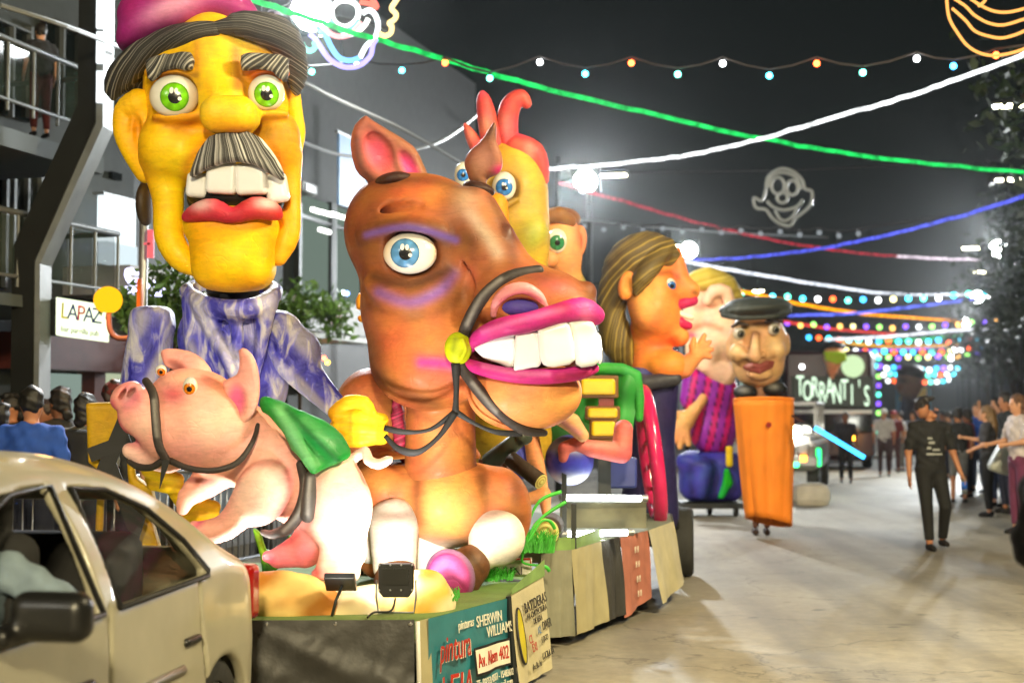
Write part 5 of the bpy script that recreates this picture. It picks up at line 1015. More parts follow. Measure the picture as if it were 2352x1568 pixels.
for x, y in ((1618, 770), (1630, 785), (1636, 802), (1632, 820)): q.c([(1600, 818, -35, 13), ((1600+x)/2, (818+y)/2-4, -40, 8), (x, y, -40, 6)], k=4)
q.c([(1596, 820, -38, 10), (1590, 795, -45, 8), (1594, 778, -46, 6)], k=4); q.obj('arm', wo)
# ================================================================== BLOND MAN FIGURE IN STRIPED JACKET
DM = 21.5; PE = rgb(255, 206, 170)
bm = thing('blond_man_figure', 'blond carnival figure in striped pink jacket and blue trousers', 'carnival figure', P(1630, 1165, DM))
q = Sculpt(DM, 4, PE, cb=8); q.e(1640, 730, 10, 58, 90, 55, k=25).e(1612, 800, -10, 38, 50, 40, k=20).e(1590, 730, -15, 25, 32, 28, k=18).c([(1590, 672, -10, 16), (1600, 700, -20, 20)], k=14).c([(1630, 790, -30, 16), (1625, 840, -30, 18), (1660, 860, -10, 30)], k=16).e(1660, 770, 0, 44, 60, 45, k=20)
q.pe(1612, 805, -50, 18, 26, 40, rgb(255, 214, 180), 0.8).pl([(1585, 760, -40), (1620, 745, -45), (1655, 755, -40)], 8, rgb(215, 110, 70), 0.7, zr=50).pl([(1600, 705, -40), (1640, 700, -45)], 8, rgb(220, 120, 80), 0.6, zr=50).pe(1588, 770, -30, 16, 8, 40, rgb(205, 50, 110), 0.9).obj('head', bm)
q = Sculpt(DM, 4, PE); q.c([(1625, 690, -50, 12), (1640, 668, -54, 15), (1668, 670, -52, 14), (1675, 700, -48, 12)], k=8, sm=2).pe(1652, 690, -55, 12, 10, 30, rgb(215, 110, 70), 0.6).obj('ear', bm)
q = Sculpt(DM, 4, rgb(200, 170, 40)); q.c([(1590, 650, -20, 22), (1625, 640, -20, 28), (1665, 660, 0, 30), (1690, 680, 10, 16)], k=12, sm=2); q.e(1640, 660, 30, 50, 38, 50); q.post, q.colfn = strands(lambda V: V[:, 1]+V[:, 0]*0.3, 1.5, 0.25, rgb(190, 160, 30), rgb(245, 225, 110), 31); q.obj('hair', bm, MATTE)
q = Sculpt(DM, 4.5, rgb(190, 20, 110)); q.e(1635, 905, 10, 62, 60, 48, k=20).e(1638, 985, 10, 56, 60, 46, k=25).c([(1600, 880, 0, 34), (1590, 915, -15, 28)], k=12)
def stripe(V, c):
    t = (np.sin(V[:, 0]/5.2+0.04*V[:, 1]) > 0.2)[:, None]; e_ = (np.abs(np.sin(V[:, 0]/5.2+0.04*V[:, 1])-0.2) < 0.22)[:, None]
    r_ = np.where(t, np.array(rgb(205, 20, 110)), np.array(rgb(150, 40, 160))); return np.where(e_, np.array(rgb(60, 15, 60)), r_)
q.colfn = stripe; q.obj('jacket', bm)
q = Sculpt(DM, 4, rgb(246, 180, 110), cb=6); q.c([(1612, 915, -30, 14), (1592, 945, -35, 15), (1575, 965, -38, 22)], k=8)
for x, y in ((1538, 1000), (1545, 1018), (1562, 1026), (1582, 1020)): q.c([(1572, 962, -40, 16), ((1572+x)/2, (968+y)/2, -46, 9), (x, y, -44, 7)], k=4)
q.c([(1575, 955, -40, 12), (1550, 950, -48, 8), (1536, 962, -48, 6)], k=4).pe(1540, 1015, -40, 14, 20, 30, rgb(225, 120, 50), 0.6); q.obj('hand', bm)
q = Sculpt(DM, 5, rgb(52, 54, 150), cb=7); q.b(1632, 1092, 10, 70, 56, 55, 26, k=10).c([(1575, 1060, -20, 22), (1620, 1075, -50, 20), (1610, 1130, -50, 18)], k=14).pl([(1590, 1130, -50), (1590, 1070, -60), (1640, 1060, -60)], 7, rgb(25, 25, 80), 0.8, zr=40).pe(1600, 1095, -60, 16, 20, 40, rgb(90, 92, 200), 0.6).obj('trousers', bm)
q = Sculpt(DM, 3.5, rgb(235, 200, 20)); q.b(1675, 1048, -50, 8, 24, 8, 5).obj('yellow_bottle', bm); q = Sculpt(DM, 3.5, rgb(10, 170, 50)); q.poly([(1664, 1075), (1674, 1075), (1684, 1110), (1672, 1128), (1662, 1145), (1648, 1144), (1660, 1108)], -50, 8, 4).obj('green_tie', bm)
MB().box(P(1632, 1158, DM), (0.95, 0.7, 0.08)).build('trolley', DARKSTEEL, bm)
for px in (1574, 1690): wheel(bm, (P(px, 1160, DM-0.2).x, P(px, 1160, DM-0.2).y, 0.11), 0.11, 0.06, (1, 0, 0))
wheel(bm, (P(1630, 1160, DM+0.2).x, DM+0.3, 0.11), 0.11, 0.06, (1, 0, 0))
# ================================================================== FLAT CAP PUPPET
DO = 17.9; OS = rgb(216, 166, 114); OSL = rgb(238, 200, 150); OSD = rgb(96, 60, 34)
cp = thing('flat_cap_puppet', 'walking big-head puppet with flat cap, wrapped in orange cloth', 'carnival figure', ground(1750, 1228))
q = Sculpt(DO, 3.2, OS, cb=6); q.e(1740, 790, 20, 68, 80, 68, k=20).e(1742, 845, 5, 56, 46, 55, k=20).c([(1736, 770, -50, 9), (1735, 800, -62, 12), (1733, 818, -66, 16)], k=6).e(1715, 818, -52, 8, 7, 10, k=6).e(1752, 815, -52, 8, 7, 10, k=6).e(1694, 812, -30, 20, 22, 22, k=12).e(1784, 805, -30, 20, 22, 22, k=12).e(1745, 858, -48, 28, 14, 16, k=10).e(1676, 800, 20, 9, 26, 14, k=5).e(1806, 790, 20, 9, 26, 14, k=5)
q.pe(1735, 800, -70, 8, 24, 24, OSL, 0.8).pe(1695, 800, -50, 16, 12, 30, OSL, 0.8).pe(1786, 795, -50, 16, 12, 30, OSL, 0.8).pe(1745, 872, -50, 24, 8, 30, OSL, 0.6).pe(1745, 738, -40, 70, 16, 60, rgb(130, 70, 36), 0.8).pl([(1700, 832, -50), (1718, 826, -55), (1735, 836, -60), (1760, 826, -55), (1778, 820, -50)], 5, OSD, 0.7, zr=30).pl([(1700, 790, -50), (1720, 800, -55)], 3, OSD, 0.6, zr=30).pl([(1684, 820, -40), (1690, 860, -40)], 4, OSD, 0.5, zr=30).pe(1740, 762, -55, 12, 12, 30, OSD, 0.5).obj('head', cp)
q = Sculpt(DO, 2.6, rgb(140, 66, 58)); q.c([(1712, 842, -56, 5), (1730, 838, -64, 7), (1745, 842, -66, 6), (1762, 834, -62, 7), (1776, 832, -54, 4)], k=4).c([(1716, 846, -56, 5), (1745, 852, -64, 7), (1772, 840, -56, 5)], k=4).pe(1720, 838, -66, 7, 5, 20, rgb(205, 150, 150), 0.7).obj('lips', cp)
for x, y in ((1698, 766), (1778, 756)): eye(cp, DO, x, y, -48, 14, 14, 14, (2, 1), 9, 5, rgb(90, 84, 70), white=rgb(205, 195, 175), spark=False)
for pts in ([(1682, 750, -52, 4), (1698, 742, -58, 5), (1716, 746, -60, 4)], [(1760, 738, -60, 4), (1778, 732, -58, 5), (1796, 738, -50, 4)]): Sculpt(DO, 2.4, rgb(60, 40, 24)).c(pts, k=3).obj('eyebrow', cp, MATTE)
q = Sculpt(DO, 3.2, rgb(52, 56, 52)); q.e(1735, 708, 0, 84, 21, 76, k=10, rot=-4).e(1740, 699, 10, 66, 16, 62, k=14).c([(1662, 722, -40, 8), (1700, 730, -80, 6), (1780, 726, -80, 6), (1810, 716, -40, 8)], k=10, sm=2).pl([(1690, 725, -80), (1700, 695, -60)], 3, rgb(110, 112, 104), 0.6, zr=30).pe(1700, 705, -50, 30, 10, 40, rgb(88, 92, 86), 0.6).obj('flat_cap', cp, MATTE)
for x, y in ((1712, 901), (1780, 893)): Sculpt(DO, 3, rgb(28, 28, 28)).e(x, y, -10, 28, 18, 24).pe(x-4, y-6, -30, 12, 7, 20, rgb(150, 150, 148), 0.6).obj('shoulder_pad', cp)
Sculpt(DO, 3, rgb(150, 110, 88)).c([(1745, 880, 0, 13), (1745, 925, 0, 14)]).obj('neck', cp)
OC = rgb(255, 142, 34)
V = []; na, nz = 96, 18
for j in range(nz+1):
    v = j/nz
    for k in range(na):
        a = 2*math.pi*k/na; x0 = 1687+30*v; x1 = 1821-3*v; cx = (x0+x1)/2; hw = (x1-x0)/2
        y = 918+(1198-918)*v-6*math.cos(a)*v*0+(14*v*math.sin(a*1.0+0.8))
        fo = 1+0.035*(0.25+v)*math.sin(a*9+v*2)+0.05*(0.2+v)*math.sin(a*5+1-v*2)+0.012*math.sin(a*17+v*4)
        pt = P(cx, y, DO); s_ = DO/F; V.append(pt+Vector((math.cos(a)*hw*fo*s_, math.sin(a)*hw*0.85*fo*s_, 0)))
Fc = [(j*na+k, j*na+(k+1) % na, (j+1)*na+(k+1) % na, (j+1)*na+k) for j in range(nz) for k in range(na)]
ORC = mat('orange satin cloth', OC, 0.75, var=0.15, vscale=3, bump=0.3, bscale=6)
o = obj('orange_cloth', pymesh('orange_cloth', V, Fc, True), ORC, cp); o.modifiers.new('s', 'SOLIDIFY').thickness = 0.01
MB().tube([P(1687+(134)*(0.5+0.5*math.cos(a*0.1963)), 918+4*math.sin(a*0.1963), DO) + Vector((0, math.sin(a*0.1963)*0.3, 0)) for a in range(33)], 0.02, 6, False).build('cloth_hem', ORC, cp, True)
MB().tube([P(1766, 975, DO-0.36), P(1766, 975, DO-0.33)], 0.035, 10).build('viewing_hole', mat('hole patch', rgb(150, 30, 20), 0.8), cp)
for x in (1736, 1762):
    g_ = ground(x, 1227); Sculpt(None, 0.012, rgb(110, 70, 50)).c([(g_.x, g_.y, 0.5, 0.055), (g_.x, g_.y, 0.12, 0.04)]).obj('leg', cp, SKINV); Sculpt(None, 0.012, rgb(60, 40, 30)).c([(g_.x, g_.y+0.06, 0.045, 0.045), (g_.x-0.02, g_.y-0.13, 0.04, 0.038)]).obj('shoe', cp, CLOTHV)
# ================================================================== PEOPLE
SK1, SK2, SK3 = rgb(176, 118, 84), rgb(205, 150, 116), rgb(132, 84, 58)
def person(loc, yaw, label, shirt, trousers, skin=SK1, hair=rgb(26, 20, 16), h=1.72, legs=None, arms=None, head=(0, 0), sleeve='short', long_hair=False, cap=None, cell=0.022, group=None, shorts=False, fingers=False, bend=0.0, name='person'):
    loc = Vector(loc); t = thing(name, label, 'person', loc, group); k_ = h/1.75; cy, sy = math.cos(yaw), math.sin(yaw)
    R = np.array([[cy, -sy, 0], [sy, cy, 0], [0, 0, 1]])
    tw = lambda V: (V*k_)@R.T+np.array(loc)
    def mk(cell_=cell, col=skin): return Sculpt(None, cell_/k_, col, to_world=tw)
    legs = legs or [((-0.10, 0.01, 0.50), (-0.11, -0.02, 0.09)), ((0.10, 0.02, 0.50), (0.11, 0.0, 0.09))]
    arms = arms or [((-0.25, -0.02, 1.14), (-0.25, 0.06, 0.90)), ((0.25, -0.02, 1.14), (0.25, 0.06, 0.90))]
    by = bend
    torso = [('e', (0, by*0.3, 1.08, 0.155, 0.105, 0.20)), ('e', (0, by*0.7, 1.28, 0.175, 0.115, 0.19)), ('e', (0, by, 1.41, 0.19, 0.085, 0.07))]
    pelvis = [('e', (0, 0, 0.94, 0.155, 0.11, 0.12))]
    def put(s, prims, grow=0.0, k=0.05):
        for kind, p in prims:
            if kind == 'e': s.e(p[0], p[1], p[2], p[3]+grow, p[4]+grow, p[5]+grow, k=k)
            else: s.c([(a, b_, c_, r+grow) for a, b_, c_, r in p], k=k)
    legp = [('c', [(sx*0.085, 0, 0.92, 0.085), (*kn, 0.056), (*an, 0.038)]) for sx, (kn, an) in zip((-1, 1), legs)]
    uarm = [('c', [(sx*0.185, by, 1.40, 0.052), (*el, 0.040)]) for sx, (el, wr) in zip((-1, 1), arms)]
    larm = [('c', [(*el, 0.038), (*wr, 0.027)]) for el, wr in arms]
    s = mk(); put(s, torso+pelvis+legp+uarm+larm, k=0.03)
    hx, hy = head; hz = 1.62
    s.c([(0, by, 1.42, 0.055), (0, by+0.02, 1.55, 0.05)], k=0.03).e(hx*0.2, by+0.025, hz, 0.076, 0.095, 0.118, k=0.03)
    ch, sh = math.cos(hx), math.sin(hx)
    def hp(x, y): return (x*ch-y*sh, by+0.025+x*sh+y*ch)
    s.e(*hp(0, 0.10), hz-0.015, 0.014, 0.02, 0.022, k=0.012).e(*hp(0, 0.055), hz-0.085, 0.035, 0.035, 0.03, k=0.02)
    for sx in (-1, 1): s.e(*hp(sx*0.078, 0), hz-0.01, 0.012, 0.02, 0.03, k=0.008)
    for i, (el, wr) in enumerate(arms):
        e_ = np.array(el); w_ = np.array(wr); d_ = (w_-e_)/np.linalg.norm(w_-e_); hc = w_+d_*0.055
        s.e(*hc, 0.022, 0.036, 0.045, k=0.02)
        if fingers:
            for f_ in range(4):
                o_ = np.array((0, (f_-1.5)*0.018, 0)); b0 = hc+d_*0.03+o_; L = (0.07, 0.08, 0.078, 0.06)[f_]; s.c([(*b0, 0.009), (*(b0+d_*L*0.55+np.array((0.004, 0.006, 0))), 0.0085), (*(b0+d_*L+np.array((0.012*(1 if i else -1)*-1, 0.02, 0))), 0.007)], k=0.004)
            s.c([(*(hc+np.array((0, 0.03, 0.02))), 0.010), (*(hc+d_*0.03+np.array((0, 0.055, 0.0))), 0.009), (*(hc+d_*0.055+np.array((0, 0.055, 0))), 0.007)], k=0.004)
    fz = np.array(hp(0, 0.095))
    for sx in (-1, 1): s.pe(*hp(sx*0.032, 0.09), hz+0.005, 0.014, 0.03, 0.009, rgb(30, 20, 16), 0.9); s.pe(*hp(sx*0.032, 0.09), hz+0.03, 0.018, 0.03, 0.006, hair, 0.7)
    s.pe(*hp(0, 0.09), hz-0.06, 0.024, 0.03, 0.008, rgb(140, 70, 62), 0.7)
    s.obj('body', t, SKINV)
    s = mk(col=shirt); put(s, torso, 0.016, 0.04); put(s, pelvis if not shorts else pelvis, 0.012, 0.03)
    put(s, uarm if sleeve == 'short' else uarm+larm, 0.02, 0.02)
    s.b(0, 0, 0.72, 0.4, 0.4, 0.16, 0.0, sub=True, k=0); s.e(0, by+0.02, 1.53, 0.075, 0.075, 0.07, sub=True, k=0.01)
    if sleeve == 'short':
        for el, wr in arms: s.e(el[0], el[1], el[2]-0.03, 0.075, 0.075, 0.075, sub=True, k=0)
    rs = np.random.RandomState(abs(hash(label)) % 9999); a = rs.rand(3)*6
    s.post = lambda V, Q: V+vnormals(V, Q)*(0.010*np.sin(V[:, 2]*28+V[:, 0]*22+a[0])*np.sin(V[:, 0]*31+V[:, 1]*18+a[1])+0.006*np.sin(V[:, 2]*55-V[:, 0]*40+a[2]))[:, None]
    s.obj('shirt', t, CLOTHV)
    s = mk(col=trousers); put(s, pelvis+legp, 0.014, 0.03); s.b(0, 0, 1.22, 0.5, 0.5, 0.18, 0.0, sub=True, k=0); s.b(0, 0, -0.14 if not shorts else 0.1, 0.7, 0.7, 0.26 if not shorts else 0.40, 0, sub=True, k=0); s.obj('trousers' if not shorts else 'shorts', t, CLOTHV)
    for kn, an in legs: mk(col=rgb(24, 22, 22) if not shorts else rgb(60, 56, 54)).c([(an[0], an[1]-0.03, an[2]-0.045, 0.042), (an[0], an[1]+0.06, an[2]-0.05, 0.040), (an[0], an[1]+0.14, an[2]-0.058, 0.030)], k=0.02).obj('shoe', t, CLOTHV)
    s = mk(max(cell*0.7, 0.012), hair); s.e(hx*0.2, by+0.012, hz+0.028, 0.088, 0.106, 0.112, k=0.02); s.e(*hp(0, 0.115), hz-0.02, 0.085, 0.085, 0.105, sub=True, k=0.015); s.e(*hp(0, 0.03), hz-0.13, 0.08, 0.075, 0.09, sub=True, k=0.01)
    if long_hair: s.c([(*hp(0, -0.06), hz, 0.085), (*hp(0, -0.10), 1.45, 0.085), (*hp(0, -0.11), 1.25, 0.06)], k=0.03)
    s.post = lambda V, Q: V+vnormals(V, Q)*(0.006*np.sin(V[:, 0]*70+a[0])*np.sin(V[:, 1]*64+a[1])+0.005*np.sin(V[:, 2]*80+V[:, 0]*50+a[2]))[:, None]
    if a[0] > 2: s.e(0, by-0.075, hz-0.085, 0.06, 0.035, 0.06, k=0.03)
    if a[1] > 3: s.e(0.02, by+0.03, hz+0.115, 0.07, 0.08, 0.035, k=0.03)
    s.obj('hair', t, HAIRV)
    if cap is not None: mk(0.014, cap).e(hx*0.2, by+0.02, hz+0.045, 0.096, 0.112, 0.088).b(0, by, hz-0.08, 0.2, 0.2, 0.09, 0, sub=True, k=0).e(*hp(0, 0.12), hz+0.03, 0.07, 0.075, 0.012, k=0.01).obj('cap', t, CLOTHV)
    return t, tw
TOWARD = math.pi-PHI     # facing the camera down the street (local +y -> -street)
BLKC, NAVY, GRY, WHC, REDC, BLUC, TAN, GRN, DEN = rgb(30, 30, 30), rgb(30, 34, 52), rgb(110, 112, 112), rgb(205, 205, 200), rgb(150, 30, 34), rgb(34, 74, 160), rgb(150, 128, 96), rgb(50, 84, 60), rgb(52, 62, 86)
g = ground(2140, 1262)
wm, tw = person(g, math.pi+0.08, 'young man in black tee shirt and trousers walking up the street with a bottle', BLKC, rgb(26, 26, 26), SK1, rgb(30, 22, 16), 1.74, [((-0.13, 0.10, 0.50), (-0.17, -0.10, 0.12)), ((0.07, 0.05, 0.50), (0.06, 0.10, 0.09))], [((-0.27, -0.02, 1.13), (-0.34, 0.04, 0.88)), ((0.26, 0.0, 1.12), (0.27, 0.05, 0.86))], head=(0.5, 0), cell=0.014, fingers=True)
bx0 = Vector(tw(np.array([[0.02, 0.15, 1.20]]))[0]); MBp = MB()
for i, (dx, dz, w_, h_) in enumerate(((-0.04, 0.08, 0.07, 0.05), (-0.02, 0.03, 0.09, 0.06), (-0.05, -0.03, 0.06, 0.06), (0.03, -0.05, 0.10, 0.05), (0.05, -0.10, 0.12, 0.04), (-0.04, -0.10, 0.10, 0.05))): MBp.box(bx0+Vector((dx, -0.005, dz)), (w_*0.8, 0.004, h_*0.5))
o = MBp.build('shirt_print', mat('grey shirt print', rgb(150, 152, 148), 0.7), wm); tag(o, kind='stuff')
hb = Vector(tw(np.array([[-0.36, 0.07, 0.76]]))[0]); bo = thing('water_bottle', 'clear water bottle with blue label in the walking man hand', 'bottle', hb)
MB().tube([hb+Vector((0.01, 0, -0.12)), hb+Vector((0.005, 0, 0.04)), hb+Vector((0, 0, 0.08)), hb+Vector((0, 0, 0.1))], [0.032, 0.032, 0.014, 0.014], 12).build('bottle_body', mat('clear plastic', rgb(205, 215, 220), 0.1, var=0, trans=0.8), bo, True); MB().tube([hb+Vector((0.008, 0, -0.06)), hb+Vector((0.006, 0, 0.02))], 0.0335, 12).build('bottle_label', mat('blue label', rgb(30, 90, 190), 0.4), bo, True)
# left crowd, seen from behind
for i, (px, py, d, sh, hr, cp_, lab, yaw) in enumerate((
    (72, 888, 10.6, BLUC, rgb(20, 18, 14), None, 'dark-haired man in royal blue top seen from behind the car', 0.3),
    (-6, 930, 10.9, rgb(60, 44, 36), rgb(24, 20, 18), None, 'person in brown top cut by the picture edge behind the car', 0.2),
    (142, 893, 12.4, BLKC, rgb(24, 20, 18), None, 'man in black turned sideways beside the blue-topped man', 1.3),
    (196, 902, 11.2, rgb(92, 92, 86), rgb(26, 22, 18), None, 'man in grey shirt with black backpack behind the car', 0.15),
    (262, 873, 11.6, BLKC, rgb(40, 20, 16), rgb(92, 26, 24), 'man in dark red cap standing behind the pig snout', 0.1),
    (110, 918, 13.2, rgb(70, 60, 56), rgb(40, 26, 20), None, 'person in dull brown standing far behind the blue-topped man', 2.8),
    (30, 905, 13.6, rgb(40, 52, 44), rgb(22, 20, 18), None, 'person in dark green far behind the crowd by the pillar', 2.4))):
    top = P(px, py, d); hh = min(max(top.z, 1.58), 1.9)
    tt, tw_ = person((top.x, top.y, 0), yaw-PHI, lab, sh, NAVY, (SK1, SK2, SK3)[i % 3], hr, hh, cap=cp_, group='onlookers on the building side')
    if i == 3:
        c0 = Vector(tw_(np.array([[0, -0.2, 1.22]]))[0]); bp_ = thing('backpack', 'black backpack worn by the grey-shirted man', 'backpack', c0); 
        Sculpt(None, 0.02, rgb(20, 20, 20)).b(c0.x, c0.y, c0.z, 0.17, 0.11, 0.24, 0.07).b(c0.x, c0.y-0.09, c0.z-0.08, 0.13, 0.05, 0.12, 0.04, k=0.03).obj('pack', bp_, CLOTHV)
        text('lettering', 'NL', INKW, c0+Vector((0.08, -0.155, -0.08)), (1, 0, 0), (0, 0, 1), 0.09, bp_)
# right crowd
g = ground(2272, 1186)
person(g, math.pi*0.35, 'person in dark grey top with long fair hair holding a carrier bag', rgb(58, 58, 64), BLKC, SK2, rgb(120, 92, 56), 1.66, arms=[((-0.25, 0.02, 1.14), (-0.2, 0.22, 1.05)), ((0.2, 0.16, 1.2), (0.12, 0.40, 1.24))], long_hair=True, group='onlookers at the crowd barrier')
bg_ = thing('carrier_bag', 'bulging white carrier bag hanging at the barrier', 'bag', P(2318, 1085, 19.2))
q = Sculpt(19.2, 3, rgb(205, 212, 205)); q.poly([(2300, 1012), (2330, 1005), (2345, 1020), (2352, 1080), (2320, 1092), (2272, 1078), (2276, 1055)], 0, 22, 16, sm=2).pe(2325, 1045, -20, 16, 16, 40, rgb(120, 190, 150), 0.5).obj('bag_body', bg_, mat('thin plastic', rough=0.35, vc=True, var=0.1)); q = Sculpt(19.2, 2.5, rgb(205, 212, 205)); q.c([(2300, 1015, 0, 4), (2306, 990, 0, 3), (2325, 1008, 0, 4)]).obj('bag_handle', bg_, MATS['thin plastic'])
g = ground(2330, 1245); g = Vector((6.0, 17.0, 0))
person(P(2345, 1230, 18.2)*1.0-Vector((0, 0, P(2345, 1230, 18.2).z)), math.pi*0.55, 'woman with long straight hair and white top leaning over the barrier', rgb(200, 190, 188), rgb(110, 50, 80), SK2, rgb(96, 66, 44), 1.80, arms=[((-0.25, 0.05, 1.16), (-0.2, 0.3, 1.12)), ((0.25, 0.05, 1.16), (0.2, 0.3, 1.12))], long_hair=True, group='onlookers at the crowd barrier')
MOVE = [  # px, head-top y, d, shirt, trousers, skin, hair, label, yaw, extras
 (2200, 938, 24.5, BLKC, GRY, SK1, rgb(28, 22, 18), 'man in black tee shirt with back print and grey shorts', 0.2, dict(shorts=True)),
 (2222, 940, 26.0, rgb(110, 40, 40), NAVY, SK3, rgb(24, 20, 18), 'man in dull red top next to the man in shorts', 1.2, {}),
 (2245, 925, 27.5, BLUC, DEN, SK2, rgb(60, 44, 30), 'person in blue top behind the grey-topped bag carrier', 2.5, {}),
 (2290, 918, 23.5, WHC, DEN, SK2, rgb(40, 30, 22), 'person in white top with raised arms at the barrier', 2.2, dict(arms=[((-0.30, 0.1, 1.45), (-0.2, 0.2, 1.66)), ((0.30, 0.1, 1.45), (0.2, 0.2, 1.66))])),
 (2312, 905, 22.0, rgb(36, 40, 44), NAVY, SK1, rgb(30, 24, 20), 'tall person in charcoal top right of the white-topped onlooker', 1.9, dict(h=1.86)),
 (2030, 938, 34.0, rgb(190, 186, 186), rgb(60, 40, 44), SK1, rgb(200, 190, 150), 'man in pale grey tee shirt and white cap near the truck', math.pi, dict(cap=WHC)),
 (2052, 942, 36.0, rgb(110, 30, 34), rgb(70, 40, 44), SK1, rgb(24, 20, 18), 'person in maroon top and red cap near the truck', math.pi, dict(cap=REDC)),
 (2068, 950, 37.0, WHC, GRY, SK2, rgb(50, 36, 26), 'person in white beside the maroon-topped one', 2.0, {}),
 (1942, 955, 31.0, rgb(40, 34, 44), rgb(30, 28, 34), SK3, rgb(20, 18, 18), 'dark-clad person walking between the jeep and the truck', math.pi, {}),
 (2098, 955, 38.0, rgb(150, 160, 190), DEN, SK2, rgb(60, 44, 30), 'person in pale blue behind the walking man shoulder', 2.6, {}),
 (2180, 945, 33.0, rgb(84, 60, 50), NAVY, SK2, rgb(40, 28, 22), 'person in brown top far behind the man in shorts', 1.0, {}),
 (2165, 948, 41.0, rgb(150, 120, 110), GRY, SK1, rgb(30, 24, 20), 'person in dusty pink top far down the crowd', 2.0, {}),
 (2262, 945, 36.0, TAN, DEN, SK2, rgb(50, 36, 26), 'person in tan top in the second row of the crowd', 2.3, {}),
 (2300, 935, 31.0, GRN, NAVY, SK1, rgb(30, 24, 20), 'person in green top in the second row of the crowd', 2.2, {}),
 (2335, 930, 27.0, rgb(170, 140, 120), DEN, SK2, rgb(70, 50, 34), 'person in beige top behind the long-haired woman', 2.1, {}),
 (2118, 952, 44.0, rgb(60, 60, 66), NAVY, SK3, rgb(24, 20, 18), 'small far figure in grey behind the walking man', 1.5, {}),
 (2140, 950, 48.0, rgb(160, 150, 150), DEN, SK2, rgb(60, 44, 30), 'small far figure in pale grey behind the walking man', 2.9, {}),
 (1990, 958, 45.0, rgb(60, 40, 80), NAVY, SK1, rgb(30, 24, 20), 'small far figure in purple beside the truck cab', 2.7, {}),
]
for i, (px, py, d, sh, tr, sk, hr, lab, yw, ex) in enumerate(MOVE):
    top = P(px, py, d); ex = dict(ex); hh = ex.pop('h', min(max(top.z, 1.55), 1.86))
    person((top.x, top.y, 0), yw-PHI, lab, sh, tr, sk, hr, hh, cell=0.03 if d > 26 else 0.024, group='onlookers along the crowd side', **ex)
person((1.665, 4.2, 0), -math.pi*0.5, 'person in black standing close at the frame edge', rgb(16, 16, 17), rgb(14, 14, 15), SK1, rgb(20, 18, 16), 1.8, group=None, sleeve='long', arms=[((-0.26, -0.04, 1.15), (-0.1, 0.2, 1.12)), ((0.26, 0.0, 1.14), (0.1, 0.22, 1.14))])

# ================================================================== CROWD BARRIERS
CHROME = mat('barrier chrome', rgb(150, 152, 155), 0.3, 0.85, var=0.15)
def barrier(a, b_, label, h=1.05, grp='metal crowd barriers'):
    a = Vector(a); b_ = Vector(b_); t = thing('crowd_barrier', label, 'barrier', (a+b_)/2, grp); up = Vector((0, 0, 1))
    MB().tube([a, a+up*h, b_+up*h, b_], 0.021, 8).tube([a+up*0.18, b_+up*0.18], 0.016, 6).build('frame', CHROME, t, True)
    m = MB(); n = int((b_-a).length/0.12)
    for i in range(1, n):
        p = a+(b_-a)*(i/n); m.tube([p+up*0.18, p+up*h], 0.008, 5)
    tag(m.build('bars', CHROME, t, True), kind='stuff')
    dv = (b_-a).normalized(); nn = Vector((dv.y, -dv.x, 0))
    for p in (a, b_): MB().box(p+Vector((0, 0, 0.012)), (0.06, 0.6, 0.02), (dv, nn, up)).build('foot', CHROME, t)
for i in range(5): barrier(S(1.55, 16.2+2.3*i), S(1.55, 18.3+2.3*i), ['nearest barrier section at the frame edge', 'second barrier section behind the carrier bag', 'third barrier section from the frame edge', 'fourth barrier section from the frame edge', 'fifth barrier section from the frame edge'][i])
for i in range(5): barrier(S(-6.3, 8.2+2.4*i), S(-6.3, 10.5+2.4*i), ['barrier section behind the car window', 'barrier section behind the pig snout', 'barrier section behind the pig belly', 'barrier section behind the horse body', 'barrier section farther behind the horse'][i])
bn = thing('barrier_banner', 'white banner with violet print hung on the barrier', 'banner', S(1.5, 17.2)); MB().sheet(S(1.48, 16.2, 1.0), S(1.48, 17.9, 1.0), S(1.48, 17.9, 0.25), S(1.48, 16.2, 0.25), 14, 6, lambda u, v: 0.02*math.sin(u*12)).build('sheet', mat('white banner', rgb(190, 185, 195), 0.5), bn, True); MB().sheet(S(1.44, 16.6, 0.75), S(1.44, 17.2, 0.75), S(1.44, 17.2, 0.5), S(1.44, 16.6, 0.5), 6, 3).build('print', mat('violet print', rgb(90, 80, 170), 0.5), bn)

# ================================================================== CAR
CARC = rgb(170, 165, 143)
car_o = Vector((-1.15, 6.86, 0)); cdir = Vector((-0.148, -0.989, 0)).normalized(); cleft = Vector((-cdir.y, cdir.x, 0))
if cleft.x > 0: cleft = -cleft            # points away from us (into the car)
car = thing('silver_car', 'silver hatchback towing the float, windows open, driver arm out', 'car', car_o+cdir*2.0+cleft*0.8)
HWc = 0.82
def cw(V): return np.outer(V[:, 0], np.array(cdir))+np.outer(HWc+V[:, 1], np.array(cleft))+np.outer(V[:, 2], [0, 0, 1])+np.array(car_o)
TOPX = np.array([-0.02, 0.0, 0.06, 0.25, 0.42, 0.62, 0.85, 1.15, 1.5, 1.9, 2.3, 2.6, 2.9, 3.15, 3.5, 3.85, 4.0, 4.05]); TOPZ = np.array([0.55, 0.72, 0.84, 0.93, 0.97, 1.09, 1.24, 1.36, 1.435, 1.46, 1.43, 1.34, 1.16, 0.99, 0.93, 0.82, 0.65, 0.5])
xi = np.linspace(0, 4.05, 120); zi = np.interp(xi, TOPX, TOPZ); kz = np.ones(9)/9; zs = np.convolve(np.pad(zi, 4, 'edge'), kz, 'valid')
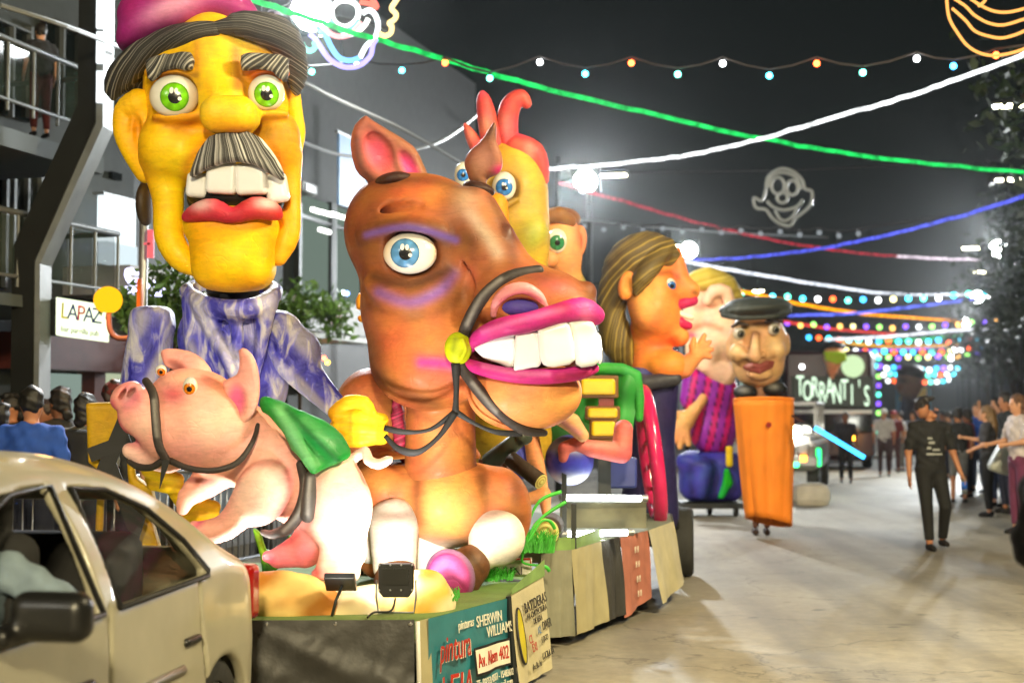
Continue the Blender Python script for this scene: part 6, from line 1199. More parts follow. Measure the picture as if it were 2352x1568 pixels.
def car_d(p, grow=0.0):
    x, y, z = p[..., 0], p[..., 1], p[..., 2]; H = np.interp(x, xi, zs)+grow
    belt = 0.90; wd = np.where(z < 0.55, HWc-0.03*(0.55-z), HWc-0.02*((z-0.55)/0.35)); wd = np.where(z > belt, HWc-0.02-0.36*(z-belt)-0.12*(z-belt)**2*4, wd)
    endt = 1-0.35*np.clip((0.35-x)/0.35, 0, 1)**2*0.5-0.3*np.clip((x-3.5)/0.55, 0, 1)**2*0.6
    wd = wd*endt+grow
    dy = np.abs(y)-wd; dz = (z-H)*0.8; db = 0.22-grow-z; dx = np.maximum(-x, x-4.03)-grow
    a = smin(-dy, -dz, 0.10); a = smin(a, -db, 0.06); a = smin(a, -dx, 0.12); return -a
WIN = {'rear': [(1.70, 0.885), (1.64, 1.31), (1.38, 1.29), (1.12, 1.20), (0.93, 1.06), (0.80, 0.92), (0.82, 0.90)], 'front': [(1.84, 0.88), (1.78, 1.325), (2.10, 1.31), (2.38, 1.24), (2.62, 1.10), (2.86, 0.93), (2.85, 0.885)]}
def wind(poly, r=0.03):
    def f(p): return np.maximum(d_poly2(p[..., 0], p[..., 2], poly)+r-r, 0.5-np.abs(p[..., 1]))
    return f
s = Sculpt(None, 0.0145, CARC, to_world=cw)
s.fn(car_d, (0, -HWc, 0.2), (4.05, HWc, 1.48)); s.fn(lambda p: car_d(p, -0.055), (0, -HWc, 0.2), (4.05, HWc, 1.48), sub=True)
for kx in WIN: s.fn(wind(WIN[kx]), (0.7, -1, 0.8), (3.0, 1, 1.4), sub=True, k=0.02)
s.fn(lambda p: np.maximum(np.maximum(np.abs(p[..., 1])-0.52, np.abs(p[..., 2]-1.12)-0.13), np.abs(p[..., 0]-0.62)-0.3), (0.3, -0.6, 0.95), (1.0, 0.6, 1.3), sub=True, k=0.03)
s.fn(lambda p: np.maximum(np.maximum(np.abs(p[..., 1])-0.58, np.abs(p[..., 2]-1.17)-0.17), np.abs(p[..., 0]-2.85)-0.3), (2.5, -0.7, 0.95), (3.2, 0.7, 1.4), sub=True, k=0.03)
for x0 in (1.77,): s.fn(lambda p, x0=x0: np.maximum(np.maximum(np.abs(p[..., 0]-x0-0.06*(0.9-p[..., 2]))-0.010, np.abs(p[..., 2]-0.6)-0.30), HWc-0.035-np.abs(p[..., 1])), (x0-0.1, -1, 0.25), (x0+0.1, 1, 0.95), sub=True)
s.fn(lambda p: np.maximum(np.maximum(np.abs(p[..., 0]-0.78-0.12*np.sin((p[..., 2]-0.3)*3))-0.010, np.abs(p[..., 2]-0.6)-0.28), HWc-0.035-np.abs(p[..., 1])), (0.6, -1, 0.25), (1.0, 1, 0.95), sub=True)
for wx in (0.62, 3.25): s.fn(lambda p, wx=wx: np.maximum(np.hypot(p[..., 0]-wx, p[..., 2]-0.22)-0.31, 0.55-np.abs(p[..., 1])), (wx-0.4, -1, 0), (wx+0.4, 1, 0.7), sub=True, k=0.02)
s.obj('body', car, mat('silver car paint', rough=0.4, metal=0.0, vc=True, var=0.08, coat=0.5))
CG = mat('tinted car glass', rgb(40, 46, 40), 0.04, var=0, alpha=0.22)
def cpt(x, y, z): return Vector(cw(np.array([[x, y, z]]))[0])
def shell(poly, sgn, inset, name, m):
    def wy(x, z): return (HWc-0.02-0.36*max(z-0.9, 0)-0.48*max(z-0.9, 0)**2-inset)*sgn
    V = [cpt(x, wy(x, z), z) for x, z in poly]; c_ = Vector((0, 0, 0))
    for v in V: c_ += v
    V.append(c_/len(poly)); n = len(poly); return obj(name, pymesh(name, V, [(i, (i+1) % n, n) for i in range(n)], True), m, car)
for sg in (-1, 1):
    shell([(1.66, 0.88), (1.60, 1.30), (1.38, 1.285), (1.12, 1.195), (0.94, 1.06), (0.82, 0.92)], sg, 0.035, 'window_pane', CG)
    for kx in WIN:
        pl = WIN[kx]; MB().tube([cpt(x, (HWc-0.012-0.36*max(z-0.9, 0)-0.48*max(z-0.9, 0)**2)*sg, z) for x, z in pl+[pl[0]]], 0.011, 6).build('window_seal', BLACKRUB, car, True)
obj('rear_window', pymesh('rw', [cpt(0.42, -0.5, 0.99), cpt(0.42, 0.5, 0.99), cpt(0.82, 0.48, 1.235), cpt(0.82, -0.48, 1.235)], [(0, 1, 2, 3)]), CG, car)
obj('windscreen', pymesh('ws', [cpt(3.1, -0.56, 1.0), cpt(3.1, 0.56, 1.0), cpt(2.6, 0.52, 1.335), cpt(2.6, -0.52, 1.335)], [(0, 1, 2, 3)]), CG, car)
cs = lambda col, c=0.015: Sculpt(None, c, col, to_world=cw)
for x, y in ((1.95, -0.36), (1.95, 0.36)): cs(rgb(32, 32, 32)).b(x, y, 0.85, 0.10, 0.24, 0.32, 0.08, R=None).b(x+0.3, y, 0.52, 0.28, 0.24, 0.09, 0.06, k=0.05).b(x-0.04, y, 1.24, 0.05, 0.13, 0.10, 0.045, k=0.02).obj('seat', car, CLOTHV)
cs(rgb(34, 34, 34)).b(1.05, 0, 0.82, 0.10, 0.6, 0.28, 0.08).b(1.35, 0, 0.48, 0.25, 0.6, 0.09, 0.06).obj('rear_seat', car, CLOTHV)
cs(rgb(20, 20, 20)).b(2.95, 0, 0.78, 0.22, 0.68, 0.14, 0.08).obj('dashboard', car, CLOTHV)
MB().tube([cpt(2.62+0.02*math.cos(a/16*6.283), -0.36+0.18*math.sin(a/16*6.283), 0.92+0.18*math.cos(a/16*6.283)) for a in range(17)], 0.015, 8, False).build('steering_wheel', BLACKPL, car, True)
cs(rgb(26, 26, 26), 0.012).b(2.60, -0.99, 0.985, 0.055, 0.125, 0.075, 0.05, k=0.02).b(2.66, -0.84, 0.93, 0.04, 0.06, 0.03, 0.02, k=0.03).obj('wing_mirror', car, mat('mirror black', rough=0.35, vc=True))
for x in (1.02, 2.02): cs(rgb(30, 30, 30), 0.01).b(x, -HWc+0.004, 0.66, 0.08, 0.02, 0.017, 0.01).obj('door_handle', car, MATS['mirror black'])
cs(rgb(150, 20, 16), 0.012).b(0.095, -0.69, 0.74, 0.07, 0.085, 0.13, 0.03).obj('tail_light', car, mat('red lens', rough=0.12, vc=True)); cs(rgb(150, 20, 16), 0.012).b(0.095, 0.69, 0.74, 0.07, 0.085, 0.13, 0.03).obj('tail_light', car, MATS['red lens'])
MB().tube([cpt(x, -HWc+0.004, 0.56) for x in (1.12, 1.5, 2.0, 2.7)], 0.022, 6).build('rub_strip', mat('rub strip', rgb(110, 106, 92), 0.4), car, True)
for wx in (0.62, 3.25):
    for sg in (-1, 1): wheel(car, cpt(wx, sg*0.70, 0.26), 0.26, 0.17, cleft)
MB().tube([cpt(0.02, 0, 0.35), cpt(-0.35, 0, 0.38)], 0.03, 8).build('tow_bar', DARKSTEEL, car)
# driver
dl = cpt(2.05, -0.36, -0.34)
person(dl, math.atan2(cdir.y, cdir.x)-math.pi/2, 'driver in pale blue shirt resting an elbow on the car window', rgb(128, 146, 158), NAVY, SK3, rgb(14, 12, 11), 1.74, legs=[((-0.12, 0.42, 0.92), (-0.12, 0.62, 0.56)), ((0.12, 0.42, 0.92), (0.12, 0.62, 0.56))], arms=[((-0.45, 0.0, 1.27), (-0.44, 0.25, 1.30)), ((0.30, 0.12, 1.20), (0.12, 0.34, 1.22))])
person(cpt(1.22, 0.05, -0.38), math.atan2(cdir.y, cdir.x)-math.pi/2, 'passenger with black hair on the rear seat of the car', rgb(40, 40, 44), NAVY, SK3, rgb(10, 9, 9), 1.7, legs=[((-0.12, 0.42, 0.92), (-0.12, 0.5, 0.56)), ((0.12, 0.42, 0.92), (0.12, 0.5, 0.56))])

# ================================================================== BUILDINGS
def fbox(px0, y0, px1, y1, lat, depth, mt, name, parent, bev=0.0, zc=None):
    a, b_ = onlat(px0, (y0+y1)/2, lat), onlat(px1, (y0+y1)/2, lat); m_ = onlat((px0+px1)/2, y0, lat); n_ = onlat((px0+px1)/2, y1, lat)
    al0 = a.x*SP+a.y*CP; al1 = b_.x*SP+b_.y*CP
    return MB().sbox(S(lat-depth/2, (al0+al1)/2, (m_.z+n_.z)/2), (depth, abs(al1-al0), abs(m_.z-n_.z))).build(name, mt, parent, bevel=bev)
LAT = -9.8
def al_of(px): p = onlat(px, 900, LAT); return p.x*SP+p.y*CP
def building(label, px0, px1, h, mt, depth=7.0, lat=LAT):
    a0, a1 = al_of(px0), al_of(px1); t = thing('building', label, 'building', S(lat-depth/2, (a0+a1)/2), 'street front buildings')
    MB().sbox(S(lat-depth/2, (a0+a1)/2, h/2), (depth, a1-a0, h)).build('wall', mt, t); return t
W1 = mat('grey render', rgb(56, 62, 60), 0.8, var=0.15, bump=0.15); W2 = mat('pale grey panel wall', rgb(66, 74, 75), 0.7, var=0.1); W3 = mat('dark facade', rgb(58, 62, 62), 0.6, var=0.2); GLD = mat('dark window glass', rgb(22, 28, 28), 0.08, var=0); GLL = emat('lit shop interior', (0.55, 0.72, 0.62), 0.22)
RAILM = mat('dull railing', rgb(96, 100, 100), 0.55, 0.3); b1 = building('balcony building with metal railings behind the dark pillar', -260, 300, 9.5, W1)
for y0, y1, px1 in ((285, 330, 245), (672, 700, 270)):
    fbox(-250, y0, px1, y1, LAT+1.5, 1.6, W2, 'balcony_slab', b1)
for yt, yb, px1 in ((128, 285, 245), (508, 672, 275)):
    a, b_ = onlat(-250, yt, LAT+1.45), onlat(px1, yt, LAT+1.45); zt = onlat((0+px1)/2, yt, LAT+1.45).z; zb = onlat((px1)/2, yb, LAT+1.45).z
    al0 = a.x*SP+a.y*CP; al1 = b_.x*SP+b_.y*CP; l = LAT+1.45
    rl = MB().tube([S(l, al0, zt), S(l, al1, zt), S(l-1.2, al1, zt)], 0.03, 8).tube([S(l, al0, zb+0.1), S(l, al1, zb+0.1)], 0.02, 6).build('railing', RAILM, b1, True)
    for k in range(9):
        al = al0+(al1-al0)*k/8; MB().tube([S(l, al, zb), S(l, al, zt)], 0.018, 6).build('baluster', RAILM, b1)
    for k in range(8): MB().sbox(S(l-0.02, al0+(al1-al0)*(k+0.5)/8, (zb+zt)/2+0.03), (0.01, (al1-al0)/8-0.06, (zt-zb)*0.8)).build('glass_panel', mat('railing glass', rgb(60, 72, 68), 0.06, var=0, alpha=0.35), b1)
for px0, y0, px1, y1 in ((-60, 350, 20, 660), (40, 350, 100, 640), (110, 60, 200, 270), (0, 60, 80, 270), (90, 820, 230, 1010)): fbox(px0, y0, px1, y1, LAT+0.06, 0.08, GLD, 'window', b1)
MAR = mat('maroon fascia', rgb(84, 32, 28), 0.6, var=0.2)
fbox(60, 770, 290, 850, LAT+0.5, 0.6, MAR, 'shop_fascia', b1); fbox(215, 850, 240, 1010, LAT+0.3, 0.3, MAR, 'shop_pier', b1); fbox(90, 858, 215, 1000, LAT+0.12, 0.05, GLL, 'shop_window', b1); fbox(245, 858, 300, 1000, LAT+0.12, 0.05, emat('lit doorway', (0.8, 0.9, 0.6), 0.3), 'shop_window', b1)
for px0, y0, px1, y1 in ((-60, 350, 20, 660), (40, 350, 100, 640), (110, 60, 200, 270), (0, 60, 80, 270)):
    for q0, q1, r0, r1 in ((px0-4, px0+2, y0, y1), (px1-2, px1+4, y0, y1), (px0, px1, y0-5, y0), ((px0+px1)//2-2, (px0+px1)//2+2, y0, y1)): fbox(q0, r0, q1, r1, LAT+0.12, 0.1, RAILM, 'window_frame', b1)
ac_b = lambda px, py, par: (fbox(px, py, px+34, py+24, LAT+0.35, 0.35, mat('air unit casing', rgb(120, 122, 118), 0.5), 'air_unit', par, 0.02), fbox(px+8, py+4, px+26, py+20, LAT+0.37, 0.36, BLACKPL, 'air_unit_grille', par))
ac_b(205, 340, b1)
pb = onlat(92, 285, LAT+0.9); person((pb.x, pb.y, onlat(92, 283, LAT+1.4).z+0.02), 0.8, 'onlooker in red trousers standing on the upper balcony', rgb(40, 40, 44), rgb(90, 30, 30), SK2, rgb(30, 24, 20), 1.2, group='onlookers on the balconies')
b2 = building('pale panel-clad building behind the yellow head', 300, 660, 8.6, W2)
fbox(305, 300, 640, 318, LAT+0.1, 0.16, W1, 'panel_seam', b2); fbox(262, 396, 285, 412, LAT+0.05, 0.06, GLD, 'vent', b2)
fbox(300, 640, 660, 700, LAT+0.9, 1.0, mat('canopy fascia', rgb(150, 150, 148), 0.6), 'canopy', b2); fbox(330, 720, 660, 1000, LAT+0.1, 0.06, GLD, 'shop_window', b2)
lp = thing('advertising_lightbox', 'glowing white advertising panel left of the yellow head', 'lightbox', onlat(280, 620, LAT+0.4)); fbox(247, 455, 315, 560, LAT+0.4, 0.12, emat('white panel glow', (0.85, 0.97, 1.0), 0.9), 'panel', lp); fbox(243, 450, 318, 456, LAT+0.42, 0.16, STEEL, 'frame', lp); fbox(247, 560, 318, 610, LAT+0.4, 0.12, emat('white panel glow low', (0.8, 0.95, 1.0), 0.5), 'panel', lp)
ac_b(470, 340, b2); ac_b(700, 420, b2)
b3 = building('dark glass-fronted building between the yellow head and the horse', 660, 1090, 9.0, W3)
fbox(690, 470, 840, 700, LAT+0.10, 0.06, emat('lit office interior', (0.5, 0.66, 0.55), 0.16), 'window', b3)
for px0, px1 in ((690, 696), (764, 776), (836, 844)): fbox(px0, 465, px1, 705, LAT+0.16, 0.1, DARKSTEEL, 'mullion', b3)
fbox(690, 512, 840, 520, LAT+0.15, 0.08, DARKSTEEL, 'transom', b3)
for px, py in ((735, 484), (757, 490), (779, 494), (752, 530), (792, 498)): fbox(px-12, py-4, px+12, py+4, LAT+0.2, 0.05, emat('ceiling strip light', (0.95, 1, 0.9), 3.0), 'strip_light', b3)
fbox(700, 690, 840, 765, LAT+0.6, 0.3, mat('white shop board', rgb(150, 152, 150), 0.5), 'shop_board', b3); fbox(755, 700, 785, 745, LAT+0.62, 0.02, mat('faded red mark', rgb(120, 60, 60), 0.5), 'board_print', b3)
fbox(690, 768, 850, 780, LAT+1.6, 1.6, mat('white canopy edge', rgb(170, 175, 172), 0.5), 'canopy', b3); fbox(690, 790, 850, 900, LAT+0.2, 0.1, mat('dark bar front', rgb(44, 40, 36), 0.5), 'bar_front', b3)
for i, (px, py, cc) in enumerate(((744, 822, (1, .12, .05)), (752, 832, (1, .6, .05)), (727, 838, (1, .6, .1)), (788, 672, (.7, 1, 1)), (797, 674, (.2, .4, 1)))):
    tag(MB().sphere(onlat(px, py, LAT+1.2), 0.035, 10, 6).build('festoon_bulb', emat('festoon glow %d' % i, cc, 6)), ['red bulb above the yellow bulb in the bar', 'yellow bulb under the red bulb in the bar', 'amber bulb beside the blue sleeve', 'white bulb in the office window', 'blue bulb in the office window'][i], 'bulb')
fl = thing('hanging_banner', 'tall blue banner hanging between the yellow head and horse ear', 'banner', onlat(812, 480, LAT+1.2)); fbox(784, 320, 846, 480, LAT+1.2, 0.03, mat('blue banner cloth', rgb(70, 130, 190), 0.6, var=0.3, vscale=2), 'cloth', fl); fbox(782, 314, 848, 320, LAT+1.2, 0.05, STEEL, 'rod', fl)
for i, (a0, a1, h_, mt) in enumerate(((29, 44, 4.6, W3), (44, 58, 5.6, W1), (58, 76, 4.8, W3), (76, 100, 6, W1))):
    t = thing('building', ['dark low building beyond the rooster', 'grey building far behind the woman figure', 'dark building farther down the left side', 'farthest grey building on the left side'][i], 'building', S(LAT-3.5, (a0+a1)/2), 'street front buildings'); MB().sbox(S(LAT-3.5, (a0+a1)/2, h_/2), (7, a1-a0-0.1, h_)).build('wall', mt, t)
    for k in range(4):
        for zz in (1.6, 3.6): MB().sbox(S(LAT+0.03, a0+(a1-a0)*(k+0.5)/4, zz), (0.06, (a1-a0)/7, 1.6)).build('window', GLD, t)
for i, (a0, a1, h_) in enumerate(((30, 60, 6), (60, 100, 8), (100, 150, 7))):
    t = thing('building', ['dark house behind the right trees', 'dark block farther along the right side', 'far dark block closing the right side'][i], 'building', S(11.5, (a0+a1)/2), 'street front buildings'); MB().sbox(S(11.5, (a0+a1)/2, h_/2), (6, a1-a0-0.1, h_)).build('wall', W3, t)
    for k in range(5): MB().sbox(S(8.47, a0+(a1-a0)*(k+0.5)/5, 3.0), (0.06, (a1-a0)/9, 1.6)).build('window', GLD, t)
# crooked steel pillar
pil = thing('steel_pillar', 'crooked dark steel pillar with bright edge at the building front', 'pillar', S(-8.1, 9.0))
DPI = 13.6; path = [(60, 1030), (66, 590), (82, 570), (225, 270), (200, 250), (196, -60)]
def quadp(pts, d0, d1, name, mt):
    b = MB(); b.prism([P(x, y, d0) for x, y in pts], (0.02, d1-d0, 0)); return b.build(name, mt, pil)
quadp([(20, 1180), (72, 1180), (78, 600), (218, 280), (222, -80), (182, -80), (178, 240), (28, 570)], DPI, DPI+0.35, 'column', mat('dark pillar paint', rgb(14, 17, 16), 0.7, var=0.2, spec=0.2))
quadp([(72, 1180), (86, 1180), (92, 606), (236, 290), (240, -80), (224, -80), (220, 282), (79, 600)], DPI+0.02, DPI+0.3, 'edge_strip', mat('pale pillar edge', rgb(92, 98, 100), 0.5, var=0.2))
for y in (30, 110, 200): 
    q_ = MB(); q_.box(P(231, y, DPI-0.03), (0.07, 0.05, 0.3)); q_.build('light_strip', emat('pillar strip glow', (0.9, 0.98, 1.0), 0.9), pil)
# signs
sg = thing('lit_shop_sign', 'yellow-white lit shop sign with coloured letters by the orange lamp', 'sign', P(185, 780, 13.9)); A_, B_, C_, D_ = P(129, 682, 13.8), P(252, 702, 14.4), P(248, 784, 14.4), P(128, 768, 13.8)
MB().prism([A_, B_, C_, D_], (-0.05, 0.2, 0)).build('box', emat('sign box glow', (0.85, 0.95, 0.62), 0.95), sg); rt_ = B_-A_
for i, (ch, cc) in enumerate((('L', rgb(200, 190, 30)), ('A', rgb(30, 50, 120)), ('P', rgb(190, 40, 60)), ('A', rgb(40, 60, 140)), ('Z', rgb(40, 60, 140)))): text('letter', ch, mat('sign letter %d' % i, cc, 0.5), A_+rt_*(0.16+0.15*i)+Vector((0, -0.01, -0.13)), rt_, (0, 0, 1), 0.22, sg)
text('lettering', 'bar parrilla pub', mat('sign small letter', rgb(60, 60, 50), 0.5), A_+rt_*0.45+Vector((0, -0.01, -0.3)), rt_, (0, 0, 1), 0.08, sg)
MB().prism([P(110, 690, 13.9), P(128, 684, 13.85), P(128, 770, 13.85), P(110, 770, 13.9)], (0, 0.2, 0)).build('side_case', DARKSTEEL, sg)
ns = thing('neon_shop_sign', 'violet-white glowing script shop sign behind the pole', 'sign', onlat(340, 690, LAT+1.3)); text('lettering', 'Sirop', emat('violet neon', (0.62, 0.6, 1.0), 3.0), onlat(336, 655, LAT+1.3), S(0, 1), (0, 0, 1), 0.42, ns, 0.02); fbox(292, 680, 378, 684, LAT+1.25, 0.06, DARKSTEEL, 'sign_rail', ns)
ol = thing('globe_lamp', 'glowing orange globe lamp on a curved bracket', 'lamp', P(318, 1010, 12.6)); c = P(248, 689, 12.6)
q = Sculpt(None, 0.015, (1, .5, .05)); q.e(c.x, c.y, c.z, 0.125, 0.125, 0.122).b(c.x, c.y, c.z-0.15, 0.2, 0.2, 0.04, 0, sub=True, k=0.01).obj('globe', ol, emat('orange globe glow', (1.0, 0.42, 0.008), 0.85)); MB().tube(smooth_pts([tuple(P(*v, 12.6)) for v in ((250, 718), (252, 755), (268, 775), (295, 776), (318, 770))], 4), 0.025, 8).build('bracket', mat('rust bracket', rgb(110, 60, 46), 0.5), ol, True)
MB().tube([P(317, 1080, 12.65), P(322, 640, 12.65)], 0.03, 8).build('post', mat('orange post', rgb(150, 80, 30), 0.4), ol, True)
pl_d = bpy.data.lights.new('globe lamp light', 'POINT'); pl_d.energy = 14; pl_d.color = (1, 0.45, 0.1); pl_d.shadow_soft_size = 0.13; plo = bpy.data.objects.new('globe_light', pl_d); COL.objects.link(plo); plo.parent = ol; plo.location = c+Vector((0, -0.2, 0))-world_loc(ol)
up_ = thing('utility_pole', 'grey utility pole beside the yellow head ear', 'pole', S(-7.6, 12)); up_.location = Vector((P(326, 900, 13).x, 13, 0)); MB().tube([up_.location, up_.location+Vector((0, 0, 5.2))], 0.04, 10).build('shaft', STEEL, up_, True); MB().box(P(346, 560, 13), (0.06, 0.02, 0.26)).box(P(338, 560, 13), (0.06, 0.02, 0.02)).build('pink_sign', mat('pink sign', rgb(205, 90, 130), 0.5), up_)
# foliage
def leafmat(nm, c): return mat(nm, c, 0.55, var=0.5, vscale=2.5)
def foliage(name, c, rad, n, seed, m, parent, size=0.07):
    rs = np.random.RandomState(seed); cl = rs.normal(size=(max(6, n//90), 3))*0.5; cl = cl/np.maximum(1, np.linalg.norm(cl, axis=1))[:, None]
    idx = rs.randint(len(cl), size=n); p = cl[idx]+rs.normal(size=(n, 3))*0.22; p = p*np.array(rad)+np.array(c)
    a = rs.normal(size=(n, 3)); a /= np.linalg.norm(a, axis=1)[:, None]; b = np.cross(a, rs.normal(size=(n, 3))); b /= np.linalg.norm(b, axis=1)[:, None]
    s_ = size*(0.6+0.8*rs.rand(n))[:, None]; V = np.stack([p-a*s_, p+b*s_*0.45, p+a*s_, p-b*s_*0.45], 1).reshape(-1, 3)
    o = obj(name, quadmesh(name, V, np.arange(4*n).reshape(-1, 4), False), m, parent); o['kind'] = 'stuff'; return o
LG = leafmat('street tree leaf', rgb(40, 56, 30)); LG2 = leafmat('shrub leaf', rgb(84, 120, 50))
def tree(base, h, rad, label, seed, n=3500):
    base = Vector(base); t = thing('street_tree', label, 'tree', base, 'street trees'); rs = random.Random(seed)
    MB().tube([base, base+Vector((0.05, 0, h*0.35)), base+Vector((-0.05, 0.05, h*0.7))], [0.16, 0.12, 0.07], 8).build('trunk', mat('bark', rgb(70, 58, 46), 0.9, bump=0.5), t, True)
    for k in range(6): a = rs.uniform(0, 6.28); e_ = base+Vector((math.cos(a)*rad*0.6, math.sin(a)*rad*0.6, h*rs.uniform(0.7, 0.95))); MB().tube([base+Vector((0, 0, h*rs.uniform(0.35, 0.6))), (base+e_)/2+Vector((0, 0, h*0.35)), e_], [0.06, 0.04, 0.02], 6).build('limb', MATS['bark'], t, True)
    foliage('crown', base+Vector((0, 0, h*0.82)), (rad, rad, h*0.28), n, seed, LG, t, 0.12)
for i, (px, d, h_, r_) in enumerate(((2500, 22, 7.0, 1.5), (2410, 33, 6.4, 1.6), (2345, 48, 6.0, 2.0), (2330, 62, 6.2, 2.4), (2300, 82, 6.5, 3), (2270, 105, 7, 3))):
    p_ = P(px, 940, d); tree((p_.x, p_.y, 0), h_, r_, ['dark tree at the frame edge under the top street lamp', 'tree beside the large right floodlight', 'third tree along the crowd side', 'fourth tree along the crowd side', 'fifth tree along the crowd side', 'last tree far down the crowd side'][i], 40+i)
for i, (px, d, al_) in enumerate(((1480, 62, 0), (1640, 90, 0), (1760, 120, 0))): p_ = P(px, 940, d); tree((p_.x, p_.y, 0), 6.5, 2.6, ['dark tree behind the woman figure', 'dark tree behind the blond figure', 'far dark tree behind the flat-capped puppet'][i], 60+i, 2500)
for i, (px, py, d, r_) in enumerate(((690, 735, 20, 0.55), (400, 715, 14.5, 0.5))):
    c = P(px, py, d); t = thing('planter_shrub', ['green shrub beside the blue sleeve', 'dark shrub behind the blue shirt shoulder'][i], 'shrub', (c.x, c.y, 0)); foliage('foliage', c, (r_, r_, 0.4), 1500, 80+i, LG2, t, 0.06)
    MB().tube([(c.x, c.y, 0.1), (c.x, c.y, c.z)], 0.03, 6).build('stem', MATS['bark'], t); MB().box((c.x, c.y, 0.35), (0.5, 0.5, 0.5)).build('planter', W3, t, bevel=0.02)

# ================================================================== JEEP, TRUCK
DJ = 26.0
jp = thing('jeep', 'grey off-road car with green and orange lamps behind the puppet', 'car', ground(1855, 1135)); g = ground(1855, 1135); gx, gy = g.x-0.15, g.y+1.9
def jb(x, y, z, sx, sy, sz, nm, m, bev=0.03): return MB().sbox(Vector((gx, gy, 0))+Vector((CP, -SP, 0))*x+Vector((SP, CP, 0))*y+Vector((0, 0, z)), (sx, sy, sz)).build(nm, m, jp, bevel=bev)
JC = mat('jeep paint', rgb(130, 126, 124), 0.3, var=0.1, coat=0.5)
jb(0, 0, 0.72, 1.7, 3.6, 0.55, 'body', JC, 0.08); jb(0, -1.1, 1.03, 1.5, 1.2, 0.12, 'bonnet', JC, 0.05); jb(0, 0.5, 1.72, 1.55, 2.2, 0.08, 'roof', JC, 0.03)
for x in (-0.74, 0.74):
    for y in (-0.5, 0.5, 1.5): jb(x, y, 1.35, 0.06, 0.08, 0.7, 'pillar', JC, 0.01)
jb(0, -0.5, 1.36, 1.4, 0.02, 0.58, 'windscreen', CG, 0); jb(0, -1.82, 0.62, 1.75, 0.16, 0.2, 'bumper', STEEL, 0.03); jb(0, -1.81, 0.86, 0.9, 0.04, 0.22, 'grille', BLACKPL, 0.01)
for x in (-0.6, 0.6): jb(x, -1.83, 0.86, 0.22, 0.06, 0.2, 'headlight', STEEL, 0.05)
jb(0.35, -1.93, 0.56, 0.36, 0.03, 0.08, 'green_lamp', emat('green lamp glow', (0.05, 1, 0.3), 4), 0.01); jb(0.88, -1.7, 0.70, 0.1, 0.06, 0.34, 'green_lamp', emat('green lamp glow 2', (0.02, 0.8, 0.15), 3), 0.03); jb(0.62, -1.92, 0.68, 0.12, 0.04, 0.12, 'orange_lamp', emat('orange lamp glow', (1, 0.3, 0.03), 5), 0.03)
jb(0.36, -1.86, 1.16, 0.42, 0.12, 0.24, 'spot_lamp', emat('jeep spot glow', (1, 1, 0.85), 50), 0.08)
for x in (-0.75, 0.75):
    for y in (-1.15, 1.15): c = Vector((gx, gy, 0.36))+Vector((CP, -SP, 0))*x+Vector((SP, CP, 0))*y; wheel(jp, c, 0.36, 0.22, (CP, -SP, 0))
sb = tag(MB().box(P(1862, 1137, 24), (0.62, 0.5, 0.42)).build('white_sack', mat('white sack cloth', rgb(225, 222, 215), 0.8), bevel=0.15), 'white bundle lying in front of the jeep', 'sack')
stk = thing('light_stick', 'glowing blue light stick slanting beside the jeep', 'light stick', P(1930, 1018, 17)); MB().tube([P(1872, 982, 17), P(1985, 1050, 17)], 0.026, 12).build('tube', emat('blue stick glow', (0.03, 0.42, 1.0), 3.5), stk, True); MB().tube([P(1870, 981, 17), P(1820, 955, 17.4)], 0.016, 8).build('handle', BLACKPL, stk, True)
DT = 38.0
tk = thing('show_truck', 'dark maroon show truck with glowing green-white name sign', 'truck', ground(1910, 1076)); c = ground(1910, 1076)
def tb(px, py, hw, hh, dz, dep, nm, m, bev=0.03): return MB().sbox(P(px, py, DT+dz), (2*hw*DT/F, dep, 2*hh*DT/F)).build(nm, m, tk, bevel=bev)
tb(1910, 930, 98, 125, 1.6, 3.0, 'body', mat('maroon truck paint', rgb(52, 16, 20), 0.4, var=0.3), 0.1); tb(1912, 965, 90, 26, 0.06, 0.06, 'windscreen', GLD, 0.02); tb(1912, 1020, 92, 28, 0.05, 0.1, 'front_panel', mat('truck front', rgb(70, 40, 40), 0.4), 0.04); tb(1912, 900, 92, 36, 0.02, 0.12, 'sign_board', mat('sign board', rgb(20, 28, 20), 0.5), 0.02); tb(1912, 945, 90, 5, -0.06, 0.2, 'sun_visor', STEEL, 0.02)
for i, ch in enumerate("TORRANTI'S"): text('sign_letter', ch, emat('truck sign glow', (0.75, 1.0, 0.72), 0.8), P(1838+17*i, 900+(4 if i % 2 else -6)+(i-4)*1.5, DT-0.2-(1838+17*i-1912)*DT/F*0.293), (CP, -SP, 0), (0, 0, 1), 0.78, tk, 0.04, font_scale_x=0.42)
tb(1957, 998, 9, 12, -0.75, 0.1, 'orange_lamp', emat('truck lamp orange', (1, 0.35, 0.02), 8), 0.05); tb(2003, 980, 4, 4, -0.1, 0.1, 'orange_lamp', emat('truck lamp orange 2', (1, 0.2, 0.02), 3), 0.03); tb(1842, 842, 5, 5, -0.1, 0.1, 'roof_lamp', emat('truck roof lamp', (1, 1, 1), 4), 0.03)
for x in (-0.9, 0.9): wheel(tk, c+Vector((CP, -SP, 0))*x+Vector((SP, CP, 0))*1.0+Vector((0, 0, 0.42)), 0.42, 0.26, (CP, -SP, 0))
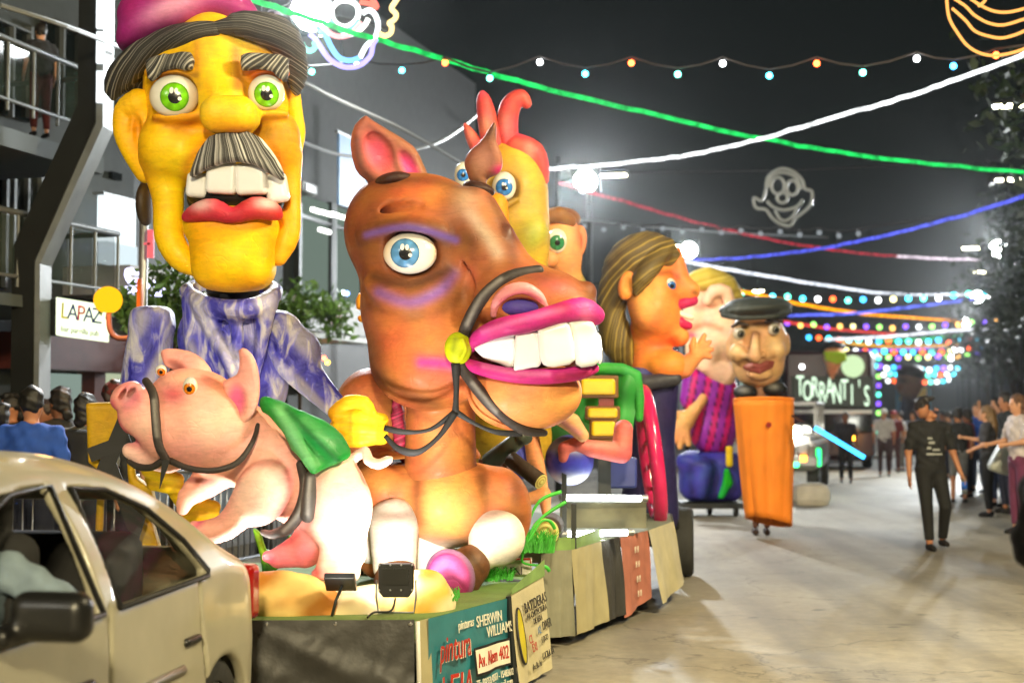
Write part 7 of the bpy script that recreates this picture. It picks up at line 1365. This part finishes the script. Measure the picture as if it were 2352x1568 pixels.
mf = thing('masked_face', 'peach cone face with lime mask on top of the truck', 'carnival figure', P(1915, 880, DT-0.6)); q = Sculpt(DT-0.6, 2, rgb(225, 150, 100)); q.e(1916, 815, 0, 24, 26, 22, k=8).c([(1915, 820, 0, 20), (1912, 850, -2, 12), (1911, 866, -2, 5)], k=8).obj('face', mf); q = Sculpt(DT-0.6, 2, rgb(170, 205, 20)); q.poly([(1892, 806), (1940, 808), (1944, 828), (1924, 836), (1896, 828)], -16, 12, 5).obj('mask', mf); Sculpt(DT-0.6, 2, rgb(30, 26, 24)).e(1916, 796, 6, 26, 14, 24).obj('hair', mf)
gd = tag(MB().tube([P(1959, 841, DT-0.2), P(1959, 841, DT-0.1)], 0.3, 20).build('round_sign', emat('round sign glow', (0.6, 0.8, 0.45), 0.6)), 'pale green glowing round sign at the truck roof', 'sign')
MB()
cv = thing('parade_backdrop', 'blue and yellow painted float front far down the street', 'float', ground(2098, 1040)); MB().sbox(P(2098, 935, 55), (1.3, 0.3, 1.4)).build('panel', mat('blue yellow panel', rgb(120, 170, 205), 0.5, var=0.5, vscale=1.5), cv); MB().sbox(P(2098, 905, 54.8), (1.0, 0.2, 0.5)).build('yellow_top', mat('yellow top', rgb(225, 190, 90), 0.5), cv); MB().sbox(P(2098, 1000, 55), (1.3, 1.6, 1.1)).build('base', W3, cv)
bh = thing('brown_giant_head', 'brown giant head far down the street below the bulbs', 'carnival figure', ground(2086, 1035)); q = Sculpt(50, 2.5, rgb(120, 84, 60)); q.e(2088, 880, 0, 30, 36, 30, k=8).e(2070, 890, -18, 10, 12, 12, k=5).c([(2088, 905, 0, 16), (2088, 1030, 0, 26)], rgb(50, 40, 60)).pe(2075, 875, -20, 8, 6, 20, rgb(30, 20, 16), .8).obj('head', bh); Sculpt(50, 2.5, rgb(40, 30, 26)).e(2092, 858, 4, 32, 22, 32).obj('hair', bh)

# ================================================================== LIGHT ROPES AND BULB STRINGS
def rope(label, pts, col, st, r=0.035, grp='light ropes across the street'):
    q = smooth_pts([tuple(P(x, y, d)) for x, y, d in pts], 10); rs = random.Random(len(label))
    q = [Vector(p)+Vector((0, 0, rs.uniform(-0.012, 0.012))) for p in q]
    nm = 'rope %s %.2f' % (str(col), st); m = emat(nm, col, st); nt = m.node_tree; e_ = [n for n in nt.nodes if n.type == 'EMISSION'][0]
    tc = nt.nodes.new('ShaderNodeTexCoord'); n = nt.nodes.new('ShaderNodeTexNoise'); n.inputs['Scale'].default_value = 7; n.inputs['Detail'].default_value = 3; mr_ = nt.nodes.new('ShaderNodeMapRange'); mr_.inputs[1].default_value = 0.3; mr_.inputs[2].default_value = 0.7; mr_.inputs[3].default_value = st*0.35; mr_.inputs[4].default_value = st*1.35
    nt.links.new(tc.outputs['Object'], n.inputs[0]); nt.links.new(n.outputs['Fac'], mr_.inputs[0]); nt.links.new(mr_.outputs[0], e_.inputs[1])
    return tag(MB().tube(q, r*0.85, 8).build('light_rope', m, None, True), label, 'light rope', grp)
rope('bright green light rope sagging above the rooster', [(480, -40, 12.4), (700, 40, 13.5), (880, 95, 14.3), (1140, 172, 15.4), (1400, 240, 16.8), (1800, 328, 19), (2100, 372, 20.8), (2420, 402, 22.4)], (0.01, 0.55, 0.09), 1.0, 0.034)
rope('bright white light rope rising to the upper picture corner', [(1262, 388, 24), (1500, 368, 21.5), (1700, 330, 19), (2000, 246, 16.5), (2200, 182, 15), (2420, 98, 13.6)], (0.95, 1, 1), 1.6, 0.030)
rope('dull red light rope from the left floodlight', [(1285, 420, 26), (1430, 462, 28), (1600, 510, 30), (1780, 552, 33), (1960, 580, 36), (2060, 588, 37)], (0.45, 0.03, 0.05), 0.6, 0.036)
rope('pinkish white end of the red light rope', [(2058, 588, 37), (2160, 594, 38.5), (2250, 596, 40)], (0.85, 0.7, 0.8), 0.8, 0.04)
rope('long blue light rope crossing under the clown outline', [(2420, 430, 21), (2200, 498, 26), (2000, 548, 31), (1850, 576, 35), (1700, 592, 38), (1560, 598, 41)], (0.08, 0.10, 0.75), 0.9, 0.038)
rope('white light rope above the orange one', [(1545, 596, 33), (1680, 620, 37), (1850, 648, 42), (2050, 674, 48), (2310, 676, 55)], (0.8, 0.85, 0.95), 1.1, 0.045)
rope('orange light rope behind the flat cap', [(1700, 668, 36), (1850, 700, 45), (2000, 722, 54), (2215, 738, 66)], (1.0, 0.33, 0.0), 1.3, 0.055)
rope('blue light rope just over the bulb strings', [(1810, 724, 52), (1950, 720, 50), (2100, 704, 48), (2240, 686, 46)], (0.12, 0.16, 0.9), 1.0, 0.05)
rope('far red light rope', [(1800, 738, 55), (1920, 756, 60), (2060, 768, 66)], (0.75, 0.06, 0.05), 0.9, 0.055)
rope('far white light rope', [(1895, 780, 62), (2050, 772, 62), (2200, 758, 60), (2330, 757, 58)], (0.9, 0.92, 1), 1.0, 0.06)
rope('far green light rope', [(2020, 784, 74), (2120, 778, 76), (2220, 768, 78)], (0.02, 0.5, 0.15), 1.0, 0.06)
rope('far amber light rope', [(1930, 786, 72), (2050, 796, 76), (2200, 792, 82)], (0.9, 0.45, 0.05), 0.9, 0.07)
rope('far violet light rope', [(1960, 806, 86), (2080, 802, 88), (2200, 796, 90)], (0.25, 0.15, 0.9), 1.0, 0.07)
BC = {'w': (0.95, 1, 1), 'r': (1, 0.10, 0.02), 'g': (0.12, 1, 0.7), 'b': (0.04, 0.4, 1), 'c': (0.06, 0.75, 1), 'o': (1, 0.5, 0.1), 'y': (0.9, 0.8, 0.3), 'v': (0.2, 0.08, 0.95), 'l': (0.3, 0.9, 0.15), 'd': (0.5, 0.55, 0.58)}
CABLE = mat('cable', rgb(46, 42, 46), 0.6, var=0)
def bulbs(label, items, al, r, st, cable=True):
    pts = [onalong(x, y, al) for x, y, _ in items]; t = thing('bulb_string', label, 'string lights', pts[len(pts)//2], 'bulb strings across the street')
    for (x, y, cc), p in zip(items, pts):
        MB().sphere(p, r, 10, 8).build('bulb', emat('bulb %s %.1f' % (cc, st if cc != 'd' else 0.3), BC[cc], st if cc != 'd' else 0.3), t, True)
        MB().tube([p+Vector((0, 0, r*0.8)), p+Vector((0, 0, r*1.9))], r*0.45, 6).build('socket', BLACKPL, t)
    cpts = []
    for a, b_ in zip(pts[:-1], pts[1:]): cpts += [a+Vector((0, 0, r*1.9)), (a+b_)/2+Vector((0, 0, r*1.9-0.02))]
    cpts.append(pts[-1]+Vector((0, 0, r*1.9))); MB().tube([onalong(items[0][0]-260, items[0][1]-40, al)]+cpts+[onalong(items[-1][0]+200, items[-1][1]-40, al)], 0.012, 5).build('cable', CABLE, t)
bulbs('large nearest bulb string above the rooster comb', [(716, 165, 'g'), (820, 150, 'w'), (923, 162, 'c'), (1022, 145, 'r'), (1125, 180, 'g'), (1240, 143, 'w'), (1344, 170, 'c'), (1450, 145, 'r'), (1557, 171, 'g'), (1660, 146, 'w'), (1767, 174, 'c'), (1876, 146, 'r'), (1982, 167, 'g'), (2106, 135, 'w'), (2190, 152, 'b'), (2288, 127, 'r')], 14.0, 0.032, 9)
bulbs('unlit grey bulb string crossing below the clown outline', [(1342+45*i, 518+(8 if i % 2 else 2)+i*1.2, 'd') for i in range(15)], 27, 0.05, 1)  # unlit bulbs given a faint glow that imitates reflections in the glass
def rowb(label, x0, x1, y0, sag, n, al, r, st, pat): bulbs(label, [(x0+(x1-x0)*i/(n-1), y0+sag*(1-(2*i/(n-1)-1)**2)+random.uniform(-2.5, 2.5), pat[i % len(pat)]) for i in range(n)], al, r, st)
rowb('bulb string level with the flat cap top', 1705, 2260, 672, 18, 17, 44, 0.085, 4, 'gwcgcwrgbwyc'); rowb('violet and lime bulb string below the orange rope', 1748, 2292, 736, 16, 19, 57, 0.10, 2.2, 'wlvolvoyvlov')
rowb('red and cyan bulb string across the far street', 1858, 2270, 774, 10, 19, 68, 0.12, 3, 'brcrcgwbrcgwc'); rowb('multicoloured bulb string over the masked face', 1900, 2250, 800, 8, 17, 78, 0.14, 2.6, 'grywrbcrcbr'); rowb('violet and yellow bulb string over the crowd', 1950, 2245, 814, 8, 14, 88, 0.15, 2.6, 'yvlolvyl'); rowb('far pale bulb string above the giant head', 2020, 2200, 842, 6, 12, 102, 0.17, 2.6, 'cwbvwc'); rowb('farther pale bulb string under the last one', 2030, 2190, 858, 5, 12, 118, 0.18, 2.6, 'wgcrwc'); rowb('farthest bulb string at the street end', 2040, 2180, 872, 4, 11, 135, 0.2, 2.2, 'wrgwc')
vs_ = thing('light_column', 'vertical chain of violet and green lamps beside the truck', 'string lights', P(2018, 990, 50))
for k in range(9): MB().sphere(P(2018, 822+21*k, 50), 0.09, 10, 6).build('bulb', emat('column %s' % 'gvlv'[k % 4], BC['gvlv'[k % 4]], 1.6), vs_, True)
MB().tube([P(2018, 815, 50.1), P(2018, 1040, 50.1)], 0.05, 6).build('post', DARKSTEEL, vs_)
for k in range(7): MB().sphere(P(1962+10*k, 840, 50), 0.09, 10, 6).build('bulb', emat('column %s' % 'gcvv'[k % 4], BC['gcvv'[k % 4]], 1.6), vs_, True)
MB().tube([P(1955, 838, 50.1), P(2022, 838, 50.1)], 0.04, 6).build('crossbar', DARKSTEEL, vs_)
def neon(parent, pts, d, name, m, r=0.022, n=6): return MB().tube(smooth_pts([tuple(P(x, y, d)) for x, y in pts], n), r, 8).build(name, m, parent, True)
def z5(l): return [(520.6+.3443*x, .3443*y) for x, y in l]
nf = thing('neon_face_sign', 'multicoloured neon face sign glaring at the top beside the beret', 'neon sign', P(800, 60, 14.2))
for nm, col, st, l in (('violet_tube', (0.35, 0.3, 1.0), 2.2, [(555, 250), (570, 240), (610, 290), (680, 390), (760, 440), (830, 450), (900, 430), (960, 370), (975, 300), (1000, 260)]), ('blue_tube', (0.15, 0.45, 1.0), 2.4, [(600, 180), (660, 240), (700, 320), (750, 385), (820, 405), (890, 385)]), ('white_tube', (0.9, 1, 1), 2.6, [(890, 385), (930, 310), (990, 250), (1010, 170), (990, 100), (950, 70), (905, 90)]), ('yellow_tube', (1, 0.75, 0.25), 2.4, [(1010, 220), (1055, 240), (1095, 220), (1100, 175), (1085, 155), (1120, 130), (1130, 95), (1100, 60), (1120, 20), (1150, -20)]), ('red_tube', (1, 0.15, 0.1), 2.0, [(890, 15), (950, 25), (1000, 50), (985, 15), (960, -20)]), ('white_tube', (0.95, 1, 0.95), 2.8, [(700, 60), (740, 15), (800, 5), (860, 30), (880, 80), (860, 140), (800, 180), (740, 165), (705, 120), (700, 60)]), ('pink_tube', (1, 0.35, 0.35), 2.0, [(640, 180), (700, 230), (760, 245), (830, 225), (900, 150)]), ('white_tube', (1, 1, 0.9), 2.4, [(770, 240), (860, 220), (920, 170), (945, 125)]), ('cyan_tube', (0.2, 1, 0.75), 2.2, [(500, 290), (520, 325), (560, 340), (590, 315), (585, 280)]), ('green_tube', (0.2, 1, 0.5), 1.5, [(700, 120), (760, 200), (830, 190), (880, 130)])): neon(nf, z5(l), 14.2, nm, emat('neon '+nm+str(st), col, st*0.55), 0.026)
MB().tube([P(760, -30, 14.25), P(790, 130, 14.25)], 0.012, 5).tube([P(700, 20, 14.25), P(900, 70, 14.25)], 0.012, 5).build('frame', DARKSTEEL, nf)
def z6(l): return [(1272.7+.459*x, 376+.459*y) for x, y in l]
UN = mat('unlit clear tube', rgb(150, 156, 158), 0.25, var=0)
cl = thing('clown_outline_sign', 'unlit grey tube outline of a clown face hanging in the sky', 'neon sign', P(1800, 455, 27))
def circ(cx, cy, r, n=14, sq=1.0): return [(cx+r*math.cos(2*math.pi*k/n), cy+r*sq*math.sin(2*math.pi*k/n)) for k in range(n+1)]
for l in ([(1060, 130), (1070, 70), (1110, 35), (1150, 25), (1200, 42), (1240, 80), (1255, 125), (1290, 140), (1285, 200), (1250, 240), (1210, 270), (1180, 310), (1130, 300), (1090, 270), (1060, 230), (1010, 220), (1000, 170), (1040, 185), (1060, 130)], circ(1120, 110, 32, sq=1.3), circ(1192, 120, 28, sq=1.3), circ(1142, 170, 26), [(1065, 185), (1095, 215), (1150, 232), (1215, 215), (1245, 180)], [(1105, 232), (1130, 275), (1160, 285), (1195, 262), (1215, 222)], [(1075, 120), (1090, 60), (1150, 45), (1210, 70), (1235, 130)]): neon(cl, z6(l), 27, 'outline_tube', UN, 0.035, 4)
MB().tube([P(1300, 398, 27), P(1800, 392, 27.1), P(2300, 370, 27)], 0.01, 5).build('hanger_wire', CABLE, cl)
def z4(l): return [(1677.6+.2952*x, .2952*y) for x, y in l]
og = thing('amber_curl_sign', 'amber rope-light curves at the upper picture corner', 'neon sign', P(2290, 60, 13))
for l in ([(1680, -60), (1700, 130), (1770, 260), (1850, 360), (1960, 420), (2100, 430), (2300, 375), (2480, 250)], [(1725, 65), (1830, 160), (1900, 240), (2000, 280), (2130, 295), (2300, 235), (2450, 120)], [(1740, -10), (1830, 50), (1900, 120), (2010, 180), (2130, 195), (2300, 145)], [(1850, -20), (1960, 50), (2060, 90), (2170, 95), (2300, 65)], [(1930, 50), (1970, 20), (1990, -10)]): neon(og, z4(l), 13, 'rope_tube', emat('amber rope glow', (1, 0.42, 0.10), 0.9), 0.014)
wr = [([(0, 12, 12), (150, 60, 12.6), (300, 118, 14)], 'thin wire over the upper balcony'), ([(380, -20, 15), (700, 190, 17), (930, 300, 19), (1100, 400, 22)], 'grey cable running down behind the horse ear'), ([(690, 325, 18), (820, 360, 20), (1000, 330, 22), (1100, 260, 24)], 'grey cable sagging beside the blue banner'), ([(1300, 500, 30), (1600, 530, 34), (1900, 545, 38)], 'dark cable behind the woman figure head')]
for l, lab in wr: tag(MB().tube(smooth_pts([tuple(P(*v)) for v in l], 6), 0.022, 6).build('overhead_wire', mat('grey cable', rgb(120, 124, 126), 0.5, var=0)), lab, 'wire', 'overhead wires')
# ================================================================== HAZE ADDED FOR LAMP GLOW
HZ = bpy.data.materials.new('lamp glow haze'); HZ.use_nodes = True; nt = HZ.node_tree; nt.nodes.clear()
pv = nt.nodes.new('ShaderNodeVolumePrincipled'); pv.inputs['Color'].default_value = (0.95, 0.98, 1.0, 1); pv.inputs['Density'].default_value = 0.00032; pv.inputs['Anisotropy'].default_value = 0.93
on = nt.nodes.new('ShaderNodeOutputMaterial'); nt.links.new(pv.outputs[0], on.inputs['Volume'])
hb_ = MB(); hb_.prism([S(-155, -32, -1.6), S(-155, 402, -1.6), S(155, 402, -1.6), S(155, -32, -1.6)], (0, 0, 13.5)); tag(hb_.build('haze', HZ), kind='stuff')
